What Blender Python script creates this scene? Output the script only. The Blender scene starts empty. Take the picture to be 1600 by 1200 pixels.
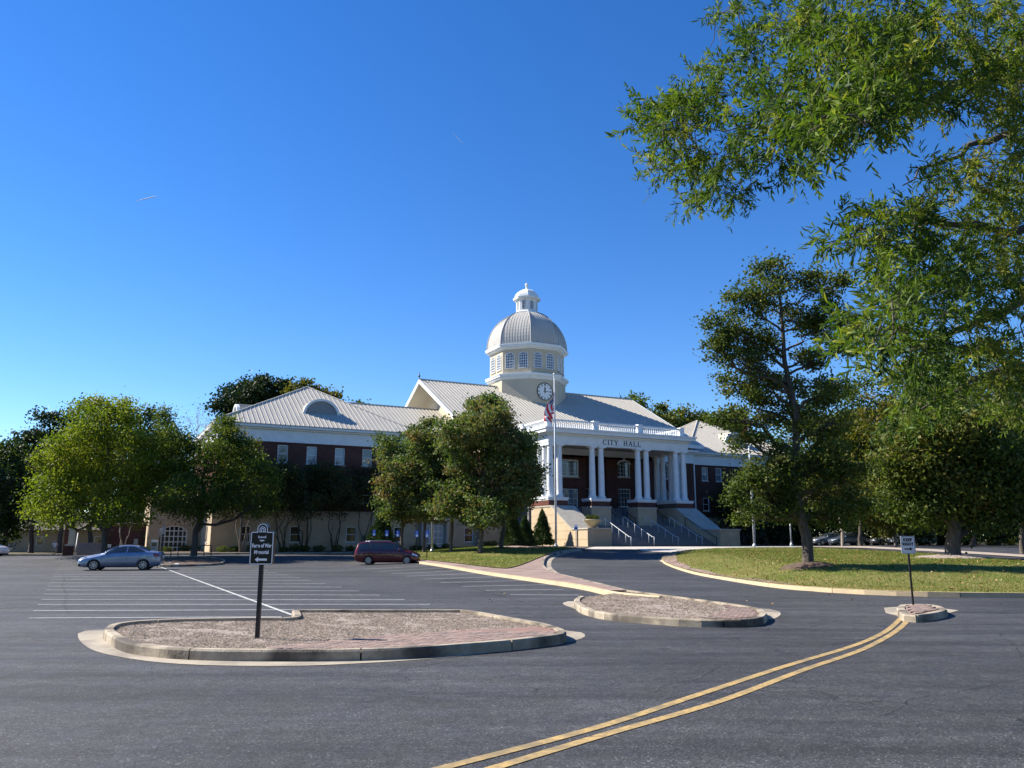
import bpy, bmesh, math, random
import numpy as np
from mathutils import Vector, Matrix
from mathutils.geometry import delaunay_2d_cdt
random.seed(7)
SC = bpy.context.scene
COL = SC.collection
R = math.radians
# ------------------------------------------------------------------ camera
FPX, HZ, EYE = 1250.0, 845.0, 1.7
PITCH = math.atan((HZ - 600) / FPX)
cam = bpy.data.objects.new('camera', bpy.data.cameras.new('camera'))
COL.objects.link(cam)
cam.data.sensor_width = 36; cam.data.lens = FPX / 1600 * 36
cam.data.clip_start = 0.1; cam.data.clip_end = 40000
cam.location = (0, 0, EYE); cam.rotation_euler = (math.pi / 2 + PITCH, 0, 0)
SC.camera = cam
# ------------------------------------------------------------------ light
SUN_AZ, SUN_EL = -76.0, 39.0          # azimuth from +Y towards +X
world = bpy.data.worlds.new('World'); SC.world = world; world.use_nodes = True
wn = world.node_tree; wn.nodes.clear()
sky = wn.nodes.new('ShaderNodeTexSky'); sky.sky_type = 'NISHITA'; sky.sun_disc = False
sky.sun_elevation = R(SUN_EL); sky.sun_rotation = R(SUN_AZ)
sky.air_density = 1.0; sky.dust_density = 0.0; sky.ozone_density = 4.4; sky.altitude = 300
hs = wn.nodes.new('ShaderNodeHueSaturation'); hs.inputs['Saturation'].default_value = 1.27; hs.inputs['Hue'].default_value = .510
bg = wn.nodes.new('ShaderNodeBackground'); bg.inputs[1].default_value = 0.092
wo = wn.nodes.new('ShaderNodeOutputWorld')
wn.links.new(sky.outputs[0], hs.inputs['Color']); wn.links.new(hs.outputs[0], bg.inputs[0]); wn.links.new(bg.outputs[0], wo.inputs[0])
sl = bpy.data.lights.new('sun', 'SUN'); sl.energy = 5.0; sl.angle = R(0.53); sl.color = (1.0, 0.93, 0.82)
sun = bpy.data.objects.new('sun', sl); COL.objects.link(sun)
sd = Vector((math.sin(R(SUN_AZ)) * math.cos(R(SUN_EL)), math.cos(R(SUN_AZ)) * math.cos(R(SUN_EL)), math.sin(R(SUN_EL))))
sun.rotation_euler = sd.to_track_quat('Z', 'Y').to_euler(); sun.location = sd * 60
SC.view_settings.view_transform = 'Standard'; SC.view_settings.look = 'None'
SC.view_settings.gamma = 1; SC.view_settings.use_curve_mapping = False
SC.view_settings.exposure = 1.08
SC.render.engine = 'CYCLES'
SC.cycles.max_bounces = 6; SC.cycles.transparent_max_bounces = 6
# ------------------------------------------------------------------ terrain
def ss(t):
    t = min(1, max(0, t)); return t * t * (3 - 2 * t)
def H(x, y):
    h1 = 0.45 * ss((y - 60) / 9) * ss((x + 46) / 9)
    base = h1 + (1.15 - h1) * ss((y - 40) / 42) * ss((x + 12) / 14)
    berm = .55 * ss((y - 27.6) / 9) * ss((x - 9.4) / 4) * (1 - ss((y - 46) / 30))      # the lawn swells up behind its kerb
    return base + berm
cp, sp_ = math.cos(PITCH), math.sin(PITCH)
def ray(px, py):
    X = (px - 800) / FPX; Y = (600 - py) / FPX
    return X, cp - Y * sp_, sp_ + Y * cp
def G(px, py, dz=0.0):
    """ground point under a picture point"""
    rx, ry, rz = ray(px, py)
    lo = 3.0 / ry; k = lo
    while k < 400:
        k2 = k * 1.01
        if EYE + rz * k2 <= H(rx * k2, ry * k2) + dz:
            for _ in range(30):
                m = (k + k2) / 2
                if EYE + rz * m <= H(rx * m, ry * m) + dz: k2 = m
                else: k = m
            break
        k = k2
    return Vector((rx * k2, ry * k2, H(rx * k2, ry * k2)))
def at(px, py, Y):
    rx, ry, rz = ray(px, py); k = Y / ry
    return Vector((rx * k, Y, EYE + rz * k))
# ------------------------------------------------------------------ materials
MATS = {}
def mat(name, col, col2=None, scale=3.0, rough=0.8, bump=0.0, bscale=40.0, metal=0.0, spec=0.4, detail=4.0, lo=0.35, hi=0.65, coat=0.0, stretch=None, grime=None):
    if name in MATS: return MATS[name]
    m = bpy.data.materials.new(name); m.use_nodes = True; nt = m.node_tree
    b = nt.nodes['Principled BSDF']; L = nt.links.new
    b.inputs['Roughness'].default_value = rough; b.inputs['Metallic'].default_value = metal
    b.inputs['Specular IOR Level'].default_value = spec; b.inputs['Coat Weight'].default_value = coat
    b.inputs['Base Color'].default_value = (*col, 1)
    tc = nt.nodes.new('ShaderNodeTexCoord'); src = tc.outputs['Object']
    if stretch:
        mp = nt.nodes.new('ShaderNodeMapping'); mp.inputs['Scale'].default_value = stretch
        L(src, mp.inputs[0]); src = mp.outputs[0]
    if col2:
        n = nt.nodes.new('ShaderNodeTexNoise'); n.inputs['Scale'].default_value = scale; n.inputs['Detail'].default_value = detail
        n.inputs['Roughness'].default_value = 0.65
        L(src, n.inputs['Vector'])
        mr = nt.nodes.new('ShaderNodeMapRange'); mr.inputs[1].default_value = lo; mr.inputs[2].default_value = hi
        L(n.outputs[0], mr.inputs[0])
        mx = nt.nodes.new('ShaderNodeMix'); mx.data_type = 'RGBA'
        mx.inputs['A'].default_value = (*col, 1); mx.inputs['B'].default_value = (*col2, 1)
        L(mr.outputs[0], mx.inputs['Factor']); out = mx.outputs['Result']
        if grime:
            n3 = nt.nodes.new('ShaderNodeTexNoise'); n3.inputs['Scale'].default_value = grime[1]; n3.inputs['Detail'].default_value = 6
            L(src, n3.inputs['Vector'])
            r3 = nt.nodes.new('ShaderNodeMapRange'); r3.inputs[1].default_value = 0.46; r3.inputs[2].default_value = 0.64
            L(n3.outputs[0], r3.inputs[0])
            m3 = nt.nodes.new('ShaderNodeMix'); m3.data_type = 'RGBA'; L(out, m3.inputs['A'])
            m3.inputs['B'].default_value = (*grime[0], 1); L(r3.outputs[0], m3.inputs['Factor']); out = m3.outputs['Result']
        L(out, b.inputs['Base Color'])
    if bump:
        n2 = nt.nodes.new('ShaderNodeTexNoise'); n2.inputs['Scale'].default_value = bscale; n2.inputs['Detail'].default_value = 3
        L(tc.outputs['Object'], n2.inputs['Vector'])
        bp = nt.nodes.new('ShaderNodeBump'); bp.inputs['Strength'].default_value = bump; bp.inputs['Distance'].default_value = 0.02
        L(n2.outputs[0], bp.inputs['Height']); L(bp.outputs[0], b.inputs['Normal'])
    MATS[name] = m; return m
def brick_mat(name, c1, c2, mortar, bw, bh, ms, rot=(0, 0, 0), rough=0.85, bump=0.3):
    m = bpy.data.materials.new(name); m.use_nodes = True; nt = m.node_tree; L = nt.links.new
    b = nt.nodes['Principled BSDF']; b.inputs['Roughness'].default_value = rough; b.inputs['Specular IOR Level'].default_value = 0.2
    tc = nt.nodes.new('ShaderNodeTexCoord'); mp = nt.nodes.new('ShaderNodeMapping'); mp.inputs['Rotation'].default_value = rot
    br = nt.nodes.new('ShaderNodeTexBrick'); br.inputs['Scale'].default_value = 1
    br.inputs['Color1'].default_value = (*c1, 1); br.inputs['Color2'].default_value = (*c2, 1); br.inputs['Mortar'].default_value = (*mortar, 1)
    br.inputs['Brick Width'].default_value = bw; br.inputs['Row Height'].default_value = bh; br.inputs['Mortar Size'].default_value = ms
    L(tc.outputs['Object'], mp.inputs[0]); L(mp.outputs[0], br.inputs['Vector'])
    n = nt.nodes.new('ShaderNodeTexNoise'); n.inputs['Scale'].default_value = 0.6; n.inputs['Detail'].default_value = 6
    L(tc.outputs['Object'], n.inputs['Vector'])
    mr = nt.nodes.new('ShaderNodeMapRange'); mr.inputs[1].default_value = .3; mr.inputs[2].default_value = .7; mr.inputs[3].default_value = .75; mr.inputs[4].default_value = 1.2
    L(n.outputs[0], mr.inputs[0])
    mx = nt.nodes.new('ShaderNodeMix'); mx.data_type = 'RGBA'; mx.blend_type = 'MULTIPLY'; mx.inputs['Factor'].default_value = 1
    L(br.outputs[0], mx.inputs['A']); L(mr.outputs[0], mx.inputs['B']); L(mx.outputs['Result'], b.inputs['Base Color'])
    bp = nt.nodes.new('ShaderNodeBump'); bp.inputs['Strength'].default_value = bump; bp.inputs['Distance'].default_value = 0.01; bp.invert = True
    L(br.outputs['Fac'], bp.inputs['Height']); L(bp.outputs[0], b.inputs['Normal'])
    MATS[name] = m; return m
def leaf_mat(name, cols, trans=0.35, rough=0.45):
    m = bpy.data.materials.new(name); m.use_nodes = True; nt = m.node_tree; L = nt.links.new
    b = nt.nodes['Principled BSDF']; b.inputs['Roughness'].default_value = max(.55, rough); b.inputs['Specular IOR Level'].default_value = 0.16
    a = nt.nodes.new('ShaderNodeAttribute'); a.attribute_name = 'tone'
    cr = nt.nodes.new('ShaderNodeValToRGB'); e = cr.color_ramp.elements
    e[0].color = (*cols[0], 1); e[1].color = (*cols[-1], 1)
    for i, c in enumerate(cols[1:-1]):
        q = e.new((i + 1) / (len(cols) - 1)); q.color = (*c, 1)
    L(a.outputs['Fac'], cr.inputs[0]); L(cr.outputs[0], b.inputs['Base Color'])
    t = nt.nodes.new('ShaderNodeBsdfTranslucent'); g = nt.nodes.new('ShaderNodeMix'); g.data_type = 'RGBA'; g.blend_type = 'MULTIPLY'; g.inputs['Factor'].default_value = 1
    g.inputs['B'].default_value = (1.25, 1.35, 0.5, 1); L(cr.outputs[0], g.inputs['A']); L(g.outputs['Result'], t.inputs[0])
    ms = nt.nodes.new('ShaderNodeMixShader'); ms.inputs[0].default_value = trans
    L(b.outputs[0], ms.inputs[1]); L(t.outputs[0], ms.inputs[2]); L(ms.outputs[0], nt.nodes['Material Output'].inputs[0])
    MATS[name] = m; return m
white = mat('white_paint', (.74, .76, .76), (.66, .68, .67), 1.2, .5, .05, 8)
stucco = mat('cream_stucco', (.52, .41, .27), (.45, .35, .23), .8, .9, .35, 60, grime=((.40, .31, .20), .35))
stucco_tower = mat('tower_stucco', (.50, .44, .33), (.46, .40, .30), .5, .9, .2, 60)
coping = mat('cast_stone', (.44, .41, .34), (.36, .33, .27), 1.5, .85, .2, 50)
glass = mat('window_glass', (.015, .02, .025), None, rough=.04, spec=.9)
glass_low = mat('window_glass_ground', (.012, .014, .016), None, rough=.08, spec=.25)
glass_sky = mat('window_glass_sky', (.03, .05, .09), (.02, .03, .05), 1.5, .05, spec=1.0)  # blue of the reflected sky put into the pane colour
glass_blind = mat('window_glass_with_blind', (.16, .20, .24), (.10, .13, .16), 1.5, .06, spec=.9)
brick = brick_mat('red_brick', (.10, .032, .023), (.065, .023, .018), (.10, .07, .06), .21, .075, .010, rot=(R(90), 0, 0))  # front brick coloured darker to stand for the shade on the facade
brick_side = brick_mat('red_brick_side', (.15, .046, .032), (.10, .034, .026), (.14, .10, .08), .21, .075, .010, rot=(R(90), 0, R(90)))  # same brick in a lighter copy for the side walls
roofm = mat('pale_metal_roof', (.46, .43, .37), (.40, .375, .325), .7, .6, spec=.3, stretch=(1, .25, 1))
seamm = mat('metal_seam', (.48, .45, .39), None, rough=.6)
domem = mat('dome_metal', (.47, .45, .405), (.39, .37, .33), .6, .6, spec=.3, stretch=(1, 1, .3))
soffit = mat('soffit', (.42, .40, .34), (.38, .36, .31), 3, .8)
concrete = mat('concrete', (.46, .40, .31), (.36, .31, .24), 2.5, .9, .4, 45, grime=((.24, .20, .16), .8))
kerbm = mat('kerb_concrete', (.42, .36, .27), (.30, .25, .18), 4.0, .9, .5, 35, grime=((.09, .075, .06), 1.1))
kerb_y = mat('kerb_buff', (.56, .43, .26), (.46, .36, .23), 2.0, .9, .4, 40)
stairm = mat('granite_steps', (.20, .20, .21), (.15, .15, .16), 4, .8, .2, 60)
paverm = mat('clay_paver', (.34, .19, .15), (.26, .15, .12), 2, .9, .4, 60, grime=((.22, .17, .14), .7))
blackm = mat('black_metal', (.012, .012, .013), (.03, .025, .022), 12, .5, .1, 60)
galv = mat('galvanised_metal', (.42, .44, .46), (.34, .36, .38), 3, .4, metal=.5)
whitemetal = mat('white_metal', (.55, .57, .58), (.46, .48, .49), 3, .45)
barkm = mat('tree_bark', (.12, .10, .08), (.06, .05, .04), 9, .95, 1.0, 14, stretch=(1, 1, .25))
bark_pale = mat('pale_bark', (.30, .25, .19), (.18, .15, .12), 6, .9, .6, 20, stretch=(1, 1, .3))
mulchm = mat('pine_straw', (.38, .315, .265), (.28, .225, .19), 10, .95, .8, 60)
mulch_dark = mat('dark_mulch', (.12, .08, .055), (.07, .045, .03), 6, .95, 1.0, 30)
signblack = mat('sign_black', (.006, .008, .007), None, rough=.3)
signwhite = mat('sign_white', (.90, .91, .91), None, rough=.4)
signwhite2 = mat('reflective_white', (.78, .80, .80), (.68, .70, .70), 12, .35)
signblue = mat('sign_blue', (.02, .12, .55), None, rough=.4)
rubber = mat('rubber', (.012, .012, .012), None, rough=.7)
# ------------------------------------------------------------------ mesh helpers
class MB:
    def __init__(s): s.v = []; s.f = []; s.m = []
    def add(s, vs, fs, mi=0):
        o = len(s.v); s.v += [tuple(v) for v in vs]; s.f += [tuple(i + o for i in f) for f in fs]; s.m += [mi] * len(fs); return s
    def box(s, x0, x1, y0, y1, z0, z1, mi=0):
        return s.add([(x0, y0, z0), (x1, y0, z0), (x1, y1, z0), (x0, y1, z0), (x0, y0, z1), (x1, y0, z1), (x1, y1, z1), (x0, y1, z1)],
                     [(0, 3, 2, 1), (4, 5, 6, 7), (0, 1, 5, 4), (1, 2, 6, 5), (2, 3, 7, 6), (3, 0, 4, 7)], mi)
    def prism(s, poly, axis, a, b, mi=0):
        """poly in the two other axes, extruded along axis"""
        n = len(poly)
        def P(p, c): return (c, p[0], p[1]) if axis == 0 else (p[0], c, p[1]) if axis == 1 else (p[0], p[1], c)
        vs = [P(p, a) for p in poly] + [P(p, b) for p in poly]
        fs = [tuple(range(n)), tuple(range(2 * n - 1, n - 1, -1))] + [(i, i + n, (i + 1) % n + n, (i + 1) % n) for i in range(n)]
        return s.add(vs, fs, mi)
    def tube(s, pts, rads, n=8, cap=True, mi=0):
        pts = [Vector(p) for p in pts]; o = []; up = None
        for i, p in enumerate(pts):
            d = (pts[min(i + 1, len(pts) - 1)] - pts[max(i - 1, 0)]).normalized()
            if up is None: up = Vector((0, 0, 1)) if abs(d.z) < .9 else Vector((1, 0, 0))
            a = d.cross(up)
            if a.length < 1e-4: a = d.orthogonal()
            a.normalize(); b = a.cross(d).normalized(); up = b
            r = rads[i] if hasattr(rads, '__len__') else rads
            o += [p + (a * math.cos(2 * math.pi * k / n) + b * math.sin(2 * math.pi * k / n)) * r for k in range(n)]
        fs = [(i * n + k, i * n + (k + 1) % n, (i + 1) * n + (k + 1) % n, (i + 1) * n + k) for i in range(len(pts) - 1) for k in range(n)]
        if cap: fs += [tuple(range(n - 1, -1, -1)), tuple((len(pts) - 1) * n + k for k in range(n))]
        return s.add(o, fs, mi)
    def lathe(s, prof, n=16, c=(0, 0, 0), axis='z', rot=0, mi=0, cap=True):
        vs = []
        for r, z in prof:
            for k in range(n):
                a = 2 * math.pi * k / n + rot; p = (r * math.cos(a), r * math.sin(a), z)
                if axis == 'y': p = (p[0], p[2], p[1])
                if axis == 'x': p = (p[2], p[0], p[1])
                vs.append((p[0] + c[0], p[1] + c[1], p[2] + c[2]))
        fs = [(i * n + k, i * n + (k + 1) % n, (i + 1) * n + (k + 1) % n, (i + 1) * n + k) for i in range(len(prof) - 1) for k in range(n)]
        if cap: fs += [tuple(range(n - 1, -1, -1)), tuple((len(prof) - 1) * n + k for k in range(n))]
        return s.add(vs, fs, mi)
    def mesh(s, name, mats, smooth=False):
        me = bpy.data.meshes.new(name); me.from_pydata(s.v, [], s.f)
        for m in (mats if isinstance(mats, (list, tuple)) else [mats]): me.materials.append(m)
        me.polygons.foreach_set('material_index', s.m)
        bm = bmesh.new(); bm.from_mesh(me); bmesh.ops.recalc_face_normals(bm, faces=bm.faces); bm.to_mesh(me); bm.free()
        if smooth: me.shade_smooth()
        me.update(); return me
    def build(s, name, mats, parent=None, loc=(0, 0, 0), rz=0, smooth=False):
        return ob(name, s.mesh(name, mats, smooth), parent, loc, rz)
def ob(name, me, parent=None, loc=(0, 0, 0), rz=0):
    o = bpy.data.objects.new(name, me); COL.objects.link(o); o.location = loc; o.rotation_euler = (0, 0, rz)
    if parent: o.parent = parent
    return o
def smooth_angle(me, ang=35):
    me.shade_smooth()
    try: me.set_sharp_from_angle(angle=R(ang))
    except Exception: pass
def tag(o, label, cat, group=None):
    o['label'] = label; o['category'] = cat
    if group: o['group'] = group
    return o
def thing(name, label, cat, loc=(0, 0, 0), rz=0, group=None):
    return tag(ob(name, None, None, loc, rz), label, cat, group)
def structure(o): o['kind'] = 'structure'; return o
def stuff(o): o['kind'] = 'stuff'; return o
def copy_tree(o, parent=None):
    c = o.copy(); COL.objects.link(c); c.parent = parent
    for ch in list(o.children): copy_tree(ch, c)
    return c
# ------------------------------------------------------------------ ground sheets
def catmull(pts, closed=True, step=0.5):
    pts = [Vector((p[0], p[1])) for p in pts]; n = len(pts); out = []
    for i in range(n if closed else n - 1):
        g = (lambda k: pts[k % n]) if closed else (lambda k: pts[min(max(k, 0), n - 1)])
        p0, p1, p2, p3 = g(i - 1), g(i), g(i + 1), g(i + 2)
        m = max(1, int((p2 - p1).length / step))
        for k in range(m):
            t = k / m
            c = 0.5 * ((2 * p1) + (p2 - p0) * t + (2 * p0 - 5 * p1 + 4 * p2 - p3) * t * t + (3 * p1 - p0 - 3 * p2 + p3) * t ** 3)
            out.append(c)
    if not closed: out.append(pts[-1])
    return out
def inside(poly):
    A = np.array([(p[0], p[1]) for p in poly]); B = np.roll(A, -1, 0)
    def f(P):
        P = np.atleast_2d(P); c = np.zeros(len(P), bool)
        for (x1, y1), (x2, y2) in zip(A, B):
            if y1 == y2: continue
            k = ((y1 > P[:, 1]) != (y2 > P[:, 1])) & (P[:, 0] < (x2 - x1) * (P[:, 1] - y1) / (y2 - y1) + x1)
            c ^= k
        return c
    return f
def patch(name, poly, dz, m, cell=1.5, rough_z=0.0):
    poly = [Vector((p[0], p[1])) for p in poly]; n = len(poly)
    xs = [p.x for p in poly]; ys = [p.y for p in poly]
    gx = np.arange(min(xs), max(xs), cell); gy = np.arange(min(ys), max(ys), cell)
    P = np.array([(x + .013, y + .017) for x in gx for y in gy]) if len(gx) and len(gy) else np.zeros((0, 2))
    if len(P): P = P[inside(poly)(P)]
    vs = poly + [Vector((float(a), float(b))) for a, b in P]
    r = delaunay_2d_cdt(vs, [(i, (i + 1) % n) for i in range(n)], [], 1, 1e-5)
    V, F = r[0], r[2]
    rnd = random.Random(3)
    me = bpy.data.meshes.new(name)
    me.from_pydata([(v.x, v.y, H(v.x, v.y) + dz + (rnd.uniform(-1, 1) * rough_z if i >= n else 0)) for i, v in enumerate(V)], [], F)
    me.materials.append(m)
    bm = bmesh.new(); bm.from_mesh(me)
    for f in bm.faces:
        if f.normal.z < 0: f.normal_flip()
    bm.to_mesh(me); bm.free()
    me.shade_smooth()
    return structure(ob(name, me))
def offset_line(pts, d, closed):
    n = len(pts); out = []
    for i, p in enumerate(pts):
        a = pts[(i - 1) % n] if closed or i > 0 else p; b = pts[(i + 1) % n] if closed or i < n - 1 else p
        t = (b - a); t = t.normalized() if t.length > 1e-6 else Vector((1, 0))
        out.append(p + Vector((-t.y, t.x)) * d)
    return out
def area(pts): return sum(pts[i].x * pts[(i + 1) % len(pts)].y - pts[(i + 1) % len(pts)].x * pts[i].y for i in range(len(pts))) / 2
def kerb(pts, closed, m, side=1, width=.15, height=.15, seg=3.0, parent=None, z0=-.04):
    """row of kerb stones along pts (outer face), body on the `side` (left = 1)"""
    inn = offset_line(pts, width * side, closed); n = len(pts)
    root = parent or structure(ob('kerb', None))
    i = 0; N = n if closed else n - 1
    while i < N:
        j = i; L = 0
        while j < N and L < seg: L += (pts[(j + 1) % n] - pts[j % n]).length; j += 1
        if N - j < 3: j = N
        idx = list(range(i, j + 1)); b = MB(); vs = []
        g = .012
        for q, k in enumerate(idx):
            o, w = pts[k % n], inn[k % n]
            if q == 0 and len(idx) > 1: e = (pts[(k + 1) % n] - o).normalized() * g; o = o + e; w = w + e
            if q == len(idx) - 1: e = (pts[(k - 1) % n] - o).normalized() * g; o = o + e; w = w + e
            zz = H(o.x, o.y); c = (w - o) * .14
            a1 = o - c * .3
            vs += [(a1.x, a1.y, zz + z0), (o.x, o.y, zz + height * .82), (o.x + c.x, o.y + c.y, zz + height), (w.x, w.y, zz + height), (w.x, w.y, zz + z0)]
        fs = []
        for q in range(len(idx) - 1):
            for k in range(4): fs.append((q * 5 + k, q * 5 + k + 1, q * 5 + 5 + k + 1, q * 5 + 5 + k))
        fs += [(0, 1, 2, 3, 4), tuple((len(idx) - 1) * 5 + k for k in (4, 3, 2, 1, 0))]
        b.add(vs, fs); b.build('kerb_stone', m, root)
        i = j
    return root
def px2(lst, dz=0.0): return [G(x, y, dz).xy for x, y in lst]

# ground (forest floor, verges) to the horizon
def asphalt_mat():
    m = bpy.data.materials.new('asphalt'); m.use_nodes = True; nt = m.node_tree; L = nt.links.new
    b = nt.nodes['Principled BSDF']; b.inputs['Specular IOR Level'].default_value = .35
    tc = nt.nodes.new('ShaderNodeTexCoord')
    def noise(sc, det=5, rough=.6, st=None):
        n = nt.nodes.new('ShaderNodeTexNoise'); n.inputs['Scale'].default_value = sc; n.inputs['Detail'].default_value = det; n.inputs['Roughness'].default_value = rough
        src = tc.outputs['Object']
        if st:
            mp = nt.nodes.new('ShaderNodeMapping'); mp.inputs['Scale'].default_value = st; mp.inputs['Rotation'].default_value = (0, 0, R(-24)); L(src, mp.inputs[0]); src = mp.outputs[0]
        L(src, n.inputs['Vector']); return n.outputs[0]
    def rng(s, a, b_, c, d):
        r = nt.nodes.new('ShaderNodeMapRange'); r.inputs[1].default_value = a; r.inputs[2].default_value = b_; r.inputs[3].default_value = c; r.inputs[4].default_value = d
        L(s, r.inputs[0]); return r.outputs[0]
    def mult(a, b_):
        k = nt.nodes.new('ShaderNodeMath'); k.operation = 'MULTIPLY'; L(a, k.inputs[0]); L(b_, k.inputs[1]); return k.outputs[0]
    big = rng(noise(.16, 6, .62), .34, .66, .70, 1.32)
    streak = rng(noise(.55, 6, .65, (.22, 2.4, 1)), .34, .66, .66, 1.36)
    mid = rng(noise(4.0, 7, .75), .32, .68, .76, 1.26)
    vo = nt.nodes.new('ShaderNodeTexVoronoi'); vo.inputs['Scale'].default_value = 75; L(tc.outputs['Object'], vo.inputs['Vector'])
    cv = nt.nodes.new('ShaderNodeSeparateColor'); L(vo.outputs['Color'], cv.inputs[0])
    agg = rng(cv.outputs[0], .0, 1, .38, 1.45); st2 = rng(cv.outputs[1], .90, .96, 1.0, 2.6)
    fine = rng(noise(160, 2), .3, .7, .7, 1.3)
    # worn pale scuffs
    sc = rng(noise(.8, 8, .78, (.4, 1.8, 1)), .56, .70, 1.0, 1.6)
    v = mult(mult(mult(big, streak), mult(mid, mult(agg, st2))), mult(fine, sc))
    # cracks
    v2 = nt.nodes.new('ShaderNodeTexVoronoi'); v2.feature = 'DISTANCE_TO_EDGE'; v2.inputs['Scale'].default_value = .16
    nz = nt.nodes.new('ShaderNodeTexNoise'); nz.inputs['Scale'].default_value = .7; nz.inputs['Detail'].default_value = 6; L(tc.outputs['Object'], nz.inputs['Vector'])
    ad = nt.nodes.new('ShaderNodeVectorMath'); ad.operation = 'MULTIPLY_ADD'; ad.inputs[1].default_value = (2.2, 2.2, 0)
    L(nz.outputs['Color'], ad.inputs[0]); L(tc.outputs['Object'], ad.inputs[2]); L(ad.outputs[0], v2.inputs['Vector'])
    ck = rng(v2.outputs['Distance'], 0, .0030, .30, 1)
    mk = rng(noise(.09, 3), .44, .50, 0, 1)
    mm = nt.nodes.new('ShaderNodeMix'); mm.data_type = 'FLOAT'; mm.inputs['A'].default_value = 1; L(mk, mm.inputs['Factor']); L(ck, mm.inputs['B'])
    v = mult(v, mm.outputs['Result'])
    cm = nt.nodes.new('ShaderNodeMix'); cm.data_type = 'RGBA'; cm.blend_type = 'MULTIPLY'; cm.inputs['Factor'].default_value = 1
    cm.inputs['A'].default_value = (.046, .0465, .049, 1); L(v, cm.inputs['B']); L(cm.outputs['Result'], b.inputs['Base Color'])
    L(rng(noise(1.5, 4), .3, .7, .62, .85), b.inputs['Roughness'])
    bp = nt.nodes.new('ShaderNodeBump'); bp.inputs['Strength'].default_value = .55; bp.inputs['Distance'].default_value = .006
    L(mult(agg, fine), bp.inputs['Height']); L(bp.outputs[0], b.inputs['Normal'])
    return m
asphalt = asphalt_mat()
leaflitter = mat('forest_floor', (.10, .075, .045), (.055, .06, .025), .5, .95, .6, 3)
def grid_sheet(name, x0, x1, y0, y1, c, dz, m, far=None):
    nx = int((x1 - x0) / c); ny = int((y1 - y0) / c); b = MB()
    vs = [(x0 + (x1 - x0) * i / nx, y0 + (y1 - y0) * j / ny) for j in range(ny + 1) for i in range(nx + 1)]
    vs = [(x, y, H(x, y) + dz) for x, y in vs]
    fs = [(j * (nx + 1) + i, j * (nx + 1) + i + 1, (j + 1) * (nx + 1) + i + 1, (j + 1) * (nx + 1) + i) for j in range(ny) for i in range(nx)]
    b.add(vs, fs); return structure(b.build(name, m, smooth=True))
xs = [-6000, -2000, -600, -300] + list(range(-200, 205, 5)) + [300, 600, 2000, 6000]
ys = [-2000, -500, -100] + list(range(-40, 205, 5)) + [300, 600, 2000, 7000]
b = MB(); b.add([(x, y, H(x, y) - .06) for y in ys for x in xs], [(j * len(xs) + i, j * len(xs) + i + 1, (j + 1) * len(xs) + i + 1, (j + 1) * len(xs) + i) for j in range(len(ys) - 1) for i in range(len(xs) - 1)])
structure(b.build('ground', leaflitter, smooth=True))
grid_sheet('parking_lot', -150, 70, -30, 104, 2, 0, asphalt)

# ------------------------------------------------------------------ grass and lawns
def grass_mat():
    m = bpy.data.materials.new('lawn_grass'); m.use_nodes = True; nt = m.node_tree; L = nt.links.new
    b = nt.nodes['Principled BSDF']; b.inputs['Roughness'].default_value = .9; b.inputs['Specular IOR Level'].default_value = .1
    tc = nt.nodes.new('ShaderNodeTexCoord'); cur = None
    for sc, lo, hi, A, B in ((.35, .35, .62, (.10, .15, .022), (.22, .20, .07)), (3, .45, .7, None, (.25, .20, .085)), (22, .5, .8, None, (.06, .07, .012))):
        n = nt.nodes.new('ShaderNodeTexNoise'); n.inputs['Scale'].default_value = sc; n.inputs['Detail'].default_value = 6; n.inputs['Roughness'].default_value = .7
        L(tc.outputs['Object'], n.inputs['Vector'])
        r = nt.nodes.new('ShaderNodeMapRange'); r.inputs[1].default_value = lo; r.inputs[2].default_value = hi; L(n.outputs[0], r.inputs[0])
        mx = nt.nodes.new('ShaderNodeMix'); mx.data_type = 'RGBA'; L(r.outputs[0], mx.inputs['Factor'])
        if cur is None: mx.inputs['A'].default_value = (*A, 1)
        else: L(cur, mx.inputs['A'])
        mx.inputs['B'].default_value = (*B, 1); cur = mx.outputs['Result']
    L(cur, b.inputs['Base Color'])
    n = nt.nodes.new('ShaderNodeTexNoise'); n.inputs['Scale'].default_value = 12; n.inputs['Detail'].default_value = 8; L(tc.outputs['Object'], n.inputs['Vector'])
    bp = nt.nodes.new('ShaderNodeBump'); bp.inputs['Strength'].default_value = 1; bp.inputs['Distance'].default_value = .08; L(n.outputs[0], bp.inputs['Height']); L(bp.outputs[0], b.inputs['Normal'])
    return m
grassm = grass_mat()
walkm = brick_mat('brick_walk', (.33, .235, .195), (.265, .19, .16), (.20, .16, .14), .21, .105, .006)

# peninsula between the lot and the drive
pen_left = [(655, 877.5), (720, 887), (800, 899), (900, 913), (960, 925), (1030, 931.5)]
pen_right = [(985, 922), (905, 903), (868, 894), (853, 886), (850, 879), (856, 869), (880, 861), (910, 857.5)]
PL = px2(pen_left, .15); PR = px2(pen_right, .15)
plc = catmull(PL, False, .6); prc = catmull(PR, False, .6)
isl2_near = px2([(905, 931), (897, 936), (900, 943), (912, 950), (945, 957.5), (1000, 962.5), (1060, 966.5), (1130, 968.5), (1180, 967), (1197, 961), (1196, 955), (1180, 948.5), (1120, 939.5), (1050, 930.5), (985, 922)], .15)
i2 = catmull(isl2_near, False, .35)
kerb(plc, False, kerb_y, side=1)
walk_poly = plc + list(reversed(prc[1:])) if False else None
outer = [G(640, 866, .15).xy, G(648, 872, .15).xy] + plc[:-1] + [p for p in px2([(960, 924)], .15)][:0]
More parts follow.
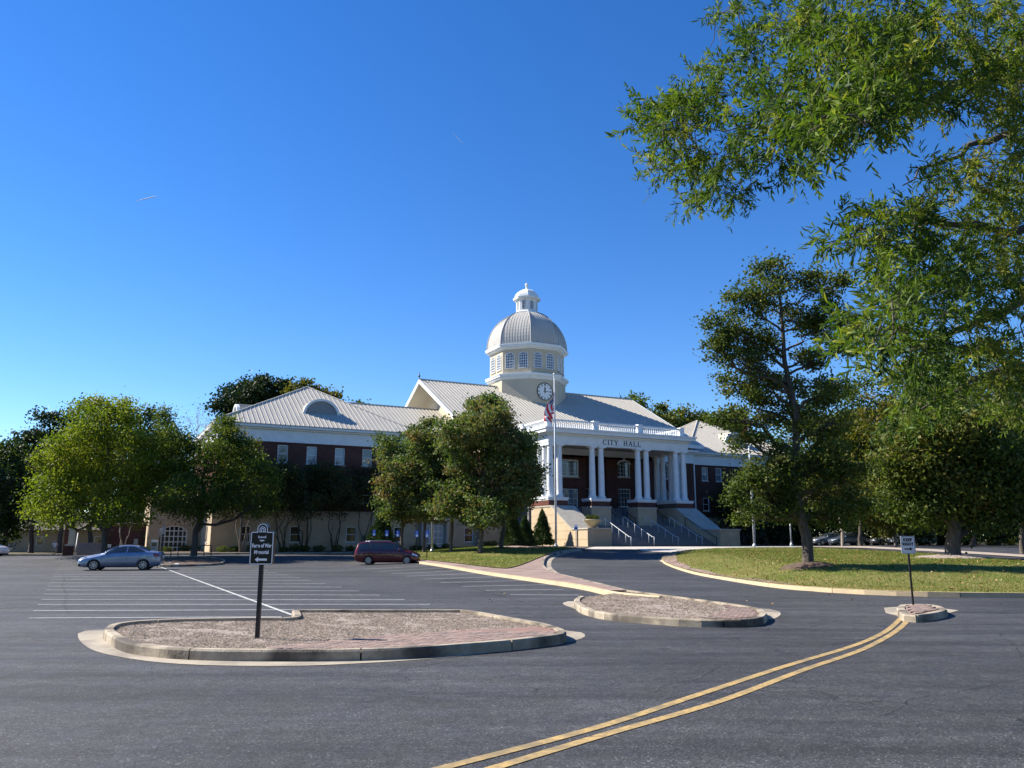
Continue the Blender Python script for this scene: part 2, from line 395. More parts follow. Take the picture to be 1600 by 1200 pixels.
# walk: left kerb -> tip -> right edge -> back to the building
tip_join = prc[0]
cut = [p for p in plc if p.x < G(950, 923, .15).x]
walk = [G(600, 866, .15).xy] + cut + [tip_join] + prc[1:] + px2([(925, 856), (900, 854.5), (860, 854.5), (840, 854.5), (700, 856), (620, 860)], .15)
patch('brick_walk', walk, .145, walkm, 1.5)
kerb(prc, False, kerbm, side=-1 if (prc[3] - prc[0]).x < 0 and False else 1)
gl = px2([(600, 864), (640, 869), (675, 875), (730, 881), (772, 886), (790, 887), (806, 884), (826, 877), (846, 869), (866, 861), (880, 858), (905, 855.5), (880, 854.6), (800, 855), (700, 857), (620, 860)], .2)
patch('grass_verge', catmull(gl, True, 1.0), .19, grassm, 1.2, .03)
# island 2 (end of the peninsula)
i2poly = i2 + [G(1010, 929, .15).xy, G(930, 930.5, .15).xy][:0]
kerb(i2, False, kerbm, side=1 if area(i2) > 0 else -1, seg=2.6)
i2in = offset_line(i2, .13 if area(i2) > 0 else -.13, False)
patch('mulch_bed', i2in + [G(960, 925.5, .15).xy], .10, mulchm, .5, .02)
# island 1 (front)
i1 = catmull(px2([(166, 988), (164, 981), (180, 974), (230, 969), (300, 966.5), (400, 964.8), (455, 964.5), (458, 956), (470, 953), (600, 953), (700, 953), (735, 954), (800, 965), (850, 974), (880, 983), (884, 989), (870, 993), (800, 1001), (700, 1009), (640, 1013), (520, 1016.5), (377, 1016.5), (280, 1014), (225, 1009), (190, 1002)], .15), True, .18)
kerb(i1, True, kerbm, side=1 if area(i1) > 0 else -1, seg=2.4, height=.16)
i1in = offset_line(i1, .13 if area(i1) > 0 else -.13, True)
patch('mulch_bed', i1in, .10, mulchm, .3, .015)
# island 3 (keep right)
i3 = catmull(px2([(1402, 952), (1402, 946), (1410, 943.5), (1435, 943), (1462, 944.5), (1477, 949), (1478, 953), (1455, 958), (1430, 960.5), (1412, 959.5)], .16), True, .12)
kerb(i3, True, kerbm, side=1 if area(i3) > 0 else -1, seg=2.0, width=.17)
i3in = offset_line(i3, .15 if area(i3) > 0 else -.15, True)
patch('mortar_bed', i3in, .128, paverm, .4)
# small tree island in the lot
i4 = catmull(px2([(215, 880), (232, 874), (262, 870.5), (300, 869), (335, 871), (352, 875), (340, 880), (300, 882), (250, 882.5)], .14), True, .5)
kerb(i4, True, kerbm, side=1 if area(i4) > 0 else -1)
patch('mulch_bed', offset_line(i4, .13 if area(i4) > 0 else -.13, True), .11, mulch_dark, .8, .03)
# pale concrete gutters round the islands
apron = MATS.setdefault('gutter', mat('gutter_concrete', (.40, .35, .27), (.30, .26, .20), 2.0, .9, .4, 50, grime=((.20, .17, .14), .9)))
patch('gutter', catmull(px2([(122, 990), (135, 985.5), (165, 984), (400, 990), (780, 985), (880, 985), (908, 988.5), (914, 995), (895, 1002), (840, 1011), (700, 1027.5), (520, 1039), (380, 1041), (250, 1035.5), (160, 1021), (128, 1005)]), True, .3), .006, apron, .6)
patch('gutter', catmull(px2([(880, 942), (905, 940), (1000, 955), (1150, 958), (1185, 951), (1212, 954), (1220, 960), (1205, 968), (1160, 971.5), (1080, 971), (990, 967), (920, 957), (888, 948)]), True, .3), .006, apron, .6)
patch('gutter', px2([(1381, 950), (1402, 948.5), (1430, 951), (1470, 950.5), (1498, 954), (1482, 958.5), (1445, 964), (1405, 963.5), (1384, 958)]), .006, apron, .3)
patch('gutter', catmull(px2([(1030, 877), (1045, 887), (1080, 897), (1140, 908), (1220, 917), (1330, 924), (1480, 929), (1620, 931), (1900, 933)]), False, .8) + list(reversed(catmull(px2([(1035, 873), (1060, 885), (1110, 896.5), (1200, 909), (1300, 917.5), (1480, 924), (1620, 926), (1900, 929)]), False, .8))), .006, apron, .8)
pr2 = offset_line(prc, -.45, False)
patch('gutter', prc + list(reversed(pr2)), .008, apron, 1)
# main lawn
lk = px2([(1034, 870), (1037, 877), (1060, 886.5), (1110, 898), (1200, 911), (1300, 919), (1400, 923.5), (1500, 925.5), (1620, 926.5), (1950, 930)], .15)
lkc = catmull(lk, False, .7)
kerb(lkc, False, kerb_y, side=1)
lback = px2([(2050, 895), (1800, 884), (1600, 876.5), (1500, 868), (1420, 862.5), (1340, 858.5), (1280, 856), (1200, 855.3), (1120, 856.5), (1085, 858.5), (1050, 863)], .15)
lawn = lkc + lback
lawn_obj = patch('lawn', lawn, .145, grassm, 1.4, .02)
strip = px2([(1034, 871), (1038, 878), (1062, 887), (1112, 898.5), (1200, 910.5), (1245, 914.5), (1200, 907), (1130, 897.5), (1085, 888), (1058, 877), (1056, 866), (1085, 859.5), (1050, 862.5)], .15)
patch('brick_walk', strip, .165, walkm, 1.2)
# back drive and its far kerb, with the concrete apron before the stairs
concl = mat('pale_concrete', (.50, .46, .40), (.42, .38, .33), 1.5, .9, .3, 40)
patch('concrete_apron', px2([(905, 857), (930, 854.3), (1040, 854), (1135, 854), (1240, 853.8), (1290, 854.5), (1180, 855.3), (1120, 856.3), (1085, 858.5), (1050, 863), (1005, 861), (1000, 858.5), (930, 858)], .02), .02, concl, 1.5)
patch('back_drive', px2([(1290, 854), (1350, 855), (1450, 861), (1600, 870), (1900, 882), (1900, 889), (1600, 875), (1500, 867), (1420, 861.5), (1340, 858)], .03), .03, asphalt, 2)
patch('concrete_walk', px2([(1240, 853.6), (1350, 853.2), (1450, 857.5), (1600, 866.5), (1900, 878), (1900, 882), (1600, 870), (1450, 861), (1350, 856), (1290, 855)], .08), .08, mat('tan_concrete', (.40, .33, .26), (.30, .25, .2), 1, .9, .3, 30), 2)
# ------------------------------------------------------------------ painted lines
paint = mat('white_line_paint', (.52, .53, .52), (.20, .20, .21), 5, .7, lo=.50, hi=.72, detail=8)
paint2 = mat('bright_line_paint', (.52, .52, .48), (.25, .25, .24), 6, .7, lo=.42, hi=.7, detail=9)
ypaint = mat('yellow_line_paint', (.44, .30, .115), (.12, .10, .07), 14, .8, lo=.44, hi=.74, detail=10, grime=((.22, .17, .09), 3.0))
def stripe(name, a, bb, w, m, dz=.006):
    a, bb = Vector(a[:2]), Vector(bb[:2]); d = (bb - a).normalized(); nrm = Vector((-d.y, d.x)) * w / 2
    k = max(1, int((bb - a).length / 2)); me = MB(); vs = []
    for i in range(k + 1):
        p = a.lerp(bb, i / k)
        for q in (p - nrm, p + nrm): vs.append((q.x, q.y, H(q.x, q.y) + dz))
    me.add(vs, [(2 * i, 2 * i + 2, 2 * i + 3, 2 * i + 1) for i in range(k)])
    return structure(me.build(name, m))
Lp = [(45, 966), (52, 954.5), (59, 944.7), (64.5, 936.7), (69, 928.5), (72, 922), (74.5, 916), (77.5, 910.7), (80, 905.5), (82.5, 901.2), (84, 897.4), (86, 893.9), (88, 890.6), (90, 887.7), (91.5, 885), (93, 882.6), (95, 880.3)]
Rp = [(440, 964), (460, 953), (672, 944.5), (632, 937), (594, 930), (561, 923.5), (534, 917.5), (509, 911.7), (485, 907), (469, 902.5), (450, 898.5), (433, 894.8), (419, 891.6), (405, 888.7), (392, 886), None, None]
for l, r in zip(Lp, Rp):
    if r is None: r = (240, l[1] - .2)
    stripe('parking_line', G(*l), G(*r), .09, paint)
for l, r in zip([(797, 929.5), (759, 922.5), (722, 916.5), (689, 910.5), (661, 905.2), (634, 900.5), (612, 896.7), (590, 893), (569, 889.3)],
                [(905, 930), (880, 921), (866, 913.5), (828, 906.8), (780, 901), (745, 896), (720, 891.5), (693, 887.5), (668, 884)]):
    stripe('parking_line', G(*l), G(*r), .09, paint)
stripe('parking_line', G(245, 884), G(458, 962), .10, paint2, .012)
for pts in ([(690, 1201), (937, 1136), (1100, 1083), (1225, 1042), (1337, 1008), (1385, 986), (1409, 965)], [(771, 1201), (950, 1147), (1125, 1096), (1256, 1047), (1350, 1014), (1402, 985), (1421, 966)]):
    c = catmull([G(693, 1240).xy - Vector((.0, .0)) if False else G(*pts[0]).xy * 1.0] + [G(*p).xy for p in pts[1:]], False, .25)
    d0 = (c[0] - c[3]).normalized(); c = [c[0] + d0 * 3.0, c[0] + d0 * 1.5] + c
    me = MB(); o1 = offset_line(c, .056, False); o2 = offset_line(c, -.056, False)
    me.add([(p.x, p.y, .006) for pr in zip(o1, o2) for p in pr], [(2 * i, 2 * i + 1, 2 * i + 3, 2 * i + 2) for i in range(len(c) - 1)])
    structure(me.build('centre_line', ypaint))
crackm = mat('asphalt_crack', (.012, .012, .013), None, rough=.95); tarm = mat('tar_patch', (.026, .027, .030), (.036, .037, .040), 3, .8, .4, 60)
rc = random.Random(9)
for pts, w in (([(96, 893), (101, 905), (97, 915), (104, 930), (100, 945), (106, 958)], .012), ([(1190, 986), (1225, 980), (1250, 983), (1290, 974)], .010), ([(1560, 990), (1585, 1008), (1599, 1030)], .008), ([(600, 1046), (650, 1043), (690, 1036), (740, 1032)], .008), ([(1010, 1088), (1040, 1070), (1090, 1061), (1130, 1040)], .005), ([(30, 1075), (120, 1062), (200, 1068), (300, 1052)], .005), ([(1380, 1120), (1430, 1090), (1500, 1082), (1600, 1060)], .005), ([(690, 905), (760, 925), (850, 950)], .02)):
    c = [G(*p).xy for p in pts]; q = []
    for a, b_ in zip(c, c[1:]):
        k = max(3, int((b_ - a).length / .12))
        for i in range(k): q.append(a.lerp(b_, i / k) + Vector((rc.gauss(0, .02), rc.gauss(0, .02))))
    me = MB(); o1 = offset_line(q, w / 2, False); o2 = offset_line(q, -w / 2, False)
    me.add([(p.x, p.y, H(p.x, p.y) + .003) for pr in zip(o1, o2) for p in pr], [(2 * i, 2 * i + 1, 2 * i + 3, 2 * i + 2) for i in range(len(q) - 1)]); structure(me.build('crack', crackm))

# ------------------------------------------------------------------ single clay pavers where they can be told apart
def pavers(parent, poly, ang, z, n_max=290, w=.2, h=.1):
    f = inside(poly); xs = [p[0] for p in poly]; ys = [p[1] for p in poly]; c = Vector((sum(xs) / len(xs), sum(ys) / len(ys)))
    variants = []
    for k, cc in enumerate([(.29, .20, .165), (.26, .185, .155), (.33, .24, .20), (.22, .17, .15)]):
        m = mat('paver_clay_%s' % 'abcd'[k] if False else ['paver_red', 'paver_brown', 'paver_pink', 'paver_grey'][k], cc, tuple(q * .7 for q in cc), 6, .9, .4, 60)
        b = MB(); e = .004; a, d = w / 2 - .003, h / 2 - .003
        b.add([(-a, -d, 0), (a, -d, 0), (a, d, 0), (-a, d, 0), (-a + e, -d + e, .03), (a - e, -d + e, .03), (a - e, d - e, .03), (-a + e, d - e, .03)],
              [(4, 5, 6, 7), (0, 1, 5, 4), (1, 2, 6, 5), (2, 3, 7, 6), (3, 0, 4, 7)])
        variants.append(b.mesh('paver', m))
    u = Vector((math.cos(ang), math.sin(ang))); v = Vector((-u.y, u.x)); L = []
    for j in range(-60, 61):
        for i in range(-60, 61):
            p = c + u * (i * w + (j % 2) * w / 2) + v * (j * h)
            q = [p + u * a + v * d for a in (-w / 2, w / 2) for d in (-h / 2, h / 2)]
            if f(np.array([(t.x, t.y) for t in q])).all(): L.append(p)
    L.sort(key=lambda p: p.length); rnd = random.Random(1)
    for p in L[:n_max]:
        o = ob('paver', rnd.choice(variants), parent, (p.x, p.y, H(p.x, p.y) + z + rnd.uniform(-.002, .003)), ang)
    if len(L) > n_max:
        b = MB()
        for p in L[n_max:]:
            z0 = H(p.x, p.y) + z; q = [p + u * a + v * d for a, d in ((-w / 2 + .005, -h / 2 + .005), (w / 2 - .005, -h / 2 + .005), (w / 2 - .005, h / 2 - .005), (-w / 2 + .005, h / 2 - .005))]
            b.add([(t.x, t.y, z0 + .03) for t in q] + [(t.x, t.y, z0) for t in q], [(0, 1, 2, 3), (4, 5, 1, 0), (5, 6, 2, 1), (6, 7, 3, 2), (7, 4, 0, 3)])
        stuff(b.build('paver', paverm, parent))
p1 = [q for q in px2([(392, 1014.5), (440, 1006), (500, 1001), (560, 995.5), (640, 989), (720, 984), (800, 979.5), (850, 977), (880, 984), (882, 989), (868, 992), (800, 999.5), (700, 1007.5), (640, 1011.5), (520, 1014.5)], .14)]
pv = structure(ob('paving', None)); pavers(pv, p1, (p1[6] - p1[2]).to_3d().xy.angle_signed(Vector((1, 0))) if True else 0, .105)
patch('mortar_bed', p1, .112, concrete, .6)
p2 = px2([(1118, 941), (1178, 950), (1192, 955.5), (1193, 960.5), (1178, 964.5), (1130, 966), (1090, 965), (1112, 958), (1132, 951), (1128, 946)], .14)
pv = structure(ob('paving', None)); pavers(pv, p2, R(-20), .105); patch('mortar_bed', p2, .115, concrete, .6)
pv = structure(ob('paving', None)); pavers(pv, [(p.x, p.y) for p in i3in], R(10), .125)

# ================================================================== CITY HALL
HO = Vector((4.188, 88.0, 0)); HROT = R(27)
hall = thing('city_hall', 'long red brick city hall with pale metal roofs, domed clock tower and white columns', 'building', HO, HROT)
def W(s, t, z=0):
    c, n = math.cos(HROT), math.sin(HROT)
    return Vector((HO.x + s * c - t * n, HO.y + s * n + t * c, z))
def part(mb, name, m, parent=hall, **k): return mb.build(name, m, parent, **k)

def wall_y(mb, x0, x1, z0, z1, y0, y1, holes):
    """wall in the x-z plane between y0 and y1 with rectangular holes"""
    xs = sorted({x0, x1, *[h[0] for h in holes], *[h[1] for h in holes]}); zs = sorted({z0, z1, *[h[2] for h in holes], *[h[3] for h in holes]})
    for i in range(len(zs) - 1):
        run = None
        for j in range(len(xs)):
            cx = (xs[j] + xs[j + 1]) / 2 if j < len(xs) - 1 else None; cz = (zs[i] + zs[i + 1]) / 2
            solid = cx is not None and not any(h[0] < cx < h[1] and h[2] < cz < h[3] for h in holes)
            if solid and run is None: run = xs[j]
            if not solid and run is not None:
                mb.box(run, xs[j], y0, y1, zs[i], zs[i + 1]); run = None
    return mb
WC = {}
def window(w, h, loc, rz=0, cols=2, rows=2, arched=False, sill=True, pane=glass, fr=.07, mun=.03, parent=hall, depth=.10, fm=None, name='window', dbl=True):
    """window seen along +y of its own frame; origin bottom centre at the outer wall plane"""
    key = (round(w, 2), round(h, 2), cols, rows, arched, pane.name, fr, mun, depth, dbl)
    if key not in WC:
        f = MB(); hw = w / 2; fy = min(-.02, depth - .08); m0, m1 = depth - .06, depth - .021
        if arched:
            hs_ = h - hw * .55; n = 12
            arc = [(hw * math.cos(math.pi * k / n), hs_ + hw * .55 * math.sin(math.pi * k / n)) for k in range(n + 1)]
            arci = [((hw - fr) * math.cos(math.pi * k / n), hs_ + (hw * .55 - fr) * math.sin(math.pi * k / n)) for k in range(n + 1)]
            o = [(hw, 0)] + arc + [(-hw, 0)]; i = [(hw - fr, 0)] + arci + [(-hw + fr, 0)]
            for a in range(len(o) - 1): f.prism([o[a], o[a + 1], i[a + 1], i[a]], 1, fy, depth)
            f.box(-hw + fr, hw - fr, fy, depth, 0, fr)
            top = lambda x: hs_ + (hw * .55) * math.sqrt(max(0, 1 - (x / hw) ** 2)) - fr * .5
            po = o
        else:
            f.box(-hw, -hw + fr, fy, depth, 0, h); f.box(hw - fr, hw, fy, depth, 0, h)
            f.box(-hw + fr, hw - fr, fy, depth, 0, fr); f.box(-hw + fr, hw - fr, fy, depth, h - fr, h)
            top = lambda x: h - fr; po = [(-hw, 0), (hw, 0), (hw, h), (-hw, h)]
        for c in range(1, cols):
            x = -hw + w * c / cols; f.box(x - mun / 2, x + mun / 2, m0, m1, fr, top(x))
        for r_ in range(1, rows):
            z = h * r_ / rows
            mm = mun * (1.8 if rows % 2 == 0 and r_ == rows // 2 and dbl else 1)
            xe = hw - fr
            if arched and z > hs_: xe = hw * math.sqrt(max(0, 1 - ((z - hs_) / (hw * .55)) ** 2)) - fr * .7
            if xe > .05: f.box(-xe, xe, m0 + .003, m1 - .002, z - mm / 2, z + mm / 2)
        p = MB(); p.prism([(a * .97, .01 + b_ * .985) for a, b_ in po], 1, depth - .02, depth + .02)
        WC[key] = (f.mesh('window', fm or white), p.mesh('pane', pane), MB().box(-hw - .1, hw + .1, -.12, .04, -.14, -.003).mesh('sill', coping))
    a, b_, c = WC[key]
    o = ob(name, a, parent, loc, rz); ob('pane', b_, o)
    if sill: ob('sill', c, o)
    return o

GZ = .3     # foot of walls (below the ground line)
FB, FT = 11.75, 13.2     # white frieze
# ---- pavilion + wings
def wing(s0, s1, t0, t1, wins_top, wins_mid, wins_low, side_w=True, low_panels=True, gz=.3):
    th = .35
    hw = .52
    holes = [(x - hw, x + hw, 9.65, 11.45) for x in wins_top] + [(x - hw, x + hw, 5.65, 7.35) for x in wins_mid]
    part(wall_y(MB(), s0, s1, 4.75, FB, t0, t0 + th, holes), 'brick_wall', brick)
    for x in wins_top: window(1.04, 1.8, (x, t0 + .06, 9.65), cols=1, rows=2, pane=random.choice([glass, glass_blind, glass_blind]))
    for x in wins_mid: window(1.04, 1.7, (x, t0 + .06, 5.65), cols=1, rows=2, pane=random.choice([glass, glass_blind]))
    # stucco base in courses
    lowh = [(x - .55, x + .55, 1.55, 3.15) for x in wins_low]
    part(wall_y(MB(), s0 - .1, s1, gz, 4.6, t0 - .1, t0 + th, lowh), 'base_wall', stucco)
    for x in wins_low: window(1.1, 1.6, (x, t0 - .03, 1.55), cols=1, rows=2, pane=glass_low)
    part(MB().box(s0 - .16, s1, t0 - .16, t0 + th, 4.6, 4.75), 'string_course', coping)
    if low_panels:
        zs = [gz, 1.35, 2.2, 3.05, 3.9, 4.58]; x = s0 - .1
        while x < s1 - .5:
            x2 = min(x + 3.0, s1)
            for a, c in zip(zs, zs[1:]):
                mb = MB(); hl = [h for h in lowh if h[0] < x2 and h[1] > x]
                wall_y(mb, x + .012, x2 - .012, a + .012, c - .012, t0 - .13, t0 - .102, [(max(h[0], x + .012), min(h[1], x2 - .012), max(h[2], a + .012), min(h[3], c - .012)) for h in hl if h[2] < c and h[3] > a])
                for q in range(0, len(mb.v), 8):
                    m1 = MB(); m1.v = mb.v[q:q + 8]; m1.f = mb.f[:6]; m1.m = mb.m[:6]; part(m1, 'stucco_panel', stucco)
            x = x2
def frieze(s0, s1, t0, t1, ends=(True, True), front=True):
    """white frieze and cornice round a block"""
    e0 = .12 if ends[0] else 0; e1 = .12 if ends[1] else 0
    mb = MB(); a = .12
    mb.box(s0 - e0, s1 + e1, t0 - a, t0 + .4, FB, FB + .35); mb.box(s0 - e0 * .6, s1 + e1 * .6, t0 - a * .6, t0 + .38, FB + .35, FT - .2)
    mb.box(s0 - e0 * 2.5, s1 + e1 * 2.5, t0 - .32, t0 + .39, FT - .2, FT)
    for e, x in ((ends[0], s0), (ends[1], s1)):
        if e:
            sg = -1 if x == s0 else 1
            q = sorted((x + sg * .12, x - sg * .35)); mb.box(q[0], q[1], t0 + .41, t1, FB, FB + .35)
            q = sorted((x + sg * .07, x - sg * .33)); mb.box(q[0], q[1], t0 + .41, t1, FB + .35, FT - .2)
            q = sorted((x + sg * .30, x - sg * .34)); mb.box(q[0], q[1], t0 + .41, t1, FT - .2, FT)
    part(mb, 'frieze', white)
    mb = MB(); o0 = .62 if ends[0] else 0; o1 = .62 if ends[1] else 0
    mb.box(s0 - o0, s1 + o1, t0 - .62, t0 - .33, FT - .02, FT + .28)
    mb.box(s0 - o0, s1 + o1, t0 - .33, t0 + .3, FT + .002, FT + .26)
    if ends[0]: mb.box(s0 - .62, s0 - .3, t0 + .3, t1, FT - .02, FT + .28)
    if ends[1]: mb.box(s1 + .3, s1 + .62, t0 + .3, t1, FT - .02, FT + .28)
    part(mb, 'cornice', white)
# seams
def seam_front(x, y0, z0, y1, z1, name='roof_seam', parent=hall):
    key = ('seam', round(y1 - y0, 2), round(z1 - z0, 2))
    if key not in WC:
        d = Vector((0, y1 - y0, z1 - z0)); nrm = Vector((0, -d.z, d.y)).normalized() * .055; a = Vector((.02, 0, 0))
        b = MB(); b.add([-a, a, a + nrm, -a + nrm, d - a, d + a, d + a + nrm, d - a + nrm], [(0, 3, 2, 1), (4, 5, 6, 7), (0, 1, 5, 4), (1, 2, 6, 5), (2, 3, 7, 6), (3, 0, 4, 7)])
        WC[key] = b.mesh('roof_seam', seamm)
    ob(name, WC[key], parent, (x, y0, z0))
def hip_roof(s0, s1, t0, t1, z0, sc, tc, zp, ov=.65, ribs=(True, True), left_seams=True):
    a, b_, c, d = s0 - ov, s1 + ov, t0 - ov, t1 + ov
    mb = MB(); mb.add([(a, c, z0), (b_, c, z0), (b_, d, z0), (a, d, z0), (sc, tc, zp), (a, c, z0 - .12), (b_, c, z0 - .12), (b_, d, z0 - .12), (a, d, z0 - .12)],
           [(0, 1, 4), (1, 2, 4), (2, 3, 4), (3, 0, 4), (5, 6, 1, 0), (6, 7, 2, 1), (7, 8, 3, 2), (8, 5, 0, 3), (8, 7, 6, 5)])
    part(mb, 'roof', roofm)
    n = int((b_ - a) / .5)
    for i in range(1, n):
        x = a + (b_ - a) * i / n
        f = (x - a) / (sc - a) if x < sc else (b_ - x) / (b_ - sc)
        seam_front(x, c, z0, c + (tc - c) * f, z0 + (zp - z0) * f)
    sm = MB(); n = int((d - c) / .5)
    for i in range(1, n):
        y = c + (d - c) * i / n; f = (y - c) / (tc - c) if y < tc else (d - y) / (d - tc)
        for sx, s_ in ((a, 1), (b_, -1)):
            p0 = Vector((sx, y, z0)); p1 = Vector((sx + (sc - sx) * f, y, z0 + (zp - z0) * f)); nr = Vector((-s_ * (zp - z0), 0, abs(sc - sx))).normalized() * .055; w = Vector((0, .02, 0))
            sm.add([p0 - w, p0 + w, p0 + w + nr, p0 - w + nr, p1 - w, p1 + w, p1 + w + nr, p1 - w + nr], [(0, 3, 2, 1), (4, 5, 6, 7), (1, 2, 6, 5), (2, 3, 7, 6), (3, 0, 4, 7)])
    stuff(part(sm, 'side_seams', seamm))
    hp = MB()
    for q in ((a, c), (b_, c), (b_, d), (a, d)): hp.tube([(q[0], q[1], z0 + .05), (sc, tc, zp + .05)], .09, 6)
    part(hp, 'hip_cap', seamm)
def dormer(sc, t0, zb, r, depth):
    """half-round vent dormer facing the front"""
    n = 16; mb = MB(); arc = [(r * math.cos(math.pi * k / n), r * .92 * math.sin(math.pi * k / n)) for k in range(n + 1)]
    arci = [(x * .87, z * .87) for x, z in arc]
    for k in range(n): mb.prism([arc[k], arc[k + 1], arci[k + 1], arci[k]], 1, -.25, .1)
    mb.box(-r * 1.04, r * 1.04, -.28, .05, -.16, -.002)
    o = part(mb, 'dormer', white, loc=(sc, t0, zb))
    mb = MB(); mb.prism([(x * .88, z * .88) for x, z in arc], 1, -.04, .06); mb.build('louvre', mat('grey_louvre', (.26, .28, .29), (.20, .22, .23), 5, .7), o)
    mb = MB()
    for k in range(1, 9):
        z = r * .8 * k / 9; x = r * .86 * math.sqrt(max(0, 1 - (z / (r * .82)) ** 2)); mb.box(-x, x, -.09, -.042, z - .02, z + .02)
    mb.build('slat', mat('grey_slat', (.30, .32, .33), None), o)
    mb = MB(); v = []
    for k in range(n + 1): v += [(arc[k][0] * .99, .1, arc[k][1] * .99), (arc[k][0] * .99, depth, arc[k][1] * .99)]
    mb.add(v, [(2 * k, 2 * k + 2, 2 * k + 3, 2 * k + 1) for k in range(n)])
    for k in range(1, n):
        x, z = arc[k]; mb.box(x * 1.0 - .02, x * 1.0 + .02, .1, depth, z * .99 - .02, z * 1.0 + .05)
    mb.build('barrel_roof', roofm, o)
    return o
def side_dormer(tc, s0, zb, r, depth, sg=1):
    o = dormer(s0, tc, zb, r, depth); o.rotation_euler = (0, 0, R(-90) * sg); return o
# left pavilion
LW = [-31.6, -27.25, -24.2, -21.2, -18.25, -15.2]
wing(-33.7, -12.6, 8.0, 30, [-31.2, -27.3, -24.3, -21.3, -18.3, -15.3], [-31.2, -27.3, -24.3, -21.3, -18.3, -15.3], [-30.6, -25.6, -19.75, -14.5])
# left pavilion side wall (faces the sun)
def side_wall(s, t0, t1, face, z0=.3):
    e = sorted((s, s + face * -.35))
    tw = [t0 + 3 + 3.6 * k for k in range(int((t1 - t0 - 3) / 3.6))]
    def rot(m2):
        r_ = MB(); r_.v = [(v[1], v[0], v[2]) for v in m2.v]; r_.f = m2.f; r_.m = m2.m; return r_
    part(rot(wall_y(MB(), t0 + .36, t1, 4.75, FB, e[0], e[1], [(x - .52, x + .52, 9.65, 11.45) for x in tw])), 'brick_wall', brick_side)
    part(rot(wall_y(MB(), t0 + .26, t1, z0, 4.75, e[0] + .1 * face, e[1] + .1 * face, [(tw[0] - .55, tw[0] + .55, 1.55, 3.15)])), 'base_wall', stucco)
    for x in tw: window(1.04, 1.8, (s - face * .06, x, 9.65), rz=R(90) * face if False else (R(-90) if face < 0 else R(90)), cols=1, rows=2)
    window(1.1, 1.6, (s + face * .03, tw[0], 1.55), rz=R(-90) if face < 0 else R(90), cols=1, rows=2)
side_wall(-33.7, 8.0, 30, -1)
frieze(-33.7, -12.6, 8.0, 30, (True, False))
hip_roof(-33.7, -13.0, 8.0, 30, FT + .3, -22.7, 19.0, 19.85)
dormer(-22.75, 11.1, 15.25, 2.05, 4.6)
side_dormer(19.0, -30.6, 15.25, 2.05, 4.6)
# link between pavilion and central block, set back; one-storey base in front of it
LT = 12.7
part(wall_y(MB(), -12.6, -4.6, 4.4, FB, LT, LT + .35, [(-9.6 - .52, -9.6 + .52, 9.65, 11.45), (-6.6 - .52, -6.6 + .52, 9.65, 11.45)]), 'brick_wall', brick)
for x in (-9.6, -6.6): window(1.04, 1.8, (x, LT + .06, 9.65), cols=1, rows=2, pane=glass_blind)
part(wall_y(MB(), -12.6, -4.6, .3, 4.4, 8.4, 8.8, [(-6.5, -5.4, 1.55, 3.15)]), 'base_wall', stucco)
part(MB().box(-12.6, -4.6, 8.3, LT, 4.4, 4.6), 'flat_roof', coping)
window(1.1, 1.6, (-5.95, 8.47, 1.55), cols=1, rows=2, pane=glass_low)
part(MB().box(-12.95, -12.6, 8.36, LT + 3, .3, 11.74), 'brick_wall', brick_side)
frieze(-12.6, -4.6, LT, 20, (False, False))
mb = MB(); zl = FT + .3; LR = 22.2; LZ = zl + (LR - LT + .6) * .53
mb.add([(-19, LT - .6, zl), (-4.0, LT - .6, zl), (-4.0, LR, LZ), (-19, LR, LZ), (-19, 2 * LR - LT + .6, zl), (-4.0, 2 * LR - LT + .6, zl)], [(0, 1, 2, 3), (3, 2, 5, 4)])
part(mb, 'roof', roofm)
for i in range(24):
    x = -15.8 + i * .5
    if x > -12.0 or True:
        # start only where the slope has left the pavilion hip
        f0 = 0 if x > -11.0 else min(.95, (-11.0 - x) / 9.0)
        seam_front(x, LT - .6 + (LR - LT + .6) * f0, zl + (LZ - zl) * f0, LR, LZ)
part(MB().tube([(-19, LR, LZ + .05), (-4.0, LR, LZ + .05)], .09, 6), 'ridge_cap', seamm)
# central block
CS0, CS1, CT0, CT1 = -4.6, 26.0, 7.3, 38.0
TR, ZR = 22.5, 22.85
def zroof(t): return ZR - abs(t - TR) * .545
cb_holes = []
mb = MB()
# portico back wall with a deep central recess
def arch_open(c): return (c - .85, c + .85)
wl = [(4.35, 8.05, 5.55, 7.9), (4.6, 8.2, 9.35, 11.45), (14.0, 15.8, 5.9, 8.1), (14.0, 15.8, 9.6, 11.6), (20.0, 21.8, 5.9, 8.1), (20.0, 21.8, 9.6, 11.7)]
part(wall_y(MB(), CS0, 9.3, 4.75, FB, CT0, CT0 + .4, [w for w in wl if w[1] < 9.3]), 'brick_wall', brick)
part(wall_y(MB(), 12.2, CS1, 4.75, FB, CT0, CT0 + .4, [w for w in wl if w[0] > 12]), 'brick_wall', brick)
part(wall_y(MB(), 9.3, 12.2, 5.3, 12.9, CT0 + 3.0, CT0 + 3.4, [(9.9, 11.6, 5.55, 8.2)]), 'brick_wall', brick)
part(MB().box(8.95, 9.3, CT0 + .41, CT0 + 3.0, 5.3, 12.9).box(12.2, 12.55, CT0 + .41, CT0 + 3.0, 5.3, 12.9), 'recess_wall', brick_side)
part(wall_y(MB(), CS0 - .1, 26.1, .3, 4.6, CT0 - .1, CT0 + .4, []), 'base_wall', stucco)
part(MB().box(CS0 - .16, -1.0, CT0 - .16, CT0 + .4, 4.6, 4.75).box(19.6, 26.16, CT0 - .16, CT0 + .4, 4.6, 4.75), 'string_course', coping)
window(3.7, 2.35, (6.2, CT0 + .1, 5.55), cols=6, rows=4, sill=False, name='entrance_door', dbl=False, fr=.1, pane=glass_blind)
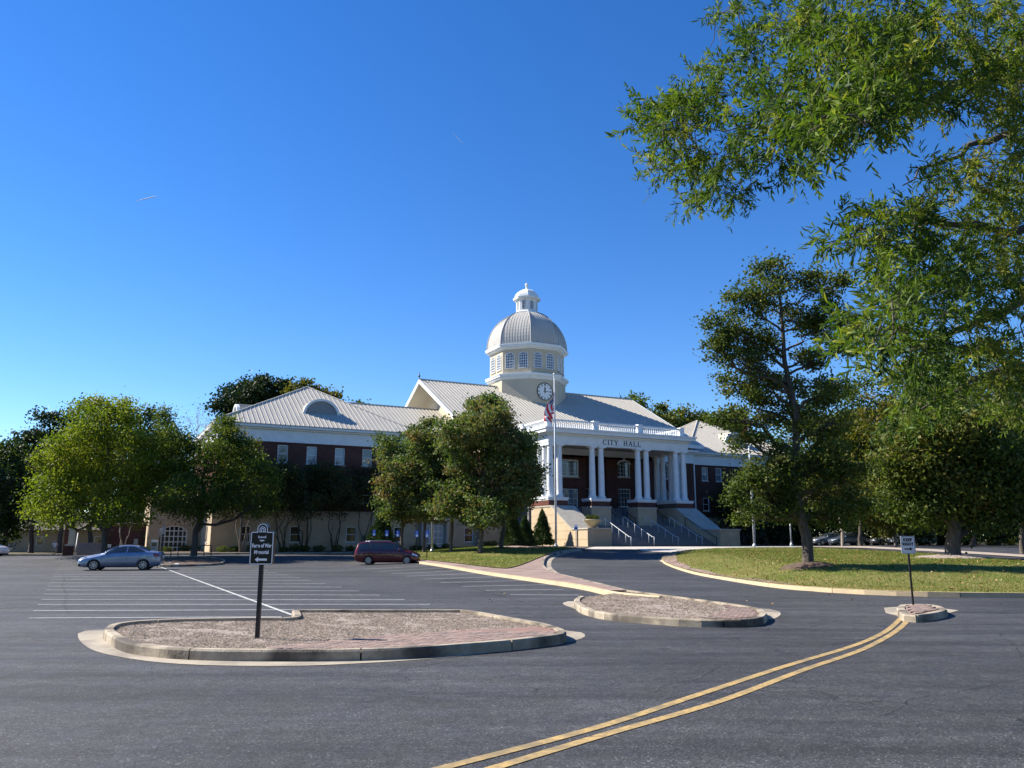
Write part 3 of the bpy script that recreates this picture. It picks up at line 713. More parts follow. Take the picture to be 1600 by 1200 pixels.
window(3.6, 2.1, (6.4, CT0 + .1, 9.35), cols=6, rows=4, sill=True, dbl=False, fr=.16, pane=glass_blind)
window(1.8, 2.2, (14.9, CT0 + .1, 5.9), cols=4, rows=4, dbl=False)
window(1.8, 2.2, (20.9, CT0 + .1, 5.9), cols=4, rows=4, dbl=False)
window(1.8, 2.0, (14.9, CT0 + .1, 9.6), cols=4, rows=4, arched=True, dbl=False)
window(1.8, 2.1, (20.9, CT0 + .1, 9.6), cols=4, rows=4, arched=True, dbl=False)
window(1.7, 2.65, (10.75, CT0 + 3.1, 5.55), cols=4, rows=4, sill=False, name='entrance_door', dbl=False)
for x in (-2.2,): window(1.04, 1.8, (x, CT0 + .06, 9.65), cols=1, rows=2)
frieze(CS0, -0.8, CT0, 30, (False, False)); frieze(19.6, CS1, CT0, 12, (False, True))
# arch surrounds
for c in (14.9, 20.9):
    mb = MB(); n = 12
    for k in range(n):
        a0, a1 = math.pi * k / n, math.pi * (k + 1) / n
        mb.prism([(1.02 * math.cos(a0), .62 * math.sin(a0)), (1.02 * math.cos(a1), .62 * math.sin(a1)), (.9 * math.cos(a1), .5 * math.sin(a1)), (.9 * math.cos(a0), .5 * math.sin(a0))], 1, -.06, .05)
    mb.box(-.08, .08, -.1, .02, .6, .95)
    part(mb, 'arch_surround', white, loc=(c, CT0, 11.15))
# gable walls
def gable(s, face):
    e = sorted((s, s - face * .35))
    mb = MB(); mb.prism([(CT0, FB + .2), (CT1, FB + .2), (CT1, zroof(CT1) - .3), (TR, ZR - .3), (CT0, zroof(CT0) - .3)], 0, e[0], e[1]); part(mb, 'gable_wall', stucco_tower)
    mb = MB(); mb.prism([(CT0, .3), (CT1, .3), (CT1, FB + .2), (CT0, FB + .2)], 0, e[0], e[1]); part(mb, 'side_wall', brick_side)
gable(CS0, -1); gable(CS1, 1)
part(MB().box(CS0, CS1, CT1 - .4, CT1, .3, 14.2), 'rear_wall', brick)
part(MB().box(-33.7, CS0, 29.6, 30, .3, 13.4), 'rear_wall', brick)
part(MB().box(-12.0, -11.7, 8.4, 30, 4.5, FB), 'return_wall', brick_side) if False else None
for k, (t, z) in enumerate(((15.6, 17.0), (14.2, 16.2))):
    mb = MB(); mb.box(-.04, .02, -.32, .32, 0, 1.2)
    for q in range(8): mb.box(-.09, -.04, -.29, .29, .06 + q * .14, .12 + q * .14)
    part(mb, 'louvre_vent', mat('vent_grey', (.20, .20, .18), None), loc=(CS0, t, z))
# main roof
RS0, RS1, RT0 = -7.15, 27.2, 6.5
mb = MB(); th = .22
for a, b_ in ((RT0, TR), (2 * TR - RT0 - 0, TR)):
    z0, z1 = zroof(a), ZR
    mb.add([(RS0, a, z0), (RS1, a, z0), (RS1, b_, z1), (RS0, b_, z1)], [(0, 1, 2, 3)])
part(mb, 'roof', roofm)
mb = MB()
for a, b_ in ((RT0 + .05, TR), (2 * TR - RT0 - .05, TR)):
    z0, z1 = zroof(a) - .3, ZR - .3
    mb.add([(RS0 + .1, a, z0), (RS1 - .1, a, z0), (RS1 - .1, b_, z1), (RS0 + .1, b_, z1)], [(0, 1, 2, 3)])
part(mb, 'soffit', soffit)
mb = MB()
for s in (RS0, RS1):
    for sg in (-1, 1):
        t_e = TR + sg * (TR - RT0)
        mb.prism([(t_e, zroof(t_e) + .03), (TR, ZR + .03), (TR, ZR - .5), (t_e, zroof(t_e) - .45)], 0, s - .06, s + .10)
mb.box(RS0 + .11, RS1 - .07, RT0 - .12, RT0 + .02, zroof(RT0) - .45, zroof(RT0) - .01)
part(mb, 'rake_board', white)
part(MB().tube([(RS0, TR, ZR + .06), (RS1, TR, ZR + .06)], .1, 6), 'ridge_cap', seamm)
part(MB().lathe([(.05, 0), (.05, .3), (.16, .4), (.16, .5), (.04, .7), (.02, 1.1)], 8, (RS0, TR, ZR)), 'finial', mat('weathered_copper', (.05, .07, .06), None, rough=.6))
n = int((RS1 - RS0) / .5)
for i in range(1, n):
    x = RS0 + (RS1 - RS0) * i / n
    seam_front(x, RT0, zroof(RT0), TR - .05, ZR - .03)
# link behind to fill the ends between wall and roof underside
# right pavilion
wing(26.2, 48.2, 8.3, 30, [28.8, 31.2, 34.2, 37.2, 40.2, 43.2, 46.2], [28.8, 31.4, 34.2, 37.2, 40.2, 43.2, 46.2], [34.4, 40.0, 45.0], gz=.9)
frieze(26.2, 48.2, 8.3, 30, (False, True))
side_wall(48.2, 8.3, 30, 1)
hip_roof(26.2, 48.2, 8.3, 30.3, FT + .3, 37.2, 19.3, 19.85)
dormer(37.2, 11.4, 15.25, 2.05, 4.6)
part(MB().box(26.2, 48.2, 29.6, 30, .3, 13.4), 'rear_wall', brick)
mb = MB().box(-.12, .12, -.06, .0, 0, .3); mb.box(-.09, .09, -.1, -.06, .04, .22); part(mb, 'wall_light', mat('lamp_housing', (.2, .19, .17), None), loc=(28.95, 8.3, 8.0))
# ---- portico
PT = 0.0
colx = [0.0, 1.13, 5.45, 6.65, 11.75, 12.95, 17.25, 18.4]
FL = 5.5                                            # portico floor
part(MB().box(-.75, 19.2, 3.6, CT0 - .1, 2, FL), 'portico_floor', stairm)
def make_col(h=5.85, r=.37):
    mb = MB(); pr = [(r * 1.32, 0), (r * 1.32, .12), (r * 1.38, .16), (r * 1.32, .24), (r * 1.12, .27), (r * 1.1, .33), (r * 1.0, .40)]
    for k in range(1, 9):
        u = k / 8; pr.append((r * (1 - .17 * u ** 1.8), .40 + (h - .95) * u))
    pr += [(r * .90, h - .53), (r * .90, h - .47), (r * .83, h - .45), (r * .83, h - .30), (r * 1.02, h - .22), (r * 1.15, h - .14)]
    mb.lathe(pr, 28)
    mb.box(-r * 1.22, r * 1.22, -r * 1.22, r * 1.22, h - .139, h); return mb.mesh('column', white)
cm_ = make_col(); smooth_angle(cm_, 40)
for x in colx: ob('column', cm_, hall, (x, PT, 6.35))
for y in (1.15, 2.35, 4.0, 5.2):
    for x in (0.0, 18.4): ob('column', cm_, hall, (x, y, 6.35))
def plinth(x0, x1, y0, y1, zb):
    part(MB().box(x0 - .12, x1 + .12, y0 - .12, y1 + .12, 6.17, 6.35).box(x0 - .05, x1 + .05, y0 - .05, y1 + .05, 6.02, 6.17), 'column_base_slab', white)
    part(MB().box(x0, x1, y0, y1, 5.47, 6.02), 'plinth', brick)
    part(MB().box(x0 - .14, x1 + .14, y0 - .14, y1 + .14, 5.3, 5.47), 'pier_cap', coping)
    part(MB().box(x0 - .06, x1 + .06, y0 - .06, y1 + .06, zb, 5.3), 'pier', stucco)
    for a, c in ((zb, zb + 1.0), (zb + 1.0, 5.3)):
        part(MB().box(x0 - .05, x1 + .05, y0 - .075, y0 - .061, a + .015, c - .015), 'stucco_panel', stucco); part(MB().box(x0 - .08, x0 - .061, y0 - .04, y1 + .05, a + .015, c - .015), 'stucco_panel', stucco)
plinth(4.85, 7.3, -.7, 1.1, 3.2); plinth(11.1, 13.6, -.7, 1.1, 3.2)
for x0, x1 in ((-.62, 1.75), (16.65, 19.05)):
    part(MB().box(x0 - .12, x1 + .12, -.82, 3.0, 6.17, 6.35).box(x0 - .05, x1 + .05, -.75, 3.0, 6.02, 6.17), 'column_base_slab', white)
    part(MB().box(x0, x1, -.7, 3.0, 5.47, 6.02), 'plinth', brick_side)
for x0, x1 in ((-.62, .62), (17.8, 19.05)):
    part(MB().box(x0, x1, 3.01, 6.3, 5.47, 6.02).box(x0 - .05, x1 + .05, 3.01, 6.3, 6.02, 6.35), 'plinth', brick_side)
# cheek walls beside the stairs
def cheek(x0, x1, ff):
    prof = [(-8.3, .9), (6.2, .9), (6.2, 5.3), (-1.0, 5.3), (-5.3, 2.82), (-8.3, 2.82)]
    part(MB().prism(prof, 0, x0, x1), 'cheek_wall', stucco)
    o = .1
    part(MB().prism([(6.2, 5.302), (-1.0, 5.302), (-5.3, 2.822), (-8.42, 2.822), (-8.42, 2.97), (-5.34, 2.97), (-1.06, 5.46), (6.2, 5.46)], 0, x0 - o, x1 + o), 'coping', coping)
    rows = [.95, 1.85, 2.7, 3.55, 4.4, 5.28]
    for xs_, sg in ((x0, -1), (x1, 1)):
        for a, c in zip(rows, rows[1:]):
            def xmin(z): return -8.3 if z <= 2.82 else -5.3 + (z - 2.82) / (5.3 - 2.82) * 4.3
            lo_, hi_ = xmin(a + .01), xmin(min(c, 5.29))
            cuts = sorted(set([lo_ + .01, 6.2] + [q for q in (-5.4, -1.2, 2.6) if q > hi_ + .5]))
            for k, (u, v) in enumerate(zip(cuts, cuts[1:])):
                g = .014; q = sorted((xs_, xs_ + sg * .028))
                if k == 0:
                    if a < 2.7 - .01 and c > 2.81: pass
                    poly = [(u + g, a + g), (v - g, a + g), (v - g, c - g), (max(u, xmin(c - g)) + g, c - g)]
                    if a < 2.75 < c - .1 or a == 2.7: poly = [(-5.3 + (.0), a + g), (v - g, a + g), (v - g, c - g), (xmin(c - g) + g, c - g)] if v > -5 else poly
                else: poly = [(u + g, a + g), (v - g, a + g), (v - g, c - g), (u + g, c - g)]
                part(MB().prism(poly, 0, q[0], q[1]), 'stucco_panel', stucco)
    # darker pedestal front panel
    part(MB().box(x0 + .12, x1 - .12, -8.33, -8.302, 1.0, 2.7), 'front_panel', stucco)
cheek(-.5, 2.3, -1); cheek(16.3, 19.1, 1)
# stairs
n = 13
for k in range(n):
    z1 = 1.2 + (k + 1) * 2.15 / n; y = -7.6 + k * .40
    part(MB().box(2.33, 16.27, y, y + .62 if k < n - 1 else -.8, z1 - .165, z1 - .03).box(2.33, 16.27, y - .03, y + .64 if k < n - 1 else -.8, z1 - .029, z1), 'step', stairm)
part(MB().box(2.33, 16.27, -2.6, 3.7, 1.0, 3.18), 'landing', stairm)
n = 13
for k in range(n):
    z1 = 3.35 + (k + 1) * 2.15 / n; y = -.75 + k * .36
    for a, c in ((2.33, 4.77), (7.38, 11.02), (13.68, 16.27)):
        part(MB().box(a, c, y, y + .55 if k < n - 1 else 4.2, z1 - .19, z1 - .03).box(a, c, y - .03, y + .57 if k < n - 1 else 4.2, z1 - .029, z1), 'step', stairm)
# hand rails
def rail(x, y0, z0, y1, z1, m, posts=4, cap=True):
    mb = MB(); h = .9
    pts = [(x, y0 - .3, z0 + h), (x, y0, z0 + h), (x, y1, z1 + h), (x, y1 + .3, z1 + h)]
    mb.tube(pts, .035, 8); mb.tube([(x, y0 - .3, z0 + h), (x, y0 - .3, z0 - .02)], .035, 8)
    for k in range(posts):
        u = (k + .5) / posts if posts > 1 else .5; y = y0 + (y1 - y0) * u; z = z0 + (z1 - z0) * u; mb.tube([(x, y, z), (x, y, z + h)], .028, 6)
    mb.tube([(x, y1 + .3, z1 + h), (x, y1 + .3, z1 - .02)], .035, 8)
    return part(mb, 'handrail', m, smooth=True)
for x in (4.7, 7.6, 10.7, 13.9): rail(x, -7.9, 1.2, -3.0, 3.35, whitemetal, 4)
for x in (3.5, 8.2, 10.3, 14.9): rail(x, -1.0, 3.35, 3.4, 5.5, blackm, 3)
rail(2.45, -7.6, 1.2, -3.0, 3.35, blackm, 0); rail(16.15, -7.6, 1.2, -3.0, 3.35, blackm, 0)
# entablature
mb = MB(); e = .42
def ring(mb, x0, x1, y0, y1, z0, z1, wd):
    mb.box(x0, x1, y0, y0 + wd, z0, z1); mb.box(x0, x0 + wd, y0 + wd + .003, y1, z0, z1); mb.box(x1 - wd, x1, y0 + wd + .003, y1, z0, z1)
ring(mb, -.42, 18.82, -.42, CT0 - .02, 12.2, 12.38, .84); ring(mb, -.47, 18.87, -.47, CT0 - .02, 12.383, 13.1, .9)
ring(mb, -.55, 18.95, -.55, CT0 - .02, 13.103, 13.25, .95)
part(mb, 'entablature', white)
mb = MB(); ring(mb, -.75, 19.15, -.75, CT0 - .02, 13.253, 13.42, 1.0)
mb.box(-1.15, 19.55, -1.15, CT0 - .02, 13.423, 13.78); mb.box(-1.28, 19.68, -1.28, CT0 - .02, 13.783, 13.95)
part(mb, 'cornice', white)
part(MB().box(.45, 17.95, .45, CT0, 12.75, 12.9), 'portico_ceiling', soffit)
part(MB().box(.5, 17.9, CT0 - .35, CT0 - .02, 12.0, 12.74), 'ceiling_beam', white)
# balustrade
bx = [-.45, 5.7, 11.85, 18.5]
mbp = MB().box(-.32, .32, -.32, .32, 0, .12).box(-.27, .27, -.27, .27, .12, .98).box(-.34, .34, -.34, .34, .98, 1.12).mesh('balustrade_pier', white)
for x in (-.45, 5.7, 11.85, 18.0): ob('balustrade_pier', mbp, hall, (x, -.35, 13.95))
for x in (-.45, 18.0): ob('balustrade_pier', mbp, hall, (x, 5.4, 13.95))
bal = MB().lathe([(.085, 0), (.085, .06), (.045, .10), (.085, .26), (.075, .36), (.035, .50), (.05, .62), (.085, .66), (.085, .7)], 8).mesh('baluster', white, True)
def bal_run(x0, y0, x1, y1):
    L = math.hypot(x1 - x0, y1 - y0); n = int(L / .27)
    for k in range(n): 
        u = (k + .5) / n; ob('baluster', bal, hall, (x0 + (x1 - x0) * u, y0 + (y1 - y0) * u, 14.08))
    if abs(y1 - y0) < .01: part(MB().box(x0, x1, y0 - .13, y0 + .13, 13.95, 14.08).box(x0, x1, y0 - .15, y0 + .15, 14.78, 14.95), 'balustrade_rail', white)
    else: part(MB().box(x0 - .13, x0 + .13, y0, y1, 13.95, 14.08).box(x0 - .15, x0 + .15, y0, y1, 14.78, 14.95), 'balustrade_rail', white)
for a, c in ((-.13, 5.38), (6.02, 11.53), (12.17, 17.68)): bal_run(a, -.35, c, -.35)
for x in (-.45, 18.0): bal_run(x, -.03, x, 5.08); bal_run(x, 5.72, x, 6.4)
# lettering CITY HALL, cut with serifs
def serif_letter(ch):
    mb = MB(); T, t_, sf = .17, .09, .06
    def st(x0, z0, x1, z1, w):
        d = Vector((x1 - x0, z1 - z0)).normalized(); nn = Vector((-d.y, d.x)) * w / 2
        mb.prism([(x0 - nn.x, z0 - nn.y), (x1 - nn.x, z1 - nn.y), (x1 + nn.x, z1 + nn.y), (x0 + nn.x, z0 + nn.y)], 1, -.03, 0)
    def sr(x, z, w=.34): mb.prism([(x - w / 2, z), (x + w / 2, z), (x + w / 2, z + sf), (x - w / 2, z + sf)], 1, -.032, 0)
    if ch == 'I': st(0, .02, 0, .98, T); sr(0, 0); sr(0, 1 - sf); return mb, .36
    if ch == 'T': st(0, .02, 0, .98, T); sr(0, 0); st(-.38, .95, .38, .95, .09); st(-.36, .8, -.36, .97, .06); st(.36, .8, .36, .97, .06); return mb, .82
    if ch == 'H': st(-.3, .02, -.3, .98, T); st(.3, .02, .3, .98, T); st(-.3, .5, .3, .5, t_); [sr(x, z) for x in (-.3, .3) for z in (0, 1 - sf)]; return mb, 1.0
    if ch == 'A': st(-.36, 0, 0, .98, .09); st(.36, 0, 0, .98, T); st(-.24, .36, .24, .36, .07); sr(-.36, 0, .3); sr(.36, 0, .34); return mb, 1.0
    if ch == 'L': st(-.22, .02, -.22, .98, T); sr(-.22, 1 - sf); st(-.36, .045, .38, .045, .09); st(.36, 0, .36, .22, .06); return mb, .82
    if ch == 'Y': st(0, 0, 0, .5, T); st(0, .48, -.34, 1, T * .9); st(0, .48, .34, 1, .09); sr(0, 0); sr(-.34, 1 - sf, .3); sr(.34, 1 - sf, .3); return mb, .9
    if ch == 'C':
        n = 20
        for k in range(n):
            a0 = R(42) + R(276) * k / n; a1 = R(42) + R(276) * (k + 1) / n
            def w(a): return .08 + .11 * abs(math.cos(a)) * (1 if math.cos(a) < 0 else .3)
            def P(a, r_): return (.46 * r_ * math.cos(a), .5 + .5 * r_ * math.sin(a))
            mb.prism([P(a0, 1), P(a1, 1), P(a1, 1 - 2 * w(a1)), P(a0, 1 - 2 * w(a0))], 1, -.03, 0)
        st(.34, .78, .36, .95, .05); return mb, .98
bronze = mat('dark_letter_metal', (.03, .035, .05), None, rough=.5)
x = 6.62; hgt = .58
wds = {'C': .98, 'I': .36, 'T': .82, 'Y': .9, 'H': 1.0, 'A': 1.0, 'L': .82}
for ch in 'CITY HALL':
    if ch == ' ': x += .62; continue
    mb, w = serif_letter(ch); mb.v = [(v[0] * hgt, v[1], v[2] * hgt) for v in mb.v]
    part(mb, 'letter', bronze, loc=(x + w * hgt / 2, -.471, 12.44)); x += w * hgt + .115
# ---- clock tower
SC_, TC_ = 9.2, 22.5
def octo(r_ap, z0, z1, r2=None, c=(SC_, TC_)):
    a = r_ap / math.cos(math.pi / 8); b2 = (r2 if r2 is not None else r_ap) / math.cos(math.pi / 8)
    vs = [(c[0] + a * math.cos(math.pi / 8 + k * math.pi / 4), c[1] + a * math.sin(math.pi / 8 + k * math.pi / 4), z0) for k in range(8)]
    vs += [(c[0] + b2 * math.cos(math.pi / 8 + k * math.pi / 4), c[1] + b2 * math.sin(math.pi / 8 + k * math.pi / 4), z1) for k in range(8)]
    return vs, [(k, (k + 1) % 8, (k + 1) % 8 + 8, k + 8) for k in range(8)] + [tuple(range(7, -1, -1)), tuple(range(8, 16))]
def octs(*rows):
    mb = MB()
    for r in rows: mb.add(*octo(*r))
    return mb
AP = 5.08
part(octs((AP, 17, 23.5)), 'tower_base', stucco_tower)
part(octs((AP + .08, 23.45, 23.6), (AP + .22, 23.6, 23.85), (AP + .42, 23.85, 24.1), (AP + .5, 24.1, 24.22)), 'tower_cornice', white)
part(octs((AP - .15, 24.25, 27.75)), 'tower_drum', stucco_tower)
part(octs((AP, 27.7, 27.85), (AP + .22, 27.85, 28.05), (AP + .44, 28.05, 28.3), (AP + .5, 28.3, 28.42)), 'tower_cornice', white)
def face_frame(k, ap):  # k-th octagon face (0 = front), returns loc and rz of a front-facing item
    a = R(-90) + k * math.pi / 4
    return Vector((SC_ + ap * math.cos(a), TC_ + ap * math.sin(a), 0)), a + R(90)
fw = 2 * (AP - .15) * math.tan(math.pi / 8)
for k in range(8):
    base, rz = face_frame(k, AP - .15)
    tx = Vector((math.cos(rz), math.sin(rz), 0))
    if k in (3, 4, 5) : continue
    for sgn in (-1, 1):
        p = base + tx * sgn * fw * .235
        window(1.28, 2.25, (p.x, p.y, 25.0), rz, cols=4, rows=6, arched=True, dbl=False, depth=.0, fr=.08, mun=.06, pane=glass_sky, name='tower_window')
clock_n = 0
for k in (0, 2, 6):
    base, rz = face_frame(k, AP)
    o = part(MB().lathe([(1.16, 0), (1.16, .10)], 40, axis='y'), 'clock_face', mat('clock_white', (.74, .75, .72), None, rough=.4), loc=(base.x + .06 * math.sin(rz), base.y - .06 * math.cos(rz), 21.75), rz=rz)
    o.location.x += 0; rg = MB(); n = 40
    for q in range(n):
        a0, a1 = 2 * math.pi * q / n, 2 * math.pi * (q + 1) / n
        rg.prism([(1.22 * math.cos(a0), 1.22 * math.sin(a0)), (1.22 * math.cos(a1), 1.22 * math.sin(a1)), (1.14 * math.cos(a1), 1.14 * math.sin(a1)), (1.14 * math.cos(a0), 1.14 * math.sin(a0))], 1, -.05, .04)
    rg.build('clock_rim', mat('clock_black', (.02, .022, .025), None), o)
    nm = ['XII', 'I', 'II', 'III', 'IIII', 'V', 'VI', 'VII', 'VIII', 'IX', 'X', 'XI']
    mb = MB()
    for q, txt in enumerate(nm):
        a = R(90) - q * R(30); px_, pz = 0.94 * math.cos(a), 0.94 * math.sin(a); ux, uz = math.sin(a), -math.cos(a); rx_, rz_ = math.cos(a), math.sin(a)
        wl_ = {'I': .07, 'V': .15, 'X': .15}; tot = sum(wl_[c] for c in txt); u = -tot / 2
        def seg(u0, v0, u1, v1, w=.035):
            A = Vector((px_ + ux * u0 + rx_ * v0, pz + uz * u0 + rz_ * v0)); B = Vector((px_ + ux * u1 + rx_ * v1, pz + uz * u1 + rz_ * v1)); d = (B - A).normalized(); nn = Vector((-d.y, d.x)) * w / 2
            mb.prism([tuple(A - nn), tuple(B - nn), tuple(B + nn), tuple(A + nn)], 1, -.02, .0)
        for c in txt:
            w = wl_[c]; m_ = u + w / 2
            if c == 'I': seg(m_, -.14, m_, .14)
            if c == 'V': seg(m_, -.14, u + .02, .14, .045); seg(m_, -.14, u + w - .02, .14)
            if c == 'X': seg(u + .02, -.14, u + w - .02, .14); seg(u + .02, .14, u + w - .02, -.14, .045)
            u += w
    mb.build('numerals', MATS['clock_black'], o)
    MB().prism([(-.05, -.25), (.05, -.25), (.10, .45), (0, .72), (-.10, .45)], 1, -.045, -.025).build('hour_hand', MATS['clock_black'], o)
    MB().prism([(-.25, -.035), (.95, -.018), (.95, .018), (-.25, .035)], 1, -.07, -.05).build('minute_hand', MATS['clock_black'], o)
# dome
mb = MB(); N = 14; rib = MB()
for k in range(8):
    a0, a1 = math.pi / 8 + (k - 1) * math.pi / 4 + 0, math.pi / 8 + k * math.pi / 4
    Rb = (AP + .25) / math.cos(math.pi / 8)
    def pt(a, th): 
        r_ = Rb * math.cos(th) ** .92; return Vector((SC_ + r_ * math.cos(a), TC_ + r_ * math.sin(a), 28.42 + 5.75 * math.sin(th)))
    vs = []
    for i in range(N + 1):
        th = R(76) * i / N; vs += [pt(a0, th), pt(a1, th)]
    mb.add(vs, [(2 * i, 2 * i + 1, 2 * i + 3, 2 * i + 2) for i in range(N)])
    nr = 11; mid = Vector((math.cos((a0 + a1) / 2), math.sin((a0 + a1) / 2), 0)); tg = Vector((-mid.y, mid.x, 0))
    for q in range(nr + 1):
        off = (q / nr - .5) * 2 * (AP + .25) * math.tan(math.pi / 8)
        pts = []
        for i in range(N + 1):
            th = R(76) * i / N; A, B = pt(a0, th), pt(a1, th); hw_ = (B - A).length / 2
            if abs(off) > hw_: break
            pts.append((A + B) / 2 + tg * off)
        if len(pts) > 1: rib.tube(pts, .032, 4, cap=False)
    if True:
        rib.tube([pt(a1, R(76) * i / N) for i in range(N + 1)], .09, 6, cap=False)
part(mb, 'dome', domem)
stuff(part(rib, 'dome_seam', mat('dome_seam_metal', (.36, .35, .33), None, rough=.4, metal=.3)))
part(octs((1.75, 33.8, 34.05), (1.75, 34.05, 34.3, 1.5), (1.45, 34.3, 35.95), (1.6, 35.95, 36.05), (1.85, 36.05, 36.25), (1.9, 36.25, 36.32)), 'lantern', white)
mb = MB()
for i in range(8):
    t0, t1 = R(84) * i / 8, R(84) * (i + 1) / 8
    v, f = octo(1.68 * math.cos(t0), 36.32 + 1.45 * math.sin(t0), 36.32 + 1.45 * math.sin(t1), 1.68 * math.cos(t1)); mb.add(v, f[:8])
part(mb, 'lantern_dome', white)
for k in range(8):
    a = R(-90) + k * math.pi / 4; rz = a + R(90)
    window(.58, 1.35, (SC_ + 1.45 * math.cos(a), TC_ + 1.45 * math.sin(a), 34.42), rz, cols=3, rows=6, arched=True, dbl=False, depth=.0, fr=.05, mun=.035, sill=False, name='lantern_window')
part(MB().lathe([(.3, 37.7), (.2, 37.85), (.14, 38.1), (.2, 38.2), (.1, 38.25)] + [(.27 * math.sin(R(20 + 16 * i)), 38.48 - .27 * math.cos(R(20 + 16 * i))) for i in range(10)], 16, (SC_, TC_, 0)), 'finial', white, smooth=True)
# ---- low entrance block on the left, with french door
DB0, DB1, DT = -38.95, -33.82, 16.4
part(wall_y(MB(), DB0, DB1, .2, 7.0, DT, DT + .4, [(-37.75, -35.15, .45, 3.3)]), 'entrance_wall', stucco)
part(MB().box(DB0, DB0 + .4, DT + .4, 28, .2, 7.0), 'entrance_side_wall', stucco)
part(MB().box(DB0 - .2, DB1, DT - .2, DT + .6, 7.0, 7.5).box(DB0 - .2, DB0 + .4, DT + .61, 28, 7.0, 7.5), 'cornice', white)
window(2.6, 2.85, (-36.45, DT + .12, .45), cols=6, rows=5, arched=True, dbl=False, fr=.12, mun=.10, sill=False, name='french_door', depth=.12, pane=glass_low)
part(MB().box(-.35, .35, -.35, .35, 0, 1.6).box(-.45, .45, -.45, .45, 1.6, 1.75).lathe([(.3, 1.75), (.18, 1.9), (.3, 2.1), (.28, 2.35), (.05, 2.7)], 10), 'corner_post', white, loc=(DB0 + .3, DT + .2, 7.5))
bal_n = 0
for k in range(14): ob('baluster', bal, hall, (DB0 + .9 + k * .3, DT + .2, 7.55))
part(MB().box(DB0 + .7, DB1, DT + .05, DT + .35, 8.26, 8.42), 'balustrade_rail', white)
# shadowed side door bay under the link (behind the grove)
part(MB().box(-1.35, 1.35, -.25, 0, .3, 3.7).box(-1.6, -1.35, -.6, 0, .3, 3.9).box(1.35, 1.6, -.6, 0, .3, 3.9).box(-1.7, 1.7, -.7, 0, 3.9, 4.2), 'side_door_case', coping, loc=(-10.3, 8.4, 0))
window(2.0, 2.6, (-10.3, 8.1, .75), cols=4, rows=4, sill=False, dbl=False, name='side_door', mun=.06)
def spandrels(w, h, top, loc, m, y0=-.02, y1=.3):
    """wall filling between a segment-headed window and its square opening"""
    hw = w / 2; hs_ = h - hw * .55; n = 8
    for sg in (-1, 1):
        arc = [(sg * hw * math.cos(math.pi / 2 * k / n), hs_ + hw * .55 * math.sin(math.pi / 2 * k / n)) for k in range(n + 1)]
        mb = MB(); mb.prism(arc + [(0, top), (sg * (hw + .02), top), (sg * (hw + .02), hs_)], 1, y0, y1); part(mb, 'spandrel', m, loc=loc)
spandrels(2.6, 2.85, 2.86, (-36.45, DT + .025, .45), stucco)
spandrels(1.8, 2.0, 2.01, (14.9, CT0 + .03, 9.6), brick); spandrels(1.8, 2.1, 2.11, (20.9, CT0 + .03, 9.6), brick)
# downpipe
part(MB().box(-.07, .07, -.16, -.03, .5, 13.2), 'downpipe', white, loc=(26.05, CT0, 0))
# ================================================================== vehicles
def cr(P, t):
    """Catmull-Rom through rows of P at fractional index t"""
    n = len(P); i = min(int(t), n - 2); u = t - i
    p0, p1, p2, p3 = P[max(i - 1, 0)], P[i], P[i + 1], P[min(i + 2, n - 1)]
    return 0.5 * (2 * p1 + (p2 - p0) * u + (2 * p0 - 5 * p1 + 4 * p2 - p3) * u * u + (3 * p1 - p0 - 3 * p2 + p3) * u ** 3)
class Body:
    """car shell facing -x; stations (x, z bottom, z shoulder, z top, half width, half width top)"""
    def __init__(s, st):
        s.C = []
        for x, zb, zs, zt, hw, ht in st:
            mid = zb + (zs - zb) * .5
            s.C.append([(x, 0, zb), (x, hw * .80, zb), (x, hw * .97, zb + (mid - zb) * .5), (x, hw, mid), (x, hw * .965, zs), (x, ht + (hw - ht) * .12, zt - (zt - zs) * .28 if zt - zs > .2 else zt - (zt - zs) * .5), (x, ht * .80, zt - .012), (x, 0, zt)])
        s.C = np.array(s.C)
    def p(s, i, j):
        rows = np.array([cr(s.C[:, k], i) for k in range(s.C.shape[1])])
        return cr(rows, j)
    def xi(s, x):
        lo, hi = 0., len(s.C) - 1.
        for _ in range(24):
            m = (lo + hi) / 2
            if cr(s.C[:, 3], m)[0] < x: lo = m
            else: hi = m
        return (lo + hi) / 2
    def side(s, x, z, out=.012):
        i = s.xi(x); lo, hi = 3.2, 6.0
        for _ in range(22):
            m = (lo + hi) / 2
            if s.p(i, m)[2] < z: lo = m
            else: hi = m
        q = s.p(i, lo); return Vector((q[0], q[1] + out, z))
    def low(s, x, z, out=.012):
        i = s.xi(x); lo, hi = 1.0, 4.5
        for _ in range(22):
            m = (lo + hi) / 2
            if s.p(i, m)[2] < z: lo = m
            else: hi = m
        q = s.p(i, lo); return Vector((q[0], q[1] + out, z))
    def mesh(s, ni=56, nj=30):
        n, m = s.C.shape[:2]; mb = MB(); ring = []
        for a in range(ni + 1):
            t = (n - 1) * a / ni; rows = np.array([cr(s.C[:, k], t) for k in range(m)])
            half = [cr(rows, (m - 1) * b_ / nj) for b_ in range(nj + 1)]
            ring.append([Vector(q) for q in half] + [Vector((q[0], -q[1], q[2])) for q in half[-2:0:-1]])
        k = len(ring[0]); mb.add([v for r in ring for v in r], [(i * k + j, i * k + (j + 1) % k, (i + 1) * k + (j + 1) % k, (i + 1) * k + j) for i in range(ni) for j in range(k)] + [tuple(range(k - 1, -1, -1)), tuple(ni * k + j for j in range(k))])
        return mb
def car_paint(name, c, metal=.4, rough=.3):
    m = mat(name, c, tuple(q * .85 for q in c), 2.5, rough, metal=metal, spec=.5, coat=.8); return m
car_glass = mat('car_glass', (.02, .026, .028), None, rough=.05, spec=1.0)
headm = mat('headlamp_lens', (.62, .66, .68), None, rough=.08, spec=1.0)
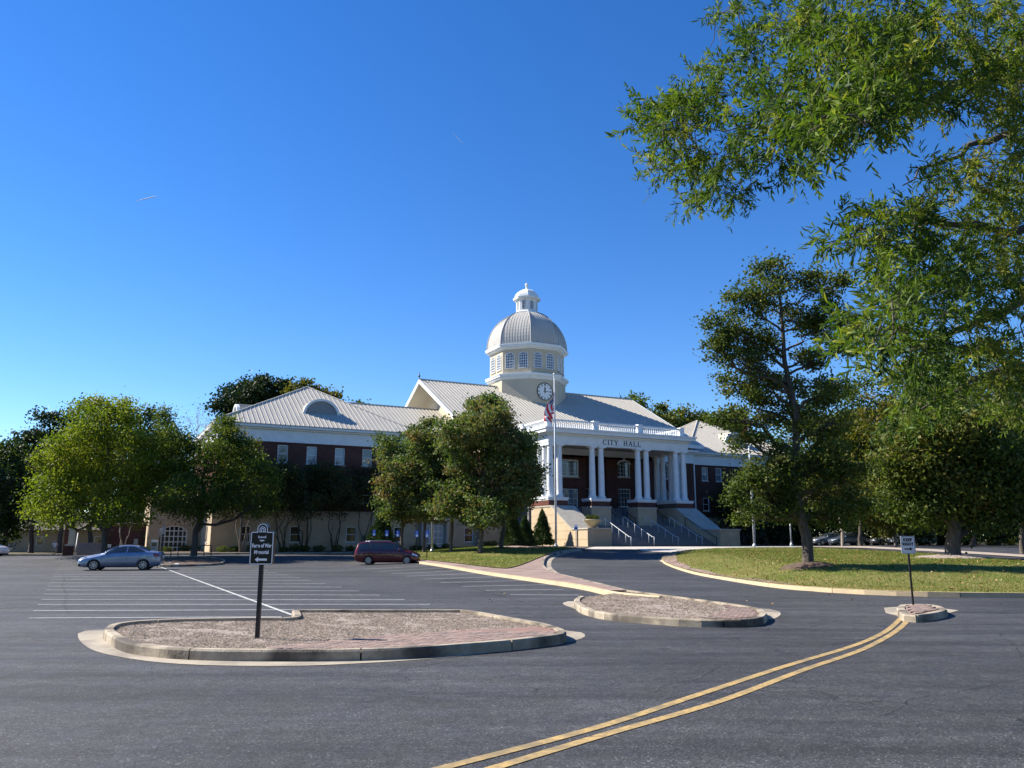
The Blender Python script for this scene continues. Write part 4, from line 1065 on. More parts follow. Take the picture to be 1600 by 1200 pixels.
tailm = mat('tail_lamp', (.22, .012, .012), None, rough=.15, spec=.8)
alloy = mat('alloy_rim', (.45, .46, .48), None, rough=.3, metal=.8)
plast = mat('black_plastic', (.012, .012, .013), None, rough=.6)
def make_wheel(r, w, spokes):
    t = MB(); t.lathe([(r * .66, -w / 2), (r * .93, -w / 2), (r, -w * .32), (r, w * .32), (r * .93, w / 2), (r * .66, w / 2), (r * .62, w * .2), (r * .62, -w * .2)], 28, axis='y')
    rm = MB(); rm.lathe([(r * .60, w * .12), (r * .66, w * .12), (r * .68, w * .51), (r * .61, w * .51), (r * .60, w * .12)], 28, axis='y', cap=False)
    for k in range(spokes):
        a = 2 * math.pi * k / spokes; ca, sa = math.cos(a), math.sin(a); h = r * .085
        A = [(r * .10, -h * 1.3), (r * .62, -h * .9), (r * .62, h * .9), (r * .10, h * 1.3)]
        rm.prism([(x * ca - y * sa, x * sa + y * ca) for x, y in A], 1, w * .34, w * .48)
    rm.lathe([(r * .16, w * .2), (r * .16, w * .44), (r * .09, w * .46)], 14, axis='y')
    return t, rm
def vehicle(name, label, cat, loc, rz, st, paint_m, wheels, wr, windows, seams, lights, spokes=7, extras=None, group=None, arch=.045, rimm=alloy):
    root = thing(name, label, cat, loc, rz, group); B = Body(st)
    body = B.mesh().build('body', paint_m, root); bo = body
    # wheel arches cut out of the body
    cuts = []
    for x in wheels:
        for sg in (-1, 1):
            c = MB().lathe([(wr + arch, -.16), (wr + arch, .16)], 32, axis='y').build('cut', plast, root, (x, sg * (B.C[:, 3, 1].max() - .08), wr))
            md = bo.modifiers.new('b', 'BOOLEAN'); md.operation = 'DIFFERENCE'; md.object = c; md.solver = 'EXACT'; cuts.append(c)
    bpy.context.view_layer.update(); dg = bpy.context.evaluated_depsgraph_get()
    me = bpy.data.meshes.new_from_object(bo.evaluated_get(dg)); bo.modifiers.clear(); bo.data = me; smooth_angle(me, 38)
    for c in cuts: bpy.data.objects.remove(c)
    if plast.name not in [m.name for m in me.materials if m]: me.materials.append(plast)
    pi_ = [m.name for m in me.materials].index(plast.name)
    for p in me.polygons:
        if p.material_index != 0: p.material_index = pi_
    me.materials[pi_] = plast
    t, rm = make_wheel(wr, .21, spokes); tm, rmm = t.mesh('tyre', rubber, True), rm.mesh('rim', rimm); hw = B.C[:, 3, 1].max()
    smooth_angle(tm, 40)
    for x in wheels:
        for sg in (-1, 1):
            w = ob('wheel', MB().lathe([(wr * .6, -.03), (wr * .6, .0)], 20, axis='y').mesh('hub', plast), root, (x, sg * (hw - .12), wr), 0 if sg > 0 else math.pi)
            ob('tyre', tm, w); ob('rim', rmm, w)
    def glazing(low, high, x0, x1, nm='side_window', m=car_glass, out=.01, n=16, f=None):
        for sg in (-1, 1):
            mb = MB(); vs = []
            for i in range(n + 1):
                x = x0 + (x1 - x0) * i / n; za = np.interp(x, *zip(*low)); zb = np.interp(x, *zip(*high))
                for k in range(4):
                    q = B.side(x, za + (max(zb, za + .004) - za) * k / 3, out); vs.append((q.x, q.y * sg, q.z))
            mb.add(vs, [(4 * i + k, 4 * i + k + 1, 4 * i + 5 + k, 4 * i + 4 + k) for i in range(n) for k in range(3)]); mb.build(nm, m, root, smooth=True)
    for w in windows: glazing(*w)
    def shield(xa, xb, nm):
        i0, i1 = B.xi(xa), B.xi(xb); mb = MB(); vs = []; n = 8; mm = 13
        for a in range(n + 1):
            i = i0 + (i1 - i0) * a / n
            for b_ in range(mm):
                j = 5.15 + (7 - 5.15) * min(b_, mm - 1 - b_) / ((mm - 1) / 2); q = B.p(i, min(j, 6.999)); sg = 1 if b_ < mm / 2 else -1
                vs.append((q[0] + (-.006 if xa < 0 else .006), q[1] * sg, q[2] + .012))
        mb.add(vs, [(a * mm + b_, a * mm + b_ + 1, (a + 1) * mm + b_ + 1, (a + 1) * mm + b_) for a in range(n) for b_ in range(mm - 1)]); mb.build(nm, car_glass, root, smooth=True)
    shield(*lights['windscreen'], 'windscreen'); shield(*lights['rear_screen'], 'rear_window')
    sm = MB()
    for pts in seams:
        for sg in (-1, 1):
            for (xa, za), (xb, zb) in zip(pts, pts[1:]):
                n = max(1, int(math.hypot(xb - xa, zb - za) / .12)); last = None
                for k in range(n + 1):
                    x, z = xa + (xb - xa) * k / n, za + (zb - za) * k / n; q = B.low(x, z, .002) if z < B.p(B.xi(x), 4)[2] else B.side(x, z, .002); q = Vector((q.x, q.y * sg, q.z))
                    if last is not None: sm.tube([last, q], .006, 4, cap=False)
                    last = q
    if sm.v: sm.build('door_seam', plast, root)
    def blob(nm, m, x0, x1, z0, z1, out=.012, both=True, j=None):
        for sg in (-1, 1):
            mb = MB(); vs = []; n = 6
            for i in range(n + 1):
                x = x0 + (x1 - x0) * i / n
                for k in range(4):
                    z = z0[0] + (z0[1] - z0[0]) * i / n; zz = z1[0] + (z1[1] - z1[0]) * i / n; z = z + (zz - z) * k / 3
                    q = B.low(x, z, out); vs.append((q.x, q.y * sg, q.z))
            mb.add(vs, [(4 * i + k, 4 * i + k + 1, 4 * i + 5 + k, 4 * i + 4 + k) for i in range(n) for k in range(3)]); mb.build(nm, m, root, smooth=True)
    for l in lights['blobs']: blob(*l)
    x, z = lights['mirror']
    for sg in (-1, 1):
        q = B.side(x, z, 0); mb = MB(); mb.lathe([(.02, -.06), (.075, -.05), (.095, 0), (.08, .05), (.03, .07)], 12, (0, 0, 0), 'x'); mb.v = [(v[0] * .9, v[1] * 1.4, v[2]) for v in mb.v]
        mb.build('mirror', paint_m, root, (q.x, (q.y + .11) * sg, z + .02), smooth=True)
    for x, z in lights['handles']:
        for sg in (-1, 1):
            q = B.low(x, z, .02); MB().tube([(-.09, 0, 0), (-.07, .02 * sg, 0), (.07, .02 * sg, 0), (.09, 0, 0)], .013, 6).build('door_handle', lights.get('hm', paint_m), root, (q.x, q.y * sg - .01 * sg, q.z), smooth=True)
    if extras: extras(root, B)
    return root
sed_st = [(-2.29, .30, .50, .60, .42, .34), (-2.22, .22, .54, .68, .66, .52), (-2.05, .19, .60, .76, .80, .60), (-1.72, .18, .67, .85, .865, .66), (-1.3, .18, .75, .94, .875, .68), (-.98, .18, .83, 1.01, .875, .68), (-.60, .18, .90, 1.23, .877, .62),
          (-.20, .18, .93, 1.40, .877, .57), (.25, .18, .95, 1.465, .877, .55), (.75, .18, .965, 1.44, .877, .55), (1.20, .18, .985, 1.33, .873, .57), (1.58, .18, 1.0, 1.17, .86, .62), (1.90, .20, .985, 1.10, .83, .64), (2.13, .25, .93, 1.075, .77, .62), (2.25, .33, .80, .98, .68, .55), (2.29, .42, .66, .80, .56, .46)]
silver = car_paint('silver_blue_paint', (.27, .32, .42), .55, .28)
def sed_x(root, B):
    MB().tube([(-.2, 0, 0), (0, 0, 0)], .2, 6)
    for k in range(3):
        MB().box(-.02, .02, -.5 + k * .0, .5, 0, .03).build('grille_bar', plast, root, (-2.285, 0, .36 + k * .07))
    MB().box(-.01, .01, -.26, .26, 0, .12).build('number_plate', signwhite2, root, (2.295, 0, .72))
    for sg in (-1, 1):
        MB().lathe([(.03, 0), (.06, .01), (.05, .04)], 10, axis='x').build('fog_lamp', headm, root, (-2.2, .62 * sg, .33))
G1 = G(180, 891)
vehicle('parked_car', 'silver blue four door saloon parked alone facing left on the striped lot', 'car', (G1.x + .1, G1.y + .5, 0), R(13), sed_st, silver, (-1.32, 1.35), .315,
        [([(-.86, .99), (1.40, 1.055)], [(-.86, .995), (-.55, 1.15), (-.2, 1.30), (.2, 1.38), (.38, 1.385)], -.84, .36), ([(-.86, .99), (1.6, 1.06)], [(.42, 1.385), (.75, 1.36), (1.1, 1.25), (1.36, 1.12), (1.42, 1.065)], .45, 1.40)],
        [[(-.86, .99), (-.93, .75), (-.93, .32), (-.85, .24)], [(.40, 1.39), (.43, 1.0), (.43, .3)], [(1.36, 1.1), (1.22, .86), (1.05, .55), (.85, .28)], [(-.85, .24), (.9, .24)], [(-.95, .78), (.4, .84), (1.2, .88)]],
        {'windscreen': (-.93, -.12), 'rear_screen': (1.02, 1.62), 'mirror': (-.66, .98), 'handles': [(.18, .84), (1.02, .88)],
         'blobs': [('headlight', headm, -2.18, -1.72, (.56, .70), (.66, .80)), ('tail_light', tailm, 1.88, 2.24, (.80, .76), (.99, .93)), ('bumper_trim', plast, -2.2, -2.05, (.26, .26), (.40, .38))]}, 7, sed_x)
van_st = [(-2.56, .30, .55, .66, .55, .45), (-2.48, .22, .62, .78, .78, .62), (-2.28, .19, .72, .90, .90, .70), (-1.92, .18, .84, 1.02, .965, .76), (-1.55, .18, .93, 1.12, .985, .78), (-1.2, .18, 1.0, 1.30, .99, .76), (-.8, .18, 1.03, 1.54, .99, .72), (-.38, .18, 1.05, 1.68, .99, .70),
          (.2, .18, 1.06, 1.75, .99, .70), (1.0, .18, 1.07, 1.755, .99, .70), (1.7, .18, 1.08, 1.73, .985, .70), (2.15, .20, 1.08, 1.69, .965, .70), (2.34, .24, 1.06, 1.60, .94, .68), (2.46, .28, 1.0, 1.32, .91, .68), (2.54, .34, .88, 1.08, .86, .66), (2.58, .42, .70, .84, .78, .62)]
red = car_paint('dark_red_paint', (.10, .005, .012), .3, .25)
def van_x(root, B):
    for sg in (-1, 1):
        MB().tube([(-.2, 0, 1.73), (0, 0, 1.80), (1.5, 0, 1.80), (1.75, 0, 1.74)], .02, 6).build('roof_rail', galv, root, (0, .62 * sg, 0), smooth=True)
        MB().lathe([(.12, 0), (.12, .1)], 8, axis='x')
    MB().box(-.01, .015, -.27, .27, 0, .14).build('number_plate', signwhite2, root, (2.56, 0, .80))
    MB().box(-.05, .09, -.86, .86, 0, .14).build('rear_bumper_trim', plast, root, (2.52, 0, .42))
    MB().lathe([(.1, 0), (.12, .02), (.11, .06)], 10, axis='z').build('wiper_motor', plast, root, (2.45, 0, 1.12))
GV = G(603, 882)
van_args = (van_st, red, (-1.62, 1.40), .335,
        [([(-1.4, 1.08), (-.6, 1.10)], [(-1.4, 1.09), (-1.0, 1.34), (-.62, 1.56)], -1.36, -.66), ([(-.6, 1.10), (.5, 1.12)], [(-.6, 1.57), (-.2, 1.62), (.5, 1.64)], -.56, .42), ([(.5, 1.12), (1.3, 1.13)], [(.5, 1.64), (1.3, 1.63)], .50, 1.26), ([(1.3, 1.13), (2.25, 1.14)], [(1.3, 1.63), (2.0, 1.60), (2.22, 1.5)], 1.34, 2.2)],
        [[(-1.38, 1.08), (-1.32, .8), (-1.25, .26)], [(-.62, 1.6), (-.62, 1.0), (-.6, .26)], [(.46, 1.64), (.46, 1.0), (.44, .26)], [(1.3, 1.6), (1.26, 1.1), (1.0, .8), (.95, .26)], [(-1.3, .26), (.95, .26)], [(-.55, .80), (2.2, .86)]],
        {'windscreen': (-1.5, -.5), 'rear_screen': (2.24, 2.48), 'mirror': (-1.02, 1.10), 'handles': [(-.75, .92), (-.3, .93)],
         'blobs': [('headlight', headm, -2.46, -2.02, (.62, .74), (.72, .90)), ('tail_light', tailm, 2.28, 2.5, (.74, .74), (1.14, 1.0))]})
st_, pm, wh, wr_, wi, se, li = van_args
v = vehicle('parked_minivan', 'dark red minivan with silver roof rails parked with its nose at the kerb', 'minivan', (GV.x, GV.y + .9, .03), math.pi, st_, pm, wh, wr_, wi, se, li, 9, van_x)
v.scale = (.9, .9, .93)
# far vehicles
whitep = car_paint('white_car_paint', (.62, .64, .66), 0, .3)
tr_st = [(-2.8, .4, .7, .85, .7, .6), (-2.7, .3, .8, .98, .92, .75), (-2.3, .28, .95, 1.12, .99, .82), (-1.9, .28, 1.05, 1.25, 1.0, .84), (-1.4, .28, 1.15, 1.75, 1.0, .84), (-1.0, .28, 1.2, 1.98, 1.0, .84), (0, .28, 1.22, 2.02, 1.0, .86), (1.8, .28, 1.22, 2.02, 1.0, .86), (2.5, .3, 1.2, 1.99, 1.0, .86), (2.72, .34, 1.1, 1.86, .97, .84), (2.78, .4, 1.0, 1.5, .93, .8)]
vwin = [([(-1.7, 1.24), (-.9, 1.26)], [(-1.7, 1.25), (-1.2, 1.6), (-.9, 1.72)], -1.62, -.95), ([(-.8, 1.26), (1.2, 1.26)], [(-.8, 1.74), (1.2, 1.76)], -.8, .5)]
vl = {'windscreen': (-1.85, -1.2), 'rear_screen': (2.6, 2.76), 'mirror': (-1.45, 1.22), 'handles': [(-.9, 1.05)], 'blobs': [('headlight', headm, -2.72, -2.35, (.72, .8), (.9, 1.0)), ('tail_light', tailm, 2.62, 2.77, (.8, .8), (1.2, 1.1))]}
gq = G(2, 859)
vehicle('parked_van', 'white van at the far left edge of the lot in front of dark trees', 'van', (at(-30, 857, 92).x, 92, 0), math.pi, tr_st, whitep, (-1.8, 1.8), .35, vwin, [], vl, 6, rimm=alloy)
for (px_, py_, Y, lab, nm, cat) in ((1425, 858, 96, 'white cargo van behind the keep right sign on the far drive', 'parked_van', 'van'),):
    P = at(px_, py_, Y); vehicle(nm, lab, cat, (P.x, Y, H(P.x, Y) + .1), R(8), tr_st, whitep, (-1.8, 1.8), .35, vwin, [], vl, 6)
grey = car_paint('grey_car_paint', (.20, .21, .23), .5, .3); 
far_w = [sed_st, (-1.32, 1.35), .315]
sw = [([(-.86, .99), (1.40, 1.055)], [(-.86, .995), (-.55, 1.15), (-.2, 1.30), (.2, 1.38), (.38, 1.385)], -.84, .36), ([(-.86, .99), (1.6, 1.06)], [(.42, 1.385), (.75, 1.36), (1.1, 1.25), (1.36, 1.12), (1.42, 1.065)], .45, 1.40)]
slt = {'windscreen': (-.93, -.12), 'rear_screen': (1.02, 1.62), 'mirror': (-.66, .98), 'handles': [], 'blobs': [('headlight', headm, -2.18, -1.72, (.56, .70), (.66, .80))]}
for px_, Y, pm, lab in ((1296, 98, grey, 'dark grey car parked under the trees right of the tall lawn tree'), (1324, 97, car_paint('slate_blue_paint', (.10, .12, .15), .4, .3), 'slate blue car half hidden behind a thin trunk beyond the lawn'), (1388, 99, silver, 'dark grey car nose beside the white cargo van under the trees')):
    P = at(px_, 856, Y); pm = grey if pm is silver else pm; vehicle('parked_car', lab, 'car', (P.x, Y, H(P.x, Y) + .05), R(10), sed_st, pm, (-1.32, 1.35), .315, sw, [], slt, 7, group='cars parked beyond the lawn')
# ================================================================== signs and poles
def text(s, size, m, parent, loc, rot=(R(90), 0, 0), bold=0.0, name='lettering', sx=1.0, extr=.002):
    c = bpy.data.curves.new(name, 'FONT'); c.body = s; c.size = size; c.align_x = 'CENTER'; c.align_y = 'CENTER'; c.offset = bold; c.extrude = extr
    o = bpy.data.objects.new(name, c); COL.objects.link(o); bpy.context.view_layer.update()
    me = bpy.data.meshes.new_from_object(o.evaluated_get(bpy.context.evaluated_depsgraph_get())); bpy.data.objects.remove(o)
    me.materials.clear(); me.materials.append(m)
    o = ob(name, me, parent, loc); o.rotation_euler = rot; o.scale = (sx, 1, 1); return o
def rrect(w, h, r, n=5):
    out = []
    for cx, cy, a0 in ((w / 2 - r, h / 2 - r, 0), (-w / 2 + r, h / 2 - r, 90), (-w / 2 + r, -h / 2 + r, 180), (w / 2 - r, -h / 2 + r, 270)):
        out += [(cx + r * math.cos(R(a0 + 90 * k / n)), cy + r * math.sin(R(a0 + 90 * k / n))) for k in range(n + 1)]
    return out
S = G(402, 995.5, .12)
sg_ = thing('direction_sign', 'black sign reading Faces of War Memorial on a square post in the mulch island', 'sign', (S.x, S.y, .08), R(-1))
MB().box(-.032, .032, -.032, .032, -.05, 1.22).build('post', blackm, sg_)
def sign_outline(w, h, rr, hr, g=0):
    """rounded rectangle with a half round head"""
    w, h, rr, hr = w - 2 * g, h - 2 * g, max(.004, rr - g), hr - g; pts = []
    for cx, cy, a0 in ((w / 2 - rr, -h / 2 + rr, -90), (w / 2 - rr, h / 2 - rr, 0)): pts += [(cx + rr * math.cos(R(a0 + 90 * k / 5)), cy + rr * math.sin(R(a0 + 90 * k / 5))) for k in range(6)]
    zc = h / 2 + .045 + (g if g else 0)
    pts += [(hr, h / 2)] + [(hr * math.cos(R(180 * k / 12)), zc + hr * math.sin(R(180 * k / 12))) for k in range(13)] + [(-hr, h / 2)]
    for cx, cy, a0 in ((-w / 2 + rr, h / 2 - rr, 90), (-w / 2 + rr, -h / 2 + rr, 180)): pts += [(cx + rr * math.cos(R(a0 + 90 * k / 5)), cy + rr * math.sin(R(a0 + 90 * k / 5))) for k in range(6)]
    return pts
SW, SH = .40, .555; zc = 1.22 + SH / 2
o0 = [(x, z + zc) for x, z in sign_outline(SW, SH, .04, .095)]; i0 = [(x, z + zc) for x, z in sign_outline(SW, SH, .04, .095, .017)]
MB().prism(o0, 1, -.045, -.035).build('panel', signblack, sg_)
MB().prism([(x * .97 + .005, z) for x, z in o0], 1, -.034, .055).build('panel_backing', signblack, sg_)
mb = MB(); o1 = [(x, z + zc) for x, z in sign_outline(SW, SH, .04, .095, .006)]; i1_ = [(x, z + zc) for x, z in sign_outline(SW, SH, .04, .095, .020)]
for a in range(len(o1)):
    c = (a + 1) % len(o1); mb.prism([o1[a], o1[c], i1_[c], i1_[a]], 1, -.048, -.0455)
mb.build('border', signwhite, sg_)
text('Faces of War', .088, signwhite, sg_, (0, -.047, zc + .04), bold=.0028, sx=.70)
text('Memorial', .088, signwhite, sg_, (0, -.047, zc - .068), bold=.0028, sx=.74)
text('Roswell', .055, signwhite, sg_, (0, -.047, zc + .185), bold=.0014, sx=.8)
mb = MB()
mb.prism([(-.105, zc - .19), (-.05, zc - .145), (-.05, zc - .172), (.10, zc - .172), (.10, zc - .208), (-.05, zc - .208), (-.05, zc - .235)], 1, -.048, -.0455); mb.build('arrow', signwhite, sg_)
mb = MB()
for k in range(10):   # arched window emblem
    a0, a1 = R(18 * k), R(18 * k + 18)
    for ro, ri in ((.052, .038), (.026, .012)): mb.prism([(ro * math.cos(a0), ro * math.sin(a0)), (ro * math.cos(a1), ro * math.sin(a1)), (ri * math.cos(a1), ri * math.sin(a1)), (ri * math.cos(a0), ri * math.sin(a0))], 1, -.048, -.0455)
for x in (-.052, .038, -.026, .012): mb.box(x, x + .014, -.048, -.0455, -.035, -.0)
mb.box(-.06, .06, -.0482, -.0457, -.047, -.036); mb.build('emblem', signwhite, sg_, (0, 0, zc + SH / 2 + .035))
mb = MB(); mb.prism([(-.05, zc + .128), (-.02, zc + .142), (0, zc + .132), (.02, zc + .142), (.05, zc + .128), (.02, zc + .118), (0, zc + .106), (-.02, zc + .118)], 1, -.048, -.0455); mb.build('flourish', signwhite, sg_)
S = G(1427, 946, .14)
ks = thing('keep_right_sign', 'small white KEEP RIGHT sign with black arrow on a thin post in the paved islet', 'sign', (S.x, S.y, .12), R(2))
k_h = 1.28
mb = MB().box(-.022, .022, -.012, .012, 0, k_h + .3); [mb.box(-.0225, .0225, -.0125, -.0118, .05 + .1 * q, .06 + .1 * q) for q in range(10)]; mb.build('post', blackm, ks)
MB().prism([(x, z + k_h + .20) for x, z in rrect(.36, .43, .03)], 1, -.020, -.014).build('panel', signwhite2, ks)
mb = MB(); oo = [(x, z + k_h + .20) for x, z in rrect(.34, .41, .025)]; ii = [(x, z + k_h + .20) for x, z in rrect(.328, .398, .022)]
for a in range(len(oo)): c = (a + 1) % len(oo); mb.prism([oo[a], oo[c], ii[c], ii[a]], 1, -.023, -.021)
mb.build('border', signblack, ks)
text('KEEP', .105, signblack, ks, (0, -.023, k_h + .320), bold=.004, sx=1.0); text('RIGHT', .098, signblack, ks, (0, -.023, k_h + .215), bold=.004, sx=.98)
MB().prism([(-.10, k_h + .085), (.04, k_h + .085), (.04, k_h + .055), (.105, k_h + .10), (.04, k_h + .145), (.04, k_h + .115), (-.10, k_h + .115)], 1, -.023, -.021).build('arrow', signblack, ks)
# accessible parking signs
first = None
hl = ['leftmost of the five, above the back of the red minivan', 'second from the left, above the minivan roof', 'middle of the five, left of the first grove trunk', 'on the verge right at the minivan nose', 'rightmost of the five, beside the second grove trunk']
for k, (px_, Y, zt) in enumerate(((584, 66, 2.75), (604, 65, 2.70), (621, 64, 2.65), (651, 62, 2.55), (667, 60.5, 2.45))):
    P = at(px_, 850, Y); g = H(P.x, Y)
    if first is None:
        s0 = thing('accessible_parking_sign', '', 'sign', rz=R(8)); MB().box(-.03, .03, -.02, .02, -.1, 2.0).build('post', galv if False else blackm, s0)
        MB().prism([(x, z) for x, z in rrect(.32, .50, .03)], 1, -.03, -.022).build('panel', signblue, s0, (0, 0, 2.0))
        MB().prism([(x, z) for x, z in rrect(.20, .17, .01)], 1, -.033, -.0305).build('text_plate', signwhite, s0, (0, 0, 1.86))
        mb = MB(); mb.lathe([(.025, -.033), (.025, -.0305)], 10, (-.01, 0, .17), 'y'); mb.prism([(-.03, .13), (0, .13), (.0, .06), (.06, .05), (.07, 0), (.04, 0), (.035, .03), (-.03, .03)], 1, -.033, -.0305)
        for q in range(12):
            a0, a1 = R(110 + 22 * q), R(132 + 22 * q); mb.prism([(.06 * math.cos(a0), .06 * math.sin(a0) + .01), (.06 * math.cos(a1), .06 * math.sin(a1) + .01), (.045 * math.cos(a1), .045 * math.sin(a1) + .01), (.045 * math.cos(a0), .045 * math.sin(a0) + .01)], 1, -.033, -.0305)
        mb.build('wheelchair_symbol', signwhite, s0, (0, 0, 2.03)); o = s0; first = s0
    else: o = copy_tree(first)
    o.location = (P.x, Y, g + .1); o.scale = (.82, .82, .95); o['label'] = 'blue accessible parking sign, ' + hl[k]; o['group'] = 'accessible parking signs by the minivan'
# small sign by the stairs
P = W(-1.9, -8.3); q = thing('wayfinding_sign', 'small blue and white sign on a thin post before the left stair cheek wall', 'sign', (P.x, P.y, H(P.x, P.y)), R(20))
MB().box(-.025, .025, -.02, .02, 0, 1.7).build('post', galv, q); MB().prism([(x, z + 1.85) for x, z in rrect(.42, .56, .03)], 1, -.035, -.024).build('panel', signwhite, q)
MB().prism([(x, z + 1.77) for x, z in rrect(.34, .24, .01)], 1, -.038, -.0355).build('blue_field', signblue, q)
mb = MB(); mb.lathe([(.03, -.041), (.03, -.0385)], 8, (0, 0, 1.82), 'y'); mb.box(-.05, .05, -.041, -.0385, 1.68, 1.79); mb.build('symbol', signblack, q)
# flag poles and flag
def flagpole(P, h, label, r=.11):
    o = thing('flagpole', label, 'flagpole', P); MB().tube([(0, 0, -.1), (0, 0, h * .4), (0, 0, h - .3)], [r, r * .85, r * .5], 14).build('pole', whitemetal, o, smooth=True)
    MB().lathe([(r * 2.2, 0), (r * 1.8, .12), (r * 1.2, .2), (r, .3)], 16).build('base_collar', galv, o, smooth=True)
    MB().lathe([(.01, -.14), (.09, -.11), (.14, 0), (.09, .11), (.01, .14)], 14, (0, 0, h - .1)).build('ball', mat('gold_white_ball', (.70, .68, .60), None, rough=.3), o, smooth=True)
    MB().lathe([(.08, 0), (.1, .05), (.06, .14)], 10, (0, 0, h - .42)).build('truck', whitemetal, o)
    MB().tube([(r * 1.1, 0, 1.2), (r * .9, -.03, h * .5), (r * .6, 0, h - .4)], .012, 5).build('halyard', signwhite, o); MB().box(-.03, .03, -r - .05, -r, 1.2, 1.4).build('cleat', blackm, o); return o
P = W(-2.2, -4.9); FPX_, FPY = P.x, P.y
flagpole((P.x, P.y, H(P.x, P.y)), 17.9, 'tall white flagpole with ball top left of the stairs, flag at half mast')
def flag_mesh(name, m, Hh=1.9, L=3.0, wd=1.0):
    """limp flag: hoist runs down the pole, fly hangs in folds"""
    nu, nv = 46, 26; vs = []; uv = []
    for j in range(nv + 1):
        v = j / nv                                # 0 top stripe, 1 bottom stripe
        for i in range(nu + 1):
            u = i / nu
            drop = L * (u ** 1.12) * .94; zz = -v * Hh * (1 - .62 * u) - drop * (.80 if True else 1)
            sway = -.16 * math.sin(u * 2.6) - .30 * u
            x = sway * .9 + .34 * (u ** .5) * math.sin(v * 11 + u * 3.2) - .10 * u * v
            y = .22 * (u ** .5) * math.sin(v * 8.5 + 1.3 + u * 2) - .05
            vs.append((x * wd, y * .8, zz)); uv.append((u, v))
    me = bpy.data.meshes.new(name); fs = [(j * (nu + 1) + i, j * (nu + 1) + i + 1, (j + 1) * (nu + 1) + i + 1, (j + 1) * (nu + 1) + i) for j in range(nv) for i in range(nu)]
    me.from_pydata(vs, [], fs); l = me.uv_layers.new(name='UVMap')
    for k, lp in enumerate(me.loops): l.data[k].uv = uv[lp.vertex_index]
    me.materials.append(m); me.shade_smooth(); return me
def us_flag_mat():
    m = bpy.data.materials.new('striped_flag_cloth'); m.use_nodes = True; nt = m.node_tree; L = nt.links.new; b = nt.nodes['Principled BSDF']; b.inputs['Roughness'].default_value = .8
    u = nt.nodes.new('ShaderNodeUVMap'); s = nt.nodes.new('ShaderNodeSeparateXYZ'); L(u.outputs[0], s.inputs[0])
    def mth(op, a, b_=None, v=None):
        k = nt.nodes.new('ShaderNodeMath'); k.operation = op; L(a, k.inputs[0])
        if b_ is not None: L(b_, k.inputs[1])
        elif v is not None: k.inputs[1].default_value = v
        return k.outputs[0]
    st = mth('MODULO', mth('MULTIPLY', s.outputs[1], v=13.0), v=2.0); red_ = mth('LESS_THAN', st, v=1.0)
    c1 = nt.nodes.new('ShaderNodeMix'); c1.data_type = 'RGBA'; L(red_, c1.inputs['Factor']); c1.inputs['A'].default_value = (.82, .80, .78, 1); c1.inputs['B'].default_value = (.70, .03, .045, 1)
    can = mth('MULTIPLY', mth('LESS_THAN', s.outputs[0], v=.26), mth('LESS_THAN', s.outputs[1], v=7 / 13))
    mp = nt.nodes.new('ShaderNodeMapping'); mp.inputs['Scale'].default_value = (11 / .4 / 2 * 1.0, 9 / (7 / 13) / 1.6, 1); L(u.outputs[0], mp.inputs[0])
    vo = nt.nodes.new('ShaderNodeTexVoronoi'); vo.inputs['Randomness'].default_value = 0; vo.inputs['Scale'].default_value = 1; L(mp.outputs[0], vo.inputs['Vector'])
    star = mth('LESS_THAN', vo.outputs['Distance'], v=.26)
    c2 = nt.nodes.new('ShaderNodeMix'); c2.data_type = 'RGBA'; L(star, c2.inputs['Factor']); c2.inputs['A'].default_value = (.015, .025, .12, 1); c2.inputs['B'].default_value = (.72, .72, .72, 1)
    c3 = nt.nodes.new('ShaderNodeMix'); c3.data_type = 'RGBA'; L(can, c3.inputs['Factor']); L(c1.outputs['Result'], c3.inputs['A']); L(c2.outputs['Result'], c3.inputs['B']); L(c3.outputs['Result'], b.inputs['Base Color'])
    return m
f = ob('flag', flag_mesh('flag', us_flag_mat(), 2.5, 3.4, 1.5), None, (FPX_ - .08, FPY - .06, H(FPX_, FPY) + 16.05)); tag(f, 'limp red and white striped flag with a blue canton hanging half way down its pole', 'flag')
P2 = at(1179, 851, 83); flagpole((P2.x, P2.y, H(P2.x, P2.y)), 13.2, 'white flagpole seen through the leaves of the tall lawn tree', .12)
f2 = ob('flag', flag_mesh('flag', mat('orange_red_cloth', (.42, .10, .05), None, rough=.8), 1.1, 1.8), None, (P2.x - .07, P2.y - .05, H(P2.x, P2.y) + 12.6)); tag(f2, 'limp orange red flag near the top of the right pole behind leaves', 'flag')
# lamp posts
def lamp(P, h, label, m=galv):
    o = thing('lamp_post', label, 'lamp post', P); MB().tube([(0, 0, 0), (0, 0, h)], [.09, .06], 12).build('pole', m, o, smooth=True); MB().lathe([(.2, 0), (.18, .2), (.1, .35), (.1, .5)], 12).build('base', m, o)
    MB().lathe([(.06, h), (.2, h + .1), (.24, h + .45), (.3, h + .5), (.05, h + .7)], 12).build('lantern_head', m, o, smooth=True); return o
for px_, Y, h, lab in ((675, 72, 5.0, 'pale grey lamp post between the second and third trunks of the grove'), (1237, 84, 3.3, 'pale lamp post left of the tall lawn tree trunk')):
    P = at(px_, 855, Y); lamp((P.x, Y, H(P.x, Y)), h, lab)
# planter bowl
P = W(.95, -6.9); pl = thing('planter_bowl', 'wide buff stone bowl planted with low green leaves on the left stair pedestal', 'planter', (P.x, P.y, 2.97), HROT)
MB().lathe([(.32, 0), (.30, .08), (.42, .16), (.62, .42), (.85, .68), (.92, .78), (.92, .86), (.82, .86), (.76, .78), (.3, .7)], 32).build('bowl', mat('buff_stone', (.46, .38, .22), (.40, .33, .2), 3, .85, .2, 30), pl, smooth=True)
